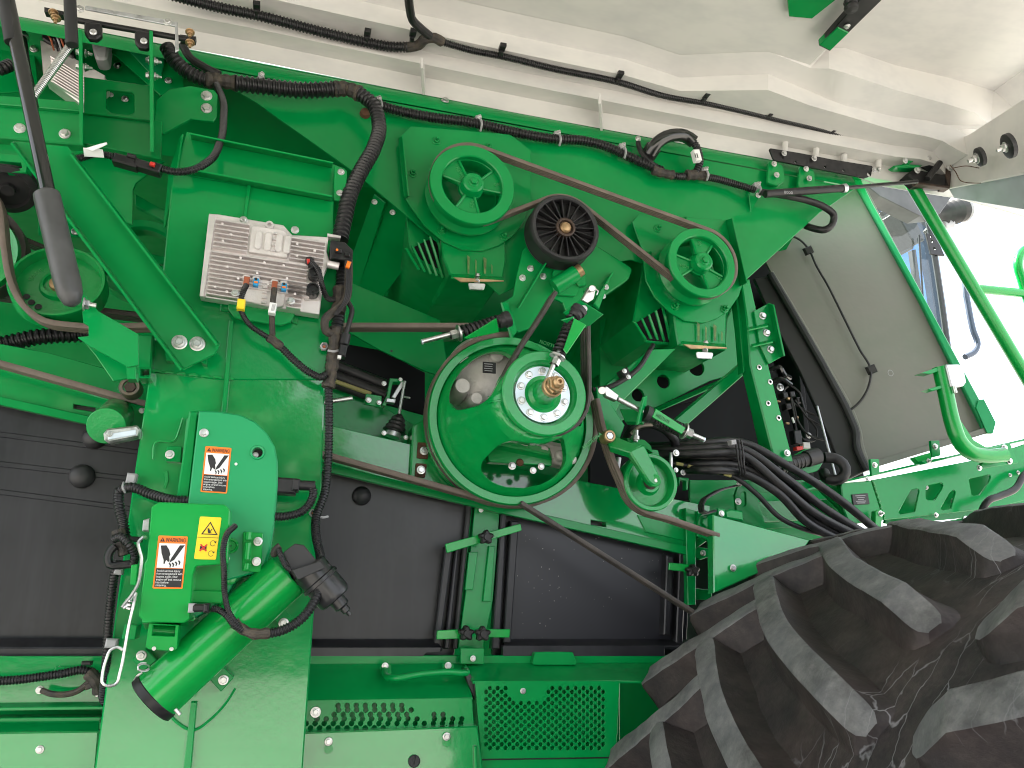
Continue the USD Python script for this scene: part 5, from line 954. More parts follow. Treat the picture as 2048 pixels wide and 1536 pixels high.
for px, py in ((648, 695), (626, 1027)):
    obj('clamp_socket', lathe(px, py, -.215, [(8.5, 0), (8.5, .012), (5.5, .014), (5, .006), (.1, .006)], 6), 'clamp_grey', t); obj('clamp_pin', lathe(px, py, -.222, [(3.5, 0), (3, .008), (.1, .008)], 8), 'terracotta', t)
    obj('clamp_band', hose([(px+8, py+6, -.245), (px+20, py+8, -.25), (px+30, py+6, -.245)], 2.5, 6), 'clamp_grey', t)
obj('plug_branch', hose([(484, 1032, -.30), (530, 1032, -.30), (575, 1032, -.30), (605, 1022, -.30), (622, 1002, -.30), (626, 980, -.30), (618, 968, -.30)], 9, 10, True), 'loom_black', t, smooth=40)
obj('elbow_plug', cat(bx(572, 971, -.305, 42, 32, .04, -2, .004), bx(592, 969, -.312, 14, 24, .04, -2, .003), rod((590, 970, -.30), (630, 972, -.30), 10)), 'hose_black', t)
# ---------------------------------------------------------------- thin loom along the upper sheet
t = thing('sheet_edge_loom', 'thinner black loom clipped along the top of the big green sheet', 'cable loom', P(1020, 262, .0))
obj('conduit', hose([(735, 200, -.01), (765, 212, -.0), (850, 232, 0), (950, 246, 0), (1020, 262, 0), (1110, 278, 0), (1165, 281, 0), (1210, 292, 0), (1255, 312, 0), (1300, 332, 0), (1325, 342, 0)], 10, 10, True), 'loom_black', t, smooth=40)
obj('conduit', hose([(1320, 342, 0), (1350, 352, 0), (1388, 352, 0), (1425, 356, 0), (1470, 368, 0), (1510, 380, -.01)], 7.5, 10, True), 'loom_black', t, smooth=40)
obj('tape', wire_tape([(1305, 340, -.002), (1325, 346, -.004), (1345, 350, -.002)], 9), 'tape_black', t); obj('tape', wire_tape([(1372, 350, -.004), (1392, 350, -.006), (1412, 352, -.004)], 10), 'tape_black', t)
obj('ground_lead', hose([(1276, 284, .0), (1280, 300, -.005), (1296, 320, -.008), (1318, 338, -.006)], 5, 8), 'hose_black', t)
obj('elbow', hose([(1300, 308, -.01), (1310, 290, -.03), (1328, 276, -.04), (1350, 270, -.04), (1374, 274, -.03), (1388, 284, -.03)], 13, 14), 'gloss_black', t); obj('elbow_collar', rod((1296, 312, .01), (1308, 293, -.02), 16), 'hose_black', t)
obj('elbow_tail', hose([(1384, 280, -.03), (1396, 300, -.03), (1400, 322, -.02), (1392, 346, -.01)], 8, 10, True), 'loom_black', t, smooth=40); obj('white_tag', bx(1396, 309, -.05, 14, 24, .02, 12, .002), 'sticker_white', t)
for k in range(2): obj('tag_print', bx(1391+k*4, 311, -.0515, 1.6, 10, .001, 12, .0002), 'ink', t)
for px, py, r in ((522, 150, 17), (757, 198, 12), (957, 236, 12), (1115, 267, 11), (1245, 292, 11), (1410, 340, 9), (1515, 370, 8)):
    obj('p_clamp', plate([(px-6, py-6), (px+6, py-6), (px+6, py+6), (px-6, py+6)], -.005, .02, 2), 'clamp_grey', t); bolts(t, [(px+2, py-2, -.006, 5)], 'zinc', True)
    obj('clamp_band', hose([(px+4, py+2, -.02), (px+7, py+r, -.03), (px+4, py+2*r+2, -.01)], 2.4, 6), 'clamp_grey', t)
bolts(t, [(1276, 278, -.0, 6)])
# connector branch across the hinge frame
t = thing('frame_connector_lead', 'black loom with an inline plug and a white tag crossing the green hinge frame', 'cable loom', P(270, 320, -.25))
obj('conduit', hose([(432, 168, -.06), (444, 195, -.08), (447, 235, -.14), (440, 285, -.2), (418, 322, -.24), (385, 340, -.25), (345, 343, -.25), (325, 338, -.25)], 8, 10, True), 'loom_black', t, smooth=40)
obj('inline_plug', cat(bx(250, 318, -.262, 46, 19, .03, -10, .004), bx(288, 327, -.262, 44, 17, .03, -12, .004), bx(312, 333, -.262, 18, 20, .03, -12, .003), bx(262, 310, -.27, 16, 8, .02, -10, .002)), 'hose_black', t)
obj('red_lock', bx(304, 326, -.272, 9, 7, .01, -10), 'red', t)
obj('conduit', hose([(228, 313, -.25), (195, 308, -.25), (160, 316, -.25), (125, 318, -.24), (98, 310, -.22), (84, 298, -.20)], 7.5, 10, True), 'loom_black', t, smooth=40)
obj('white_tag', slab([(166, 296, -.285), (205, 300, -.285), (208, 316, -.27), (168, 314, -.27)], .003), 'sticker_white', t); obj('tag_fold', slab([(168, 296, -.286), (200, 288, -.30), (212, 284, -.31), (213, 288, -.31), (186, 303, -.29)], .002), 'sticker_white', t)
bolts(t, [], 'zinc')
# ---------------------------------------------------------------- cover loom
def CVP(px, py): # lies on the cover ledge
    return PZ(px, py, R[7, 4][2]-.012)
t = thing('cover_loom', 'black corrugated loom clipped along the underside of the open white cover', 'cable loom', CVP(1024, 118))
def choose(pts): return [CVP(*q) for q in pts]
sc = np.linalg.norm(CVP(1024, 118)-CAM)/FPX
obj('conduit', hose3(choose([(335, -12), (430, 13), (520, 32), (620, 58), (720, 82), (790, 94), (820, 94)]), 9.5*sc, 10, True), 'loom_black', t, smooth=40)
obj('conduit', hose3(choose([(872, 80), (940, 100), (1010, 114), (1100, 136), (1240, 165), (1330, 192), (1412, 206), (1545, 236), (1670, 266), (1735, 290), (1800, 297), (1840, 298)]), 6.5*sc, 10, True), 'loom_black', t, smooth=40)
obj('sleeve', hose3(choose([(812, 95), (838, 90), (850, 78), (870, 76), (884, 84)]), 9*sc, 10), 'tape_black', t); obj('branch', hose3(choose([(816, -20), (820, 20), (824, 38), (845, 60), (862, 74)]), 7.5*sc, 10), 'hose_black', t)
tdir = np.array([1.0, 0, 0])
for px, py in ((513, 14), (735, 68), (1005, 97), (1240, 152), (1413, 192), (1545, 224), (1672, 256), (1772, 284), (826, 68)):
    c = CVP(px, py)+np.array([0, 0, .004]); obj('edge_clip', cat(box_m(c, (1, 0, 0), (0, 0, 1), (0, -1, 0), .018, .012, .026), box_m(c+np.array([0, .016, -.006]), (1, 0, 0), (0, 0, 1), (0, -1, 0), .012, .012, .02)), 'hose_black', t)
# ---------------------------------------------------------------- bypass cover, latch housing, decals
YP = -.31
t = thing('bypass_cover', 'pale green plastic cover with rounded shoulder, hole and orange warning decal', 'cover', P(460, 1000, YP))
cpts = [(398, 821), (440, 823), (480, 829), (510, 843), (534, 866), (550, 893), (556, 925), (556, 970), (548, 1050), (540, 1100), (524, 1142), (440, 1165), (372, 1040)]
obj('shell', plate(cpts, YP, .10, 4, [disc2(515, 905, YP, 10, 24)], .006), 'green_plastic', t, smooth=False)
obj('hole_rim', lathe(515, 905, YP, [(15, 0), (13.5, .003), (10.5, .002), (10, -.03)], 28), 'green_plastic', t); obj('hole_floor', lathe(515, 905, YP+.03, [(11, 0), (.1, 0)], 16), 'ink', t); bolts(t, [(511, 910, YP+.028, 6), (408, 866, YP, 9)])
obj('left_step', plate([(378, 822), (398, 821), (372, 1040), (352, 1000)], YP+.03, .07, 0, (), .004), 'green', t)
obj('dimple', lathe(472, 928, YP, [(3, 0), (2, .0015), (.1, .002)], 10), 'sticker_white', t)
class Decal:
    def __init__(s, tl, tr, bl, y, par):
        s.o = P(*tl, y); s.x = P(*tr, y)-s.o; s.z = P(*bl, y)-s.o; s.par = par; s.w = np.linalg.norm(s.x); s.h = np.linalg.norm(s.z)
    def shape(s, pts, lift, mat, name, r=0, holes=()):
        q = [s.o+s.x*u+s.z*v for u, v in pts]; poly = rnd([(a[0], a[2]) for a in q], r)
        for h in holes: poly = poly.difference(Polygon([tuple((s.o+s.x*u+s.z*v)[[0, 2]]) for u, v in h]))
        q_ = obj(name, plate_m(poly, s.o[1]-lift, .0006, .0001), mat, s.par)
        if name == 'decal_base': s.par = q_
    def text(s, txt, u, v, hh, mat, width=None, lift=.0016, bold=False):
        m = meshkit.text_mesh(txt, 1.0, 1.0, bold); p = np.array(m.vertices); ex, ez = s.x/s.w, -s.z/s.h; k = hh*s.h; kx = k if width is None else width*s.w/np.ptp(p[:, 0])
        obj('lettering', (s.o+s.x*u+s.z*v+p[:, :1]*kx*ex+p[:, 1:2]*k*ez-np.c_[p[:, 2]*0, p[:, 2], p[:, 2]*0]*.0004-np.array([0, lift-.0004, 0]), np.array(m.faces)), mat, s.par)
def warning(tl, tr, bl, y, par):
    d = Decal(tl, tr, bl, y, par)
    d.shape([(0, 0), (1, 0), (1, 1), (0, 1)], .0008, 'orange', 'decal_base', .002)
    d.shape([(.06, .145), (.94, .145), (.94, .61), (.06, .61)], .0012, 'sticker_white', 'decal_field'); d.shape([(.05, .62), (.95, .62), (.95, .97), (.05, .97)], .0012, 'ink', 'decal_field')
    d.shape([(.07, .115), (.155, .03), (.24, .115)], .0012, 'ink', 'alert_mark'); d.shape([(.145, .06), (.165, .06), (.16, .10), (.15, .10)], .0016, 'orange', 'alert_mark')
    d.text('WARNING', .26, .115, .075, 'ink', .68)
    d.shape([(.12, .19), (.30, .18), (.42, .27), (.47, .36), (.44, .40), (.47, .47), (.43, .50), (.36, .46), (.33, .49), (.31, .54), (.27, .53), (.27, .47), (.22, .40), (.17, .33)], .0016, 'ink', 'hand_mark')
    d.shape([(.46, .515), (.50, .44), (.76, .175), (.93, .17), (.62, .455)], .0016, 'ink', 'blade_mark')
    for a, b in ((.44, .56), (.54, .55), (.64, .53), (.74, .505)): d.shape([(a, b-.035), (a+.05, b-.045), (a+.10, b-.01), (a+.075, b+.045), (a+.045, b+.04), (a+.05, b)], .0016, 'ink', 'finger_mark')
    for k, (tx, w) in enumerate((('Avoid serious injury', .78), ('from entanglement with', .86), ('bypass auger. Shut', .70), ('engine off and remove', .84), ('key before', .42), ('cleaning.', .36))): d.text(tx, .08, .685+k*.054, .036, 'sticker_white', w)
warning((411, 892), (463, 896), (401, 984), YP, t)
YX = -.37
t = thing('latch_housing', 'bright green moulded latch housing with an orange warning decal and a yellow decal', 'housing', P(375, 1240, YX))
obj('base_flange', plate([(440, 1008), (478, 1013), (486, 1022), (484, 1100), (476, 1150), (452, 1195), (400, 1230), (340, 1262), (300, 1240), (330, 1010)], -.30, .08, 3, (), .004), 'green_plastic', t)
obj('front_shell', plate([(303, 1013), (318, 1004), (450, 1009), (460, 1019), (455, 1128), (392, 1132), (386, 1150), (380, 1238), (368, 1246), (288, 1244), (277, 1232), (289, 1140), (288, 1128), (294, 1118)], YX, .09, 4, (), .008), 'green_bright', t, smooth=False)
obj('pocket_floor', plate([(385, 1130), (456, 1126), (446, 1208), (378, 1205)], -.32, .02, 3), 'green_bright', t)
obj('pocket_step', plate([(384, 1180), (446, 1182), (443, 1206), (380, 1204)], -.335, .02, 2), 'green_bright', t)
obj('lower_lip', slab([(284, 1243, YX), (372, 1246, YX), (378, 1240, -.30), (352, 1262, -.30), (290, 1258, -.30)], .02), 'green_bright', t)
obj('hook_frame', plate([(298, 1246), (358, 1250), (354, 1298), (346, 1302), (298, 1299), (291, 1294)], YX+.01, .04, 2, [Polygon(xz([(306, 1250), (351, 1252), (349, 1273), (304, 1271)], YX+.01))], .004), 'green_bright', t)
obj('hook_bar', rod((304, 1261, YX+.045), (352, 1263, YX+.045), 12), 'green_bright', t); bolts(t, [(308, 1297, YX+.008, 4), (343, 1298, YX+.008, 4)])
obj('hinge_leaf', plate([(486, 1063), (526, 1066), (522, 1145), (484, 1142)], -.325, .006, 2), 'green_bright', t)
for a, b in ((1064, 1080), (1085, 1120), (1126, 1140)): obj('hinge_barrel', rod((497-(a-1064)*.05, a, -.34), (497-(b-1064)*.05, b, -.34), 6.5), 'green_bright', t)
bolts(t, [(516, 1083, -.331, 9), (513, 1123, -.331, 9), (455, 1117, -.31, 5)])
obj('boss_ring', lathe(462, 1092, -.31, [(15, 0), (15, .006), (11, .008), (9, .003), (5, .003), (5, .008), (2, .008), (2, .0)], 24), 'green_bright', t); obj('boss_ring', lathe(460, 1156, -.30, [(13, 0), (13, .004), (9, .006), (.1, .006)], 24), 'green_bright', t)
obj('vent_boss', lathe(385, 1236, -.305, [(6, 0), (6, .006), (3, .007), (3, .0)], 16), 'green_bright', t); obj('steel_clip', slab([(286, 1040, -.33), (300, 1036, -.33), (298, 1062, -.33), (284, 1062, -.33)], .03), 'steel_grey', t)
obj('strike_block', plate([(262, 1130), (276, 1128), (272, 1170), (260, 1170)], -.36, .04, 2), 'green_bright', t); obj('lower_block', plate([(250, 1248), (275, 1250), (270, 1280), (243, 1278)], -.30, .05, 2), 'green', t)
warning((317, 1071), (376, 1073), (305, 1177), YX, t)
d = Decal((400, 1033), (443, 1035), (388, 1118), YX, t)
d.shape([(0, 0), (1, 0), (1, 1), (0, 1)], .0008, 'yellow', 'decal_base', .002); d.shape([(.0, .485), (1, .485), (1, .495), (0, .495)], .0012, 'ink', 'decal_line')
d.shape([(.52, .11), (.93, .42), (.16, .42)], .0012, 'ink', 'triangle_mark', 0, [[(.52, .155), (.84, .398), (.25, .398)]])
d.shape([(.42, .27), (.50, .27), (.56, .33), (.62, .28), (.66, .28), (.58, .36), (.66, .38), (.50, .39), (.46, .36)], .0012, 'ink', 'hand_mark')
for cx, cy in ((.76, .62), (.74, .86)):
    a = np.linspace(.5, 5.6, 18); d.shape([(cx+.13*math.cos(q), cy+.068*math.sin(q)) for q in a]+[(cx+.11*math.cos(q), cy+.057*math.sin(q)) for q in a[::-1]], .0012, 'ink', 'arrow_mark')
    d.shape([(cx+.05, cy-.035), (cx+.16, cy-.05), (cx+.13, cy+.0)], .0012, 'ink', 'arrow_mark')
d.shape([(.20, .69), (.50, .69), (.50, .78), (.20, .78)], .0012, 'ink', 'machine_mark')
d.shape([(.18, .66), (.24, .645), (.54, .80), (.48, .82)], .0016, 'red', 'cross_mark'); d.shape([(.48, .645), (.54, .66), (.24, .82), (.17, .80)], .0018, 'red', 'cross_mark')
# wire bail
t = thing('wire_bail', 'bent zinc wire bail hooked over the side of the latch housing', 'latch', P(260, 1220, -.40))
yb_ = -.39
obj('wire', hose([(292, 1076, -.36), (284, 1076, yb_), (277, 1084, yb_), (279, 1100, yb_), (283, 1116, yb_), (281, 1140, yb_), (275, 1170, yb_), (262, 1192, yb_), (246, 1212, yb_), (243, 1217, yb_), (250, 1214, yb_), (262, 1198, yb_+.01), (268, 1182, yb_+.01)], 3.3, 8), 'zinc', t)
obj('wire', hose([(272, 1186, yb_+.01), (266, 1215, yb_), (258, 1250, yb_), (251, 1290, yb_), (240, 1345, yb_), (232, 1368, yb_), (218, 1372, yb_), (205, 1366, yb_), (205, 1350, yb_), (212, 1320, yb_), (222, 1299, yb_), (236, 1294, yb_), (246, 1300, yb_)], 3.3, 8), 'zinc', t)
obj('coil', hose([(258+5*math.cos(k*.9), 1196+k*1.1, yb_+.01+.012*math.sin(k*.9)) for k in range(22)], 2.6, 7), 'zinc', t)
# auger tube and motor
YAx = -.30
t = thing('auger_tube', 'fat glossy green tube lying diagonally across the column with a black rim', 'tube', P(310, 1394, YAx))
a, b = P(310, 1394, YAx), P(572, 1152, YAx); s = mpp(440, 1270, YAx); L = np.linalg.norm(b-a)
obj('tube', lathe_at(a, b-a, [(46*s, .05), (46*s, 0), (49*s, 0), (50*s, .002), (50*s, L), (47*s, L+.004), (1e-4, L+.004)], 56), 'green_bright', t, smooth=40)
obj('rim_ring', lathe_at(a, a-b, [(45*s, -.01), (51.5*s, -.004), (51.5*s, .010), (48*s, .012), (45*s, .010), (45*s, -.01)], 56), 'hose_black', t); obj('inner_dark', lathe_at(a, b-a, [(45*s, .03), (1e-4, .03)], 32), 'ink', t)
obj('rim_pin', rod((350, 1418, -.35), (361, 1430, -.35), 4), 'zinc', t)
obj('split_ring', hose([(287+12*math.cos(k*.5), 1337+7*math.sin(k*.5)-.2*k, -.33-.01*math.sin(k*.3)) for k in range(24)], 1.5, 6), 'zinc', t); obj('split_ring', hose([(268, 1360, -.33), (278, 1348, -.34), (286, 1345, -.34), (276, 1352, -.33)], 1.5, 6), 'zinc', t)
for q, bl in (([(264, 1318), (290, 1296), (314, 1320), (284, 1345)], (283, 1311)), ([(420, 1360), (445, 1332), (468, 1355), (442, 1384)], (447, 1360)), ([(545, 1235), (565, 1215), (585, 1235), (565, 1258)], (567, 1246))):
    obj('mount_lug', plate(q, YC-.03, .03, 2, (), .003), 'green', t); bolts(t, [(*bl, YC-.03, 10)])
obj('seam_bracket', slab([(392, 1222, -.29), (505, 1128, -.29), (508, 1134, -.29), (396, 1230, -.29)], .02), 'green', t)
t = thing('drive_motor', 'small black electric motor with a stepped cap at the end of the auger tube', 'motor', P(640, 1160, -.34))
a, b = P(598, 1112, -.34), P(672, 1198, -.34); s = mpp(630, 1150, -.34); L = np.linalg.norm(b-a); dz = (b-a)/L
obj('gear_head', cat(plate([(566, 1105), (590, 1087), (608, 1090), (636, 1124), (662, 1128), (658, 1150), (610, 1160), (588, 1150)], -.36, .07, 3, (), .006), plate([(584, 1140), (640, 1092+30), (650, 1136), (596, 1160)], -.385, .03, 2, (), .004)), 'seal', t)
obj('motor_can', lathe_at(a+dz*L*.25, dz, [(1e-4, 0), (33*s, 0), (36*s, .004), (36*s, L*.28), (40*s, L*.30), (40*s, L*.36), (36*s, L*.37), (36*s, L*.66), (33*s, L*.74), (28*s, L*.76), (1e-4, L*.76)], 36), 'gloss_seal', t, smooth=35)
obj('stepped_cap', lathe_at(b-dz*.002+np.array([.006, 0, -.006]), dz, [(16*s, -.01), (16*s, .012), (13*s, .014), (9*s, .016), (9*s, .026), (5*s, .028), (4*s, .036), (1e-4, .036)], 24), 'gloss_seal', t)
obj('motor_lead', hose([(556, 1098, -.36), (562, 1112, -.37), (570, 1130, -.37), (582, 1142, -.37)], 6, 10, True), 'loom_black', t, smooth=40); obj('tape', wire_tape([(548, 1110, -.34), (552, 1098, -.35), (560, 1092, -.35)], 7), 'tape_black', t)
obj('motor_clamp', rod((575, 1120, -.33), (600, 1168, -.33), 9), 'hose_black', t)
# ---------------------------------------------------------------- right post, struts and inner sheets
t = thing('right_post', 'slim green post with pressed nuts and a bolted side bracket left of the grey door', 'post', P(1566, 905, .02))
obj('front_face', plate([(1482, 560), (1500, 558), (1512, 612), (1537, 728), (1588, 925), (1550, 925), (1500, 727), (1494, 640)], .0, .05, 0, (), .004), 'green', t)
obj('side_face', slab([(1486, 740, .07), (1500, 725, .004), (1550, 920, .004), (1520, 920, .07)], .004), 'green', t)
obj('upper_face', plate([(1470, 580), (1494, 575), (1500, 735), (1487, 745), (1480, 660)], .03, .03), 'green', t)
for px, py in ((1518, 735), (1540, 764), (1536, 807), (1557, 836)): obj('press_nut', lathe(px, py, .0, [(5.5, 0), (5.5, .002), (3, .003), (2.6, .0), (.1, .0)], 14), 'zinc', t)
obj('side_bracket', plate([(1508, 622), (1536, 607), (1546, 612), (1566, 700), (1563, 714), (1538, 728), (1520, 690)], -.01, .008, 2), 'green', t)
obj('bracket_flange', slab([(1536, 606, -.01), (1545, 610, -.04), (1568, 712, -.04), (1558, 715, -.01)], .005), 'green', t)
for a, b in (((1494, 655), (1536, 646)), ((1502, 688), (1546, 678))): obj('bracket_rib', slab([(*a, -.012), (*b, -.012), (b[0], b[1]+5, -.035), (a[0]+3, a[1]+4, -.035)], .004), 'green', t)
bolts(t, [(1525, 632, -.01, 8), (1533, 666, -.01, 8), (1541, 699, -.01, 8), (1574, 906, -.01, 7)])
t = thing('rear_strut', 'dark green diagonal strut rising to the right post across the black opening', 'strut', P(1360, 850, .12))
obj('strut', plate([(1330, 858), (1488, 722), (1503, 722), (1504, 736), (1368, 856)], .10, .04, 0, (), .003), 'green', t)
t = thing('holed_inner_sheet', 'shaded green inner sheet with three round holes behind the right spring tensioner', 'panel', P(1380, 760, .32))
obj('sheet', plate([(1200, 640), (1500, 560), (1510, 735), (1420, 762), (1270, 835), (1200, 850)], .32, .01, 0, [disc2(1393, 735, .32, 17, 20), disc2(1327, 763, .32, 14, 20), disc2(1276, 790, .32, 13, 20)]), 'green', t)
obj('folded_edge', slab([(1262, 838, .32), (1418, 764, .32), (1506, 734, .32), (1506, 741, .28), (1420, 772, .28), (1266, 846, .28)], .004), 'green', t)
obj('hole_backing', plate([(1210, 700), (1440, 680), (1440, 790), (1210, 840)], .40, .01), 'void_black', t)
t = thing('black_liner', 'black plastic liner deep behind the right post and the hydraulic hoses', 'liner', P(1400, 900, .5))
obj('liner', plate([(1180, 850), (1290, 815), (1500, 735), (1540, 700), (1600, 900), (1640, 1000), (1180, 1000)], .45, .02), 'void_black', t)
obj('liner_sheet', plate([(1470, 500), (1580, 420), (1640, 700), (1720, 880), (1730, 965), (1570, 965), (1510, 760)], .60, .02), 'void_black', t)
obj('glossy_fold', hose([(1535, 742, .40), (1560, 735, .38), (1568, 748, .38), (1580, 756, .40)], 5, 8), 'gloss_black', t); obj('glossy_fold', hose([(1540, 765, .40), (1562, 758, .38), (1582, 770, .38)], 5, 8), 'gloss_black', t)
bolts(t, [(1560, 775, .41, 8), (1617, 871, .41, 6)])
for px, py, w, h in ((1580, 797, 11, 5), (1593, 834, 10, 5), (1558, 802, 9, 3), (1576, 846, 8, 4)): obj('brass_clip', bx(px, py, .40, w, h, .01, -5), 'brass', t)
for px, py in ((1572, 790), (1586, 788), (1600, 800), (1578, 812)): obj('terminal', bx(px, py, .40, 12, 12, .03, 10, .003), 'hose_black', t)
t = thing('trough_bracket', 'green strip with a clamped black hose under the right auger housing', 'bracket', P(1250, 770, -.02))
obj('strip', plate([(1182, 792), (1300, 698), (1352, 697), (1240, 808), (1212, 862), (1186, 862)], -.03, .03, 0, (), .003), 'green', t)
obj('hose', hose([(1186, 779, -.05), (1215, 775, -.055), (1246, 760, -.055), (1275, 738, -.055), (1300, 700, -.04), (1306, 690, -.02)], 5, 8), 'hose_black', t)
obj('hose_clamp', bx(1254, 747, -.06, 18, 24, .03, 30, .004), 'hose_black', t); bolts(t, [(1249, 742, -.075, 5), (1257, 754, -.075, 5)])
obj('lower_leg', plate([(1192, 770), (1218, 800), (1250, 850), (1232, 900), (1202, 878)], -.06, .03, 0, (), .003), 'green', t)
# tension lever deep left of the big pulley
t = thing('shift_linkage', 'small dark lever linkage with a rubber bellows in the gap left of the big pulley', 'linkage', P(800, 800, .08))
obj('angle_bracket', plate([(780, 756), (806, 758), (806, 764), (786, 764), (778, 800), (770, 812), (764, 810), (774, 790)], .08, .03), 'green', t); obj('foot', plate([(732, 787), (764, 792), (762, 815), (728, 808)], .07, .01, 2), 'green', t)
obj('link', slab([(803, 762, .07), (810, 765, .07), (790, 797, .07), (783, 794, .07)], .01), 'steel_grey', t); obj('link', slab([(774, 796, .07), (792, 798, .07), (790, 806, .07), (772, 804, .07)], .02), 'steel_grey', t)
obj('pull_rod', rod((810, 762, .06), (798, 828, .06), 3), 'zinc', t); obj('cross_pin', rod((806, 793, .07), (820, 796, .05), 2), 'zinc', t)
b0, b1 = P(800, 828, .07), P(788, 866, .07); sL = mpp(790, 850, .07); dz = b1-b0; L = np.linalg.norm(dz)
obj('bellows', lathe_at(b0, dz, [(4*sL, 0), (8*sL, .1*L)]+[((10+k*1.7+(2.5 if k % 2 else 0))*sL, (.15+k*.11)*L) for k in range(8)]+[(1e-4, L)], 22), 'seal', t, smooth=50)
obj('bellows_band', rod((787, 864, .07), (784, 874, .07), 16, 24), 'steel_grey', t)
bolts(t, [(768, 767, .07, 5), (801, 759, .07, 4), (758, 805, .06, 5), (737, 800, .06, 6), (768, 866, .06, 5), (812, 875, .06, 5)])
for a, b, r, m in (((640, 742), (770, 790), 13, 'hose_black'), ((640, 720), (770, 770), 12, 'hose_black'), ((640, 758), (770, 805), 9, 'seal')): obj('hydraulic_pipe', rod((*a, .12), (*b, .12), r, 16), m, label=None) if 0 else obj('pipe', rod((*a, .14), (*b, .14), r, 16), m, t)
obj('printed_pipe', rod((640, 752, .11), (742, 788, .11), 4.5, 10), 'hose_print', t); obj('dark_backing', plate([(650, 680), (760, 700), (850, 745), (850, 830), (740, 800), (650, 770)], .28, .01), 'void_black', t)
t = thing('bare_rod', 'bare zinc rod end poking out from behind the right edge of the column', 'rod', P(670, 800, -.05)); obj('rod', rod((640, 806, -.05), (705, 796, -.05), 5), 'zinc', t)
t = thing('inner_web', 'shaded green sheet with a bent lower edge behind the level brown belt', 'panel', P(780, 700, .2))
obj('web', plate([(690, 560), (880, 640), (900, 760), (850, 742), (760, 700), (690, 660)], .2, .008), 'green', t); obj('web_hole', lathe(783, 702, .199, [(2.5, .0005), (.1, .0005)], 10), 'ink', t)
obj('lower_apron', plate([(640, 770), (740, 800), (830, 850), (830, 900), (640, 850)], .16, .008), 'green', t)
# trough seam plates left of the left auger housing
t = thing('trough_wall', 'pair of long shaded green trough walls with two nuts, right of the main loom', 'panel', P(760, 520, .1))
obj('wall', slab([(742, 392, .06), (776, 402, .06), (700, 620, .50), (690, 560, .45)], .006), 'green', t); obj('wall', slab([(776, 402, .06), (860, 470, .06), (730, 640, .50), (702, 618, .50)], .006), 'green', t)
bolts(t, [(749, 404, .05, 6), (785, 425, .05, 6)], 'zinc', True)
# ---------------------------------------------------------------- open grey door and seal
t = thing('grey_side_door', 'large dull olive-grey door panel with a pale green outer edge, standing open at the right', 'door', P(1860, 870, .2))
yd = lambda px: .46-.0007*(px-1540)
q3 = lambda l, o=0.0: [(a, b, yd(a)+o) for a, b in l]
obj('panel', slab(q3([(1560, 400), (1712, 366), (1730, 372), (1850, 605), (1978, 862), (1736, 934), (1716, 862), (1640, 720), (1545, 548), (1530, 520)]), .012), 'olive', t)
obj('edge_strip', slab(q3([(1712, 350), (1720, 352), (1745, 405), (1845, 590), (1988, 850), (1986, 866), (1972, 866), (1840, 604), (1738, 418), (1708, 362)], -.014), .02, 0, .004), 'green_plastic', t)
obj('edge_notch', slab(q3([(1956, 800), (1968, 798), (1992, 845), (1986, 866), (1974, 866), (1952, 815)], -.02), .02, 1, .003), 'green_plastic', t)
obj('bottom_fold', slab(q3([(1734, 926), (1970, 855), (1974, 866), (1738, 938)], -.016), .01), 'olive', t)
obj('left_bead', hose3([P(a, b, yd(a)-.012) for a, b in ((1542, 545), (1600, 640), (1660, 745), (1706, 830), (1718, 865), (1722, 890), (1736, 934))], .010, 8), 'olive', t)
obj('rubber_seal', slab(q3([(1508, 556), (1545, 550), (1600, 645), (1660, 750), (1704, 832), (1716, 868), (1716, 885), (1737, 940), (1690, 962), (1660, 880), (1600, 745), (1550, 650)], -.03), .02, 0, .004), 'seal', t)
obj('seal_tube', hose3([P(a, b, yd(a)-.035) for a, b in ((1540, 548), (1598, 648), (1656, 750), (1700, 835), (1712, 868), (1712, 888), (1734, 942))], .014, 10), 'seal', t)
obj('press_mark', lathe(1781, 746, yd(1781)-.0125, [(6.5, 0), (6.5, .0006), (5.8, .0006), (5.8, 0)], 24), 'clamp_grey', t)
t = thing('door_cable', 'thin black cable running down the grey door under two square clips', 'cable', P(1700, 660, .3))
obj('wire', hose3([P(a, b, yd(a)-.02) for a, b in ((1580, 470), (1600, 480), (1617, 498), (1632, 530), (1655, 570), (1690, 640), (1720, 700), (1741, 738), (1738, 770), (1718, 805), (1690, 826), (1660, 836), (1630, 830), (1600, 815), (1575, 795), (1568, 780), (1578, 772), (1596, 782), (1606, 810), (1614, 835))], .0042, 8), 'hose_black', t)
obj('wire', hose3([P(a, b, .36) for a, b in ((1614, 835), (1640, 850), (1668, 865), (1670, 878), (1640, 878), (1615, 868), (1595, 840), (1588, 812), (1582, 795), (1588, 830), (1592, 860))], .0036, 8), 'hose_black', t)
obj('wire', hose3([P(a, b, .37) for a, b in ((1590, 800), (1612, 832), (1634, 862), (1630, 880), (1610, 880), (1596, 865), (1588, 840))], .0036, 8), 'hose_black', t)
for px, py in ((1617, 501), (1743, 739)): c = P(px, py, yd(px)-.02); obj('square_clip', box_m(c, (math.cos(.4), -.5, math.sin(.4)), (0, 1, .1), (-math.sin(.4), 0, math.cos(.4)), .030, .012, .030, .003), 'ink', t)
obj('white_marker', rod((1584, 835, .36), (1588, 846, .36), 2.2), 'sticker_white', t); obj('plug', bx(1597, 874, .36, 17, 28, .03, 3, .003), 'hose_black', t); obj('red_lock', bx(1600, 896, .35, 16, 7, .02, 8, .002), 'red', t); obj('grey_relay', bx(1614, 890, .37, 16, 12, .02, 0, .002), 'cover_white', t)
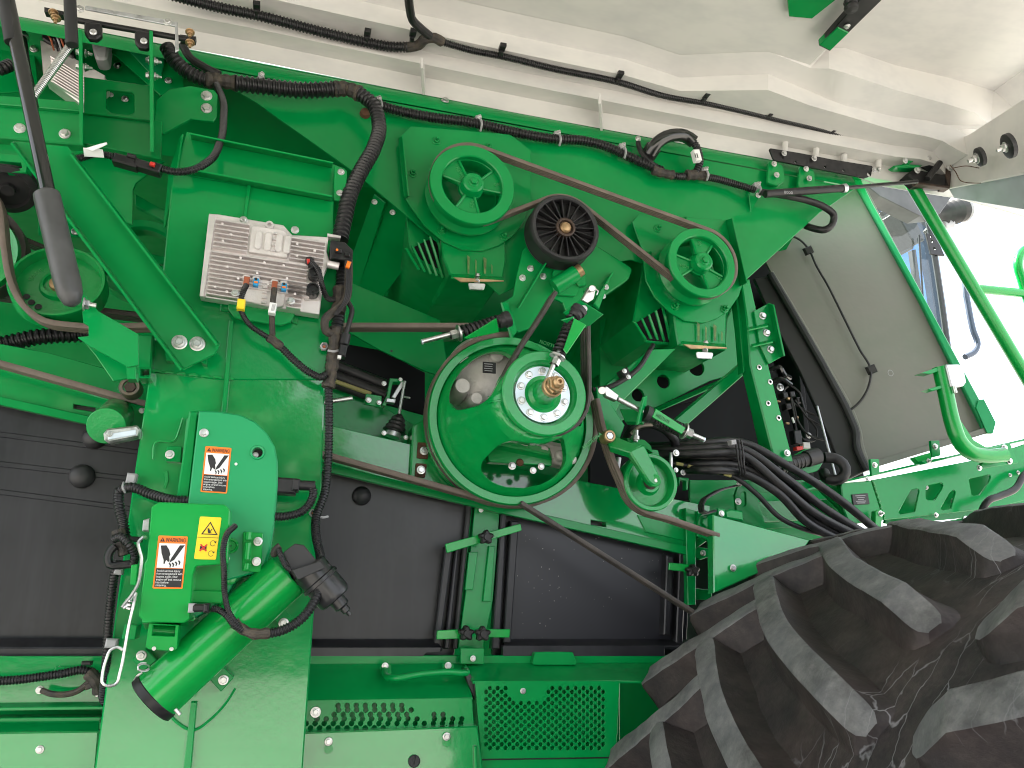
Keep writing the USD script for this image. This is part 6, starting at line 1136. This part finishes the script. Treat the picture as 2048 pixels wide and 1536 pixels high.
t = thing('steel_stay_rod', 'thin steel stay rod standing in the black liner beside the grey door seal', 'rod', P(1660, 950, .35)); obj('rod', rod((1634, 812, .35), (1672, 955, .33), 2.6), 'steel_grey', t)
obj('upper_curl_hose', hose([(1520, 384, -.02), (1575, 392, -.03), (1618, 402, -.03), (1650, 415, -.03), (1668, 432, -.02), (1664, 450, -.01), (1648, 460, .0), (1632, 458, .02), (1612, 452, .05)], 7, 10), 'hose_black', label='black hose curling off the right tip of the big green sheet', cat='hose', smooth=40)
# ---------------------------------------------------------------- cab glimpsed at the far right
YK = .75
t = thing('cab', 'slice of the cab with side window, dark roof and pillar beyond the grey door', 'cab', P(1860, 690, YK))
gw = np.array([P(*q, YK) for q in ((1690, 330), (1800, 350), (1866, 400), (1900, 700), (1893, 712))]); obj('side_window', (gw, np.array([[0, 2, 1], [0, 3, 2], [0, 4, 3]])), 'glass', t)
obj('pillar', hose([(1846, 395, YK-.01), (1862, 470, YK-.01), (1880, 580, YK-.01), (1898, 712, YK-.01)], 6, 8), 'pane_dark', t)
obj('roof_edge', slab([(1680, 330, YK-.12), (1790, 352, YK-.12), (1905, 392, YK-.12), (1880, 428, YK-.12), (1840, 432, YK-.12), (1760, 392, YK-.12)], .08, 2, .006), 'strut_grey', t)
gf = np.array([P(*q, YK+1.0) for q in ((1700, 395), (1790, 405), (1852, 455), (1896, 705), (1880, 712))]); obj('far_window', (gf, np.array([[0, 2, 1], [0, 3, 2], [0, 4, 3]])), 'tinted_glass', t)
obj('seat_back', slab([(1780, 412, YK+.5), (1812, 405, YK+.5), (1838, 470, YK+.5), (1826, 500, YK+.5), (1800, 470, YK+.5)], .12, 3, .01), 'strut_grey', t)
obj('control_box', slab([(1790, 420, YK+.3), (1828, 430, YK+.3), (1850, 480, YK+.3), (1830, 490, YK+.3)], .10, 3, .01), 'pane_dark', t)
obj('steering_arm', hose([(1770, 395, YK+.4), (1785, 402, YK+.4), (1775, 420, YK+.4), (1764, 428, YK+.4)], 5, 8), 'pane_dark', t); obj('wiper_arm', rod((1838, 470, YK-.02), (1846, 600, YK-.02), 2), 'pane_dark', t)
obj('lever', rod((1812, 423, YK+.2), (1840, 415, YK+.2), 6), 'pane_dark', t); obj('inner_post', slab([(1824, 500, YK+.4), (1832, 498, YK+.4), (1846, 600, YK+.4), (1840, 606, YK+.4)], .03), 'pane_dark', t)
obj('far_window_frame', slab([(1740, 400, YK+1.2), (1860, 440, YK+1.2), (1900, 690, YK+1.2), (1880, 690, YK+1.2), (1846, 470, YK+1.2), (1750, 430, YK+1.2)], .05), 'pane_dark', t)
obj('blue_seat_cover', slab([(1776, 448, YK+.6), (1800, 440, YK+.6), (1815, 490, YK+.6), (1806, 506, YK+.6)], .1, 2, .01), 'mirror_arm', t)
t = thing('roof_work_light', 'finned grey work light under the cab roof against the white sky', 'lamp', P(1900, 430, YK+.05))
a, b = P(1868, 432, YK), P(1930, 418, YK); s = mpp(1900, 430, YK); L = np.linalg.norm(b-a)
obj('finned_body', lathe_at(a, b-a, [(1e-4, 0), (12*s, 0)]+[((26 if k % 2 else 17)*s, (.12+k*.08)*L) for k in range(9)]+[(25*s, .9*L), (1e-4, .9*L)], 28), 'strut_grey', t)
obj('lens', lathe_at(a, b-a, [(24*s, .88*L), (26*s, .92*L), (22*s, 1.02*L), (1e-4, 1.06*L)], 28), 'clamp_grey', t)
obj('bracket_arm', slab([(1840, 400, YK), (1905, 412, YK), (1860, 470, YK), (1852, 460, YK), (1885, 420, YK)], .02), 'strut_grey', t); obj('lower_lamp', rod((1884, 452, YK), (1902, 446, YK), 10), 'clamp_grey', t)
t = thing('perforated_bracket', 'black perforated bracket hanging beside the cab pillar', 'bracket', P(1868, 490, YK))
obj('plate', plate([(1852, 466), (1872, 470), (1884, 498), (1890, 512), (1862, 508)], YK-.03, .008, 1, [disc2(1864, 482, YK-.03, 3, 8), disc2(1869, 497, YK-.03, 3, 8), disc2(1861, 472, YK-.03, 2.5, 8)]), 'hose_black', t)
t = thing('mirror_arm', 'bent dark blue tube of a mirror arm beyond the handrail', 'mirror arm', P(1945, 700, .5)); obj('tube', hose([(1912, 512, .5), (1920, 525, .5), (1934, 600, .5), (1946, 660, .5), (1955, 690, .5), (1950, 702, .5), (1930, 714, .5)], 6, 10), 'mirror_arm', t)
t = thing('access_handrail', 'bright green tubular handrail slanting down the right side against the sky', 'handrail', P(1960, 590, .05))
obj('main_tube', rod((1822, 366, .05), (2120, 868, .05), 12, 20), 'green_bright', t); obj('cross_tube', rod((1948, 577, .05), (2120, 594, .05), 9, 16), 'green_bright', t)
obj('bent_tube', hose([(2110, 470, .05), (2070, 488, .05), (2042, 508, .05), (2036, 530, .05), (2044, 560, .05), (2056, 600, .05), (2080, 660, .05)], 9, 12), 'green_bright', t)
t = thing('grab_tube', 'green bent grab tube with a chrome catch in front of the grey door', 'handle', P(1920, 890, -.10))
YQ = -.10
obj('tube', hose([(1880, 735, YQ), (1892, 790, YQ), (1906, 850, YQ), (1918, 882, YQ), (1940, 904, YQ), (1970, 912, YQ), (2008, 910, YQ)], 15, 18), 'green_bright', t)
for q in ([(1842, 746), (1894, 728), (1898, 734), (1862, 748)], [(1856, 778), (1896, 766), (1900, 772), (1866, 782)]): obj('fin', slab([(a, b, YQ-.01) for a, b in q], .03), 'green', t)
obj('catch_frame', slab([(1888, 732, YQ-.02), (1896, 728, YQ-.02), (1904, 776, YQ-.02), (1896, 778, YQ-.02)], .04), 'green', t); obj('chrome_loop', slab([(1892, 729, YQ-.03), (1920, 728, YQ-.03), (1928, 734, YQ-.03), (1934, 764, YQ-.03), (1928, 772, YQ-.03), (1903, 774, YQ-.03)], .035, 3, .004), 'steel_grey', t)
obj('catch_pin', rod((1907, 772, YQ-.03), (1911, 786, YQ-.03), 4), 'zinc', t)
obj('gusset', slab([(1912, 836, YQ+.01), (1920, 838, YQ+.01), (1948, 880, YQ+.01), (1972, 894, YQ+.01), (1992, 894, YQ+.01), (1990, 906, YQ+.01), (1950, 902, YQ+.01), (1930, 885, YQ+.01)], .012), 'green_bright', t)
obj('foot_plate', plate([(1975, 898), (2020, 886), (2037, 926), (1960, 938), (1965, 925), (1990, 920)], YQ+.03, .012, 2), 'green', t); bolts(t, [(2008, 896, YQ+.03, 7), (2018, 922, YQ+.03, 7), (1958, 936, YQ+.03, 6)])
for px, py in ((1867, 893), (1746, 930)): obj('tab', plate([(px-5, py-12), (px+12, py-12), (px+14, py+18), (px-2, py+22)], .0, .01, 1), 'green', t); bolts(t, [(px+3, py, .0, 6)])
obj('stop_tab', plate([(1828, 915), (1862, 905), (1864, 925), (1840, 928)], .0, .02, 1), 'green_bright', t); obj('stop_fin', slab([(1844, 922, -.02), (1892, 914, -.02), (1892, 918, -.02), (1850, 928, -.02)], .02), 'green', t); bolts(t, [(1857, 922, -.02, 5)], 'zinc', True)
# ---------------------------------------------------------------- deck frame lower right
YW = .05
t = thing('deck_side_frame', 'green deck side beam with slanted truss cut-outs at the lower right', 'frame', P(1850, 1010, YW))
H = lambda l, y: rnd(xz(l, y), .006)
obj('truss_beam', plate([(1744, 960), (1960, 918), (2110, 868), (2110, 985), (1990, 1016), (1900, 1026), (1768, 1040)], YW, .006, 0, [H([(1822, 980), (1840, 976), (1830, 1024), (1794, 1030)], YW), H([(1852, 972), (1888, 964), (1884, 978), (1870, 1000), (1852, 1000)], YW), H([(1900, 985), (1914, 975), (1902, 1018), (1878, 1022)], YW), H([(1938, 958), (1984, 948), (1978, 964), (1960, 990), (1944, 992)], YW)]), 'green', t)
obj('inner_plate', plate([(1770, 1046), (1780, 975), (2110, 900), (2110, 1010), (1930, 1036), (1780, 1050)], YW+.14, .01), 'green', t)
obj('top_flange', slab([(1600, 970, YW), (1743, 955, YW), (1960, 912, YW), (2110, 862, YW), (2110, 868, YW+.1), (1960, 920, YW+.1), (1743, 962, YW+.1)], .006), 'green', t)
obj('middle_plate', plate([(1682, 966), (1743, 961), (1768, 1040), (1700, 1050), (1688, 1020)], YW-.01, .02, 0, (), .003), 'green', t)
for k in range(7): obj('weld_bead', bx(1750+k*3.2, 968+k*10.5, YW-.012, 4, 8, .006, 15, .002), 'green_cast', t)
obj('type_plate', plate([(1704, 989), (1736, 986), (1740, 1008), (1707, 1010)], YW-.014, .003, 1), 'ink', t)
for k in range(5): obj('plate_print', bx(1721+k*.4, 991.5+k*3.6, YW-.0146, 24-(k % 3)*5, 1.2, .0004, 3, .0001), 'clamp_grey', t)
obj('left_plate', plate([(1470, 990), (1480, 962), (1690, 962), (1700, 1050), (1520, 1058), (1476, 1050)], YW+.05, .01, 0, [H([(1512, 985), (1640, 980), (1680, 1020), (1690, 1035), (1530, 1046)], YW+.05), H([(1482, 985), (1492, 982), (1493, 1010), (1484, 1015)], YW+.05)]), 'green', t)
obj('inner_tube', bx(1600, 1020, YW+.10, 190, 40, .05, 4), 'green_cast', t); obj('dark_floor', plate([(1380, 960), (1700, 960), (1700, 1080), (1380, 1080)], YW+.3, .01), 'green', t)
obj('lower_bracket', plate([(1752, 1022), (1764, 1018), (1766, 1030), (1762, 1060), (1750, 1060)], YW-.05, .02), 'green_bright', t); bolts(t, [(1761, 1027, YW-.05, 6)], 'zinc', True)
obj('lower_arm', plate([(1850, 1050), (1930, 1036), (1938, 1044), (1936, 1054), (1890, 1068)], YW-.02, .02, 1), 'green', t); obj('arm_bushing', lathe(1930, 1040, YW-.03, [(8, 0), (8, .006), (5, .008), (4, .002), (.1, .002)], 18), 'zinc', t)
bolts(t, [(1735, 958, YW-.005, 5), (1906, 1003, YW+.13, 6), (1872, 1030, YW-.01, 5), (2020, 950, YW, 4), (2036, 945, YW, 4), (1852, 975, YW+.13, 5)])
obj('far_upright', plate([(2005, 985), (2040, 975), (2050, 1045), (2020, 1050)], YW+.1, .02), 'green', t)
t = thing('hose_bulkhead', 'green oval bulkhead plate with a black corrugated fitting and a looped hose', 'bulkhead', P(1620, 920, .02))
obj('oval_plate', plate([(1585, 912), (1610, 898), (1632, 896), (1644, 908), (1646, 926), (1636, 942), (1612, 948), (1586, 940)], .04, .008, 6), 'green', t)
obj('fitting', rod((1556, 935, .02), (1632, 912, .02), 14, 20), 'hose_black', t); obj('fitting_ring', rod((1612, 918, .02), (1636, 911, .02), 17, 20), 'seal', t); obj('ribbed_tail', hose([(1540, 940, .02), (1562, 934, .02), (1590, 926, .02), (1606, 921, .02)], 15, 12, True), 'loom_black', t, smooth=40)
obj('loop_hose', hose([(1648, 915, .04), (1670, 917, .03), (1688, 930, .02), (1690, 948, .02), (1676, 960, .03), (1655, 958, .05), (1648, 945, .08)], 11, 12), 'hose_black', t)
t = thing('frame_end_box', 'small bolted green box on the glossy guard behind the arm idler', 'bracket', P(1460, 1030, -.06)); obj('tab', plate([(1437, 1016), (1450, 1018), (1450, 1034), (1437, 1031)], -.08, .01), 'green', t); obj('box', plate([(1450, 1022), (1462, 1018), (1486, 1022), (1487, 1042), (1452, 1036)], -.07, .05, 0, (), .004), 'green', t); bolts(t, [(1443, 1027, -.08, 6)])
t = thing('belt_guard', 'glossy pale-reflecting green guard plate beside the tyre', 'guard', P(1430, 1180, -.10))
obj('plate', slab([(1427, 1028, -.12), (1620, 1080, -.12), (1600, 1110, -.13), (1427, 1186, -.14)], .03, 0, .003), 'green_gloss', t); bolts(t, [(1466, 1136, -.14, 7)])
obj('inner_bracket', plate([(1388, 1092), (1424, 1098), (1424, 1112), (1400, 1120), (1386, 1112)], .03, .02), 'green', t); obj('inner_rail', plate([(1380, 1175), (1424, 1180), (1424, 1200), (1380, 1200)], .06, .02), 'green', t); bolts(t, [(1406, 1106, .03, 6), (1422, 1110, .03, 6)])
# hydraulic hoses
t = thing('hydraulic_hose_bundle', 'bundle of black hydraulic hoses tied together, sweeping down right to the tyre', 'hoses', P(1470, 900, .0), kind=None)
tie = [(1478, 884+k*12) for k in range(6)]
A0 = [(1330, 892), (1300, 900), (1290, 910), (1350, 917), (1340, 928), (1345, 940)]
B0 = [[(1580, 935), (1680, 1000), (1760, 1066)], [(1570, 955), (1640, 1010), (1740, 1074)], [(1560, 970), (1620, 1020), (1730, 1080)], [(1572, 974), (1628, 1024), (1728, 1084)], [(1566, 983), (1618, 1034), (1714, 1088)], [(1558, 988), (1608, 1040), (1698, 1090)]]
for k in range(6):
    y0 = -.02-.018*(k % 3)
    obj('hose', hose([(A0[k][0]-30, A0[k][1], .12), (*A0[k], .06), (1410, A0[k][1]*.5+tie[k][1]*.5-2, y0), (*tie[k], y0)]+[(*q, y0-.02) for q in B0[k]], 8.6, 12), 'hose_black', t, smooth=50)
obj('printed_hose', hose([(1340, 926, .0), (1400, 936, -.02), (1470, 955, -.05), (1510, 985, -.06), (1560, 1035, -.06), (1620, 1062, -.06), (1660, 1072, -.05)], 5, 10), 'hose_black', t, smooth=50)
for k in range(5): obj('hose_print', hose([(1352+k*24, 927+k*5.2, -.012-.01*k), (1366+k*24, 929.5+k*5.6, -.014-.01*k)], 3.6, 6), 'hose_print', t)
obj('hose', hose([(1250, 880, .02), (1268, 856, -.02), (1292, 848, -.03), (1325, 856, -.03), (1346, 876, -.02), (1352, 900, .02)], 9, 12), 'hose_black', t, smooth=50)
obj('hose_sleeve', hose([(1262, 868, -.028), (1280, 853, -.042), (1305, 850, -.045)], 4, 8), 'steel_dark', t)
for k in range(3): obj('tie', hose([(1470+k*6, 880, -.07), (1474+k*6, 905, -.085), (1478+k*5, 930, -.085), (1480+k*5, 950, -.07)], 1.8, 6), 'hose_black', t)
obj('tie_head', bx(1468, 884, -.08, 12, 10, .02, 10), 'clamp_grey', t)
t = thing('idler_support', 'green bolted U-bracket with an adjusting bolt above the arm idler', 'bracket', P(1290, 880, -.06))
obj('bracket', slab([(1254, 876, -.08), (1290, 880, -.08), (1304, 892, -.08), (1302, 906, -.06), (1288, 894, -.08), (1256, 884, -.08)], .04), 'green', t); obj('bracket', slab([(1300, 898, -.05), (1316, 900, -.05), (1320, 914, -.05), (1304, 912, -.05)], .03), 'green', t)
obj('adjust_bolt', cat(rod((1272, 860, -.09), (1271, 884, -.09), 5), rod((1271, 872, -.09), (1271, 880, -.09), 8)), 'zinc', t); obj('spring_rod', rod((1342, 905, -.04), (1342, 940, -.04), 3.5), 'zinc', t); obj('side_spring', rod((1238, 915, -.03), (1234, 945, -.03), 5), 'steel_grey', t)
bolts(t, [(1352, 906, -.05, 7), (1352, 940, -.05, 5), (1366, 945, .0, 6), (1478, 967, .0, 6), (1476, 1003, .0, 7)])
obj('small_hoop', slab([(1358, 954, .0), (1378, 956, .0), (1376, 980, .0), (1372, 980, .0), (1372, 962, .0), (1361, 960, .0), (1358, 972, .0)], .02), 'green', t)
obj('rubber_flap', strand([P(1470, 972, -.02), P(1430, 985, -.05), (P(1402, 1008, -.06)), P(1402, 1020, -.05), P(1440, 1020, -.02)], .03, .006), 'seal', t)
obj('edge_cable', hose([(2110, 930, .0), (2050, 948, .0), (2030, 978, -.01), (2000, 992, -.01), (1974, 1004, -.01), (1964, 1022, .0), (1974, 1036, .02)], 7, 10), 'hose_black', label='black cable curling down across the deck beam at the right edge', cat='cable', smooth=40)
# ---------------------------------------------------------------- tyre
TC = np.array([1.595, -.93, .93]); NL = 26
t = thing('tractor_tyre', 'huge muddy tractor tyre with deep curved lugs filling the lower right corner', 'tyre', (TC[0], TC[1], .04))
prof = [(.45, -.10), (.62, -.06), (.74, -.075), (.80, -.10), (.825, -.15), (.838, -.25), (.845, -.5), (.85, -.93), (.845, -1.36), (.838, -1.61), (.825, -1.71), (.80, -1.76), (.62, -1.80), (.45, -1.76)]
ps = spline([(r, 0, y) for r, y in prof], .02)
n = 240; V = []
for r, _, y in ps:
    a = np.arange(n)*2*PI/n; P3 = np.stack([TC[0]+r*np.cos(a), np.full(n, y), TC[2]+r*np.sin(a)], 1)
    nz = meshkit.fbm(P3*9, 3, 2)-.5; rr = r+nz*.010; V.append(np.stack([TC[0]+rr*np.cos(a), np.full(n, y), TC[2]+rr*np.sin(a)], 1))
V = np.vstack(V); i = np.arange(n); j = (i+1) % n; F = []
for k in range(len(ps)-1): F += [np.c_[i+k*n, j+k*n, j+k*n+n], np.c_[i+k*n, j+k*n+n, i+k*n+n]]
obj('carcass', (V, np.vstack(F)), 'tyre_base', t, smooth=True)
def crown(y): u = abs(y+.93)/.83; return .85-.02*u**3
def lug_part(poly, wt, wb, h, seed, er=2.0, e0=.72):
    """bar lug following (phi degrees, Y) with rounded ends"""
    w = spline([(math.radians(a)*.87, y, 0) for a, y in poly], .012); m = len(w); T = np.gradient(w, axis=0); T /= np.linalg.norm(T, axis=1, keepdims=True); N = np.stack([-T[:, 1], T[:, 0]], 1)
    V = []; pr = [(-wb-.018, -.010), (-wb-.004, .006), (-wt-.006, h*.6), (-wt, h-.004), (-wt+.006, h), (wt-.006, h), (wt, h-.004), (wt+.006, h*.6), (wb+.004, .006), (wb+.018, -.010)]
    for k in range(m):
        e = min(k, m-1-k)/er; sq = e0+(1-e0)*math.sqrt(1-(1-min(1, e))**2)
        for o, hh in pr:
            u, y = w[k, 0]+N[k, 0]*o*sq, w[k, 1]+N[k, 1]*o*sq; hq = hh if hh < 0 else hh*(.92+.08*min(1, e))*((.30+.70*min(1, k/8)) if er > 2.5 else 1)
            y2 = min(-.105, max(-1.755, y)); r = crown(y2)+hq-.9*max(0, y-y2)-.0
            f = u/.87; r += (float(meshkit.fbm(np.array([[u*14, y*14, seed]]), 3, 4)[0])-.5)*.010
            V.append((TC[0]+r*math.cos(f), y, TC[2]+r*math.sin(f)))
    k = len(pr); V = np.array(V); F = []; i = np.arange(k-1); j = i+1
    for a in range(m-1): F += [np.c_[i+a*k, i+a*k+k, j+a*k+k], np.c_[i+a*k, j+a*k+k, j+a*k]]
    for b, fl in ((0, 1), ((m-1)*k, 0)):
        q = np.array([[b, b+c, b+c+1] for c in range(1, k-1)]); F.append(q if fl else q[:, ::-1])
    F = np.vstack(F); hgt = F.max(1)  # worn top faces are a piece of their own
    top = np.array([all(3 <= (q % k) <= 6 for q in tri) for tri in F]) & (F.max(1)-F.min(1) <= k+2)
    return (V, F[~top]), (V, F[top])
def put_lug(name, parts): q = obj(name, parts[0], 'tyre_base', t, smooth=50); obj('worn_top', parts[1], 'tyre_lug', q, smooth=50)
for L_ in range(NL):
    f0 = 122.5-360/26*L_+360/26*3
    if not (60 < (f0 % 360) < 200): continue
    main = [(20.8, -.885), (18, -.785), (15.2, -.68), (11.2, -.552), (6.5, -.44), (1.9, -.34), (.2, -.30)]; hook = [(5.0, -.405), (8.5, -.36), (12.2, -.302), (18, -.17), (21.5, -.085)]
    lf = lambda l: [(f0+a_, y_) for a_, y_ in l]; mir = lambda l: [(f0+.5+a_, -1.86-y_) for a_, y_ in l]
    put_lug('tread_lug', lug_part(lf(main), .027, .046, .064, L_, 3.0, .5)); put_lug('shoulder_lug', lug_part(lf(hook), .024, .038, .058, L_+50))
    put_lug('tread_lug', lug_part(mir(main), .034, .054, .066, L_+90, 4.0, .45)); put_lug('shoulder_lug', lug_part(mir(hook), .024, .038, .058, L_+150))
obj('wheel_rim', lathe_at((TC[0], -.5, TC[2]), (0, -1, 0), [(.1, .0), (.46, .0), (.46, .9), (.44, .9), (.44, .4), (.1, .4)], 48), 'yellow', t)
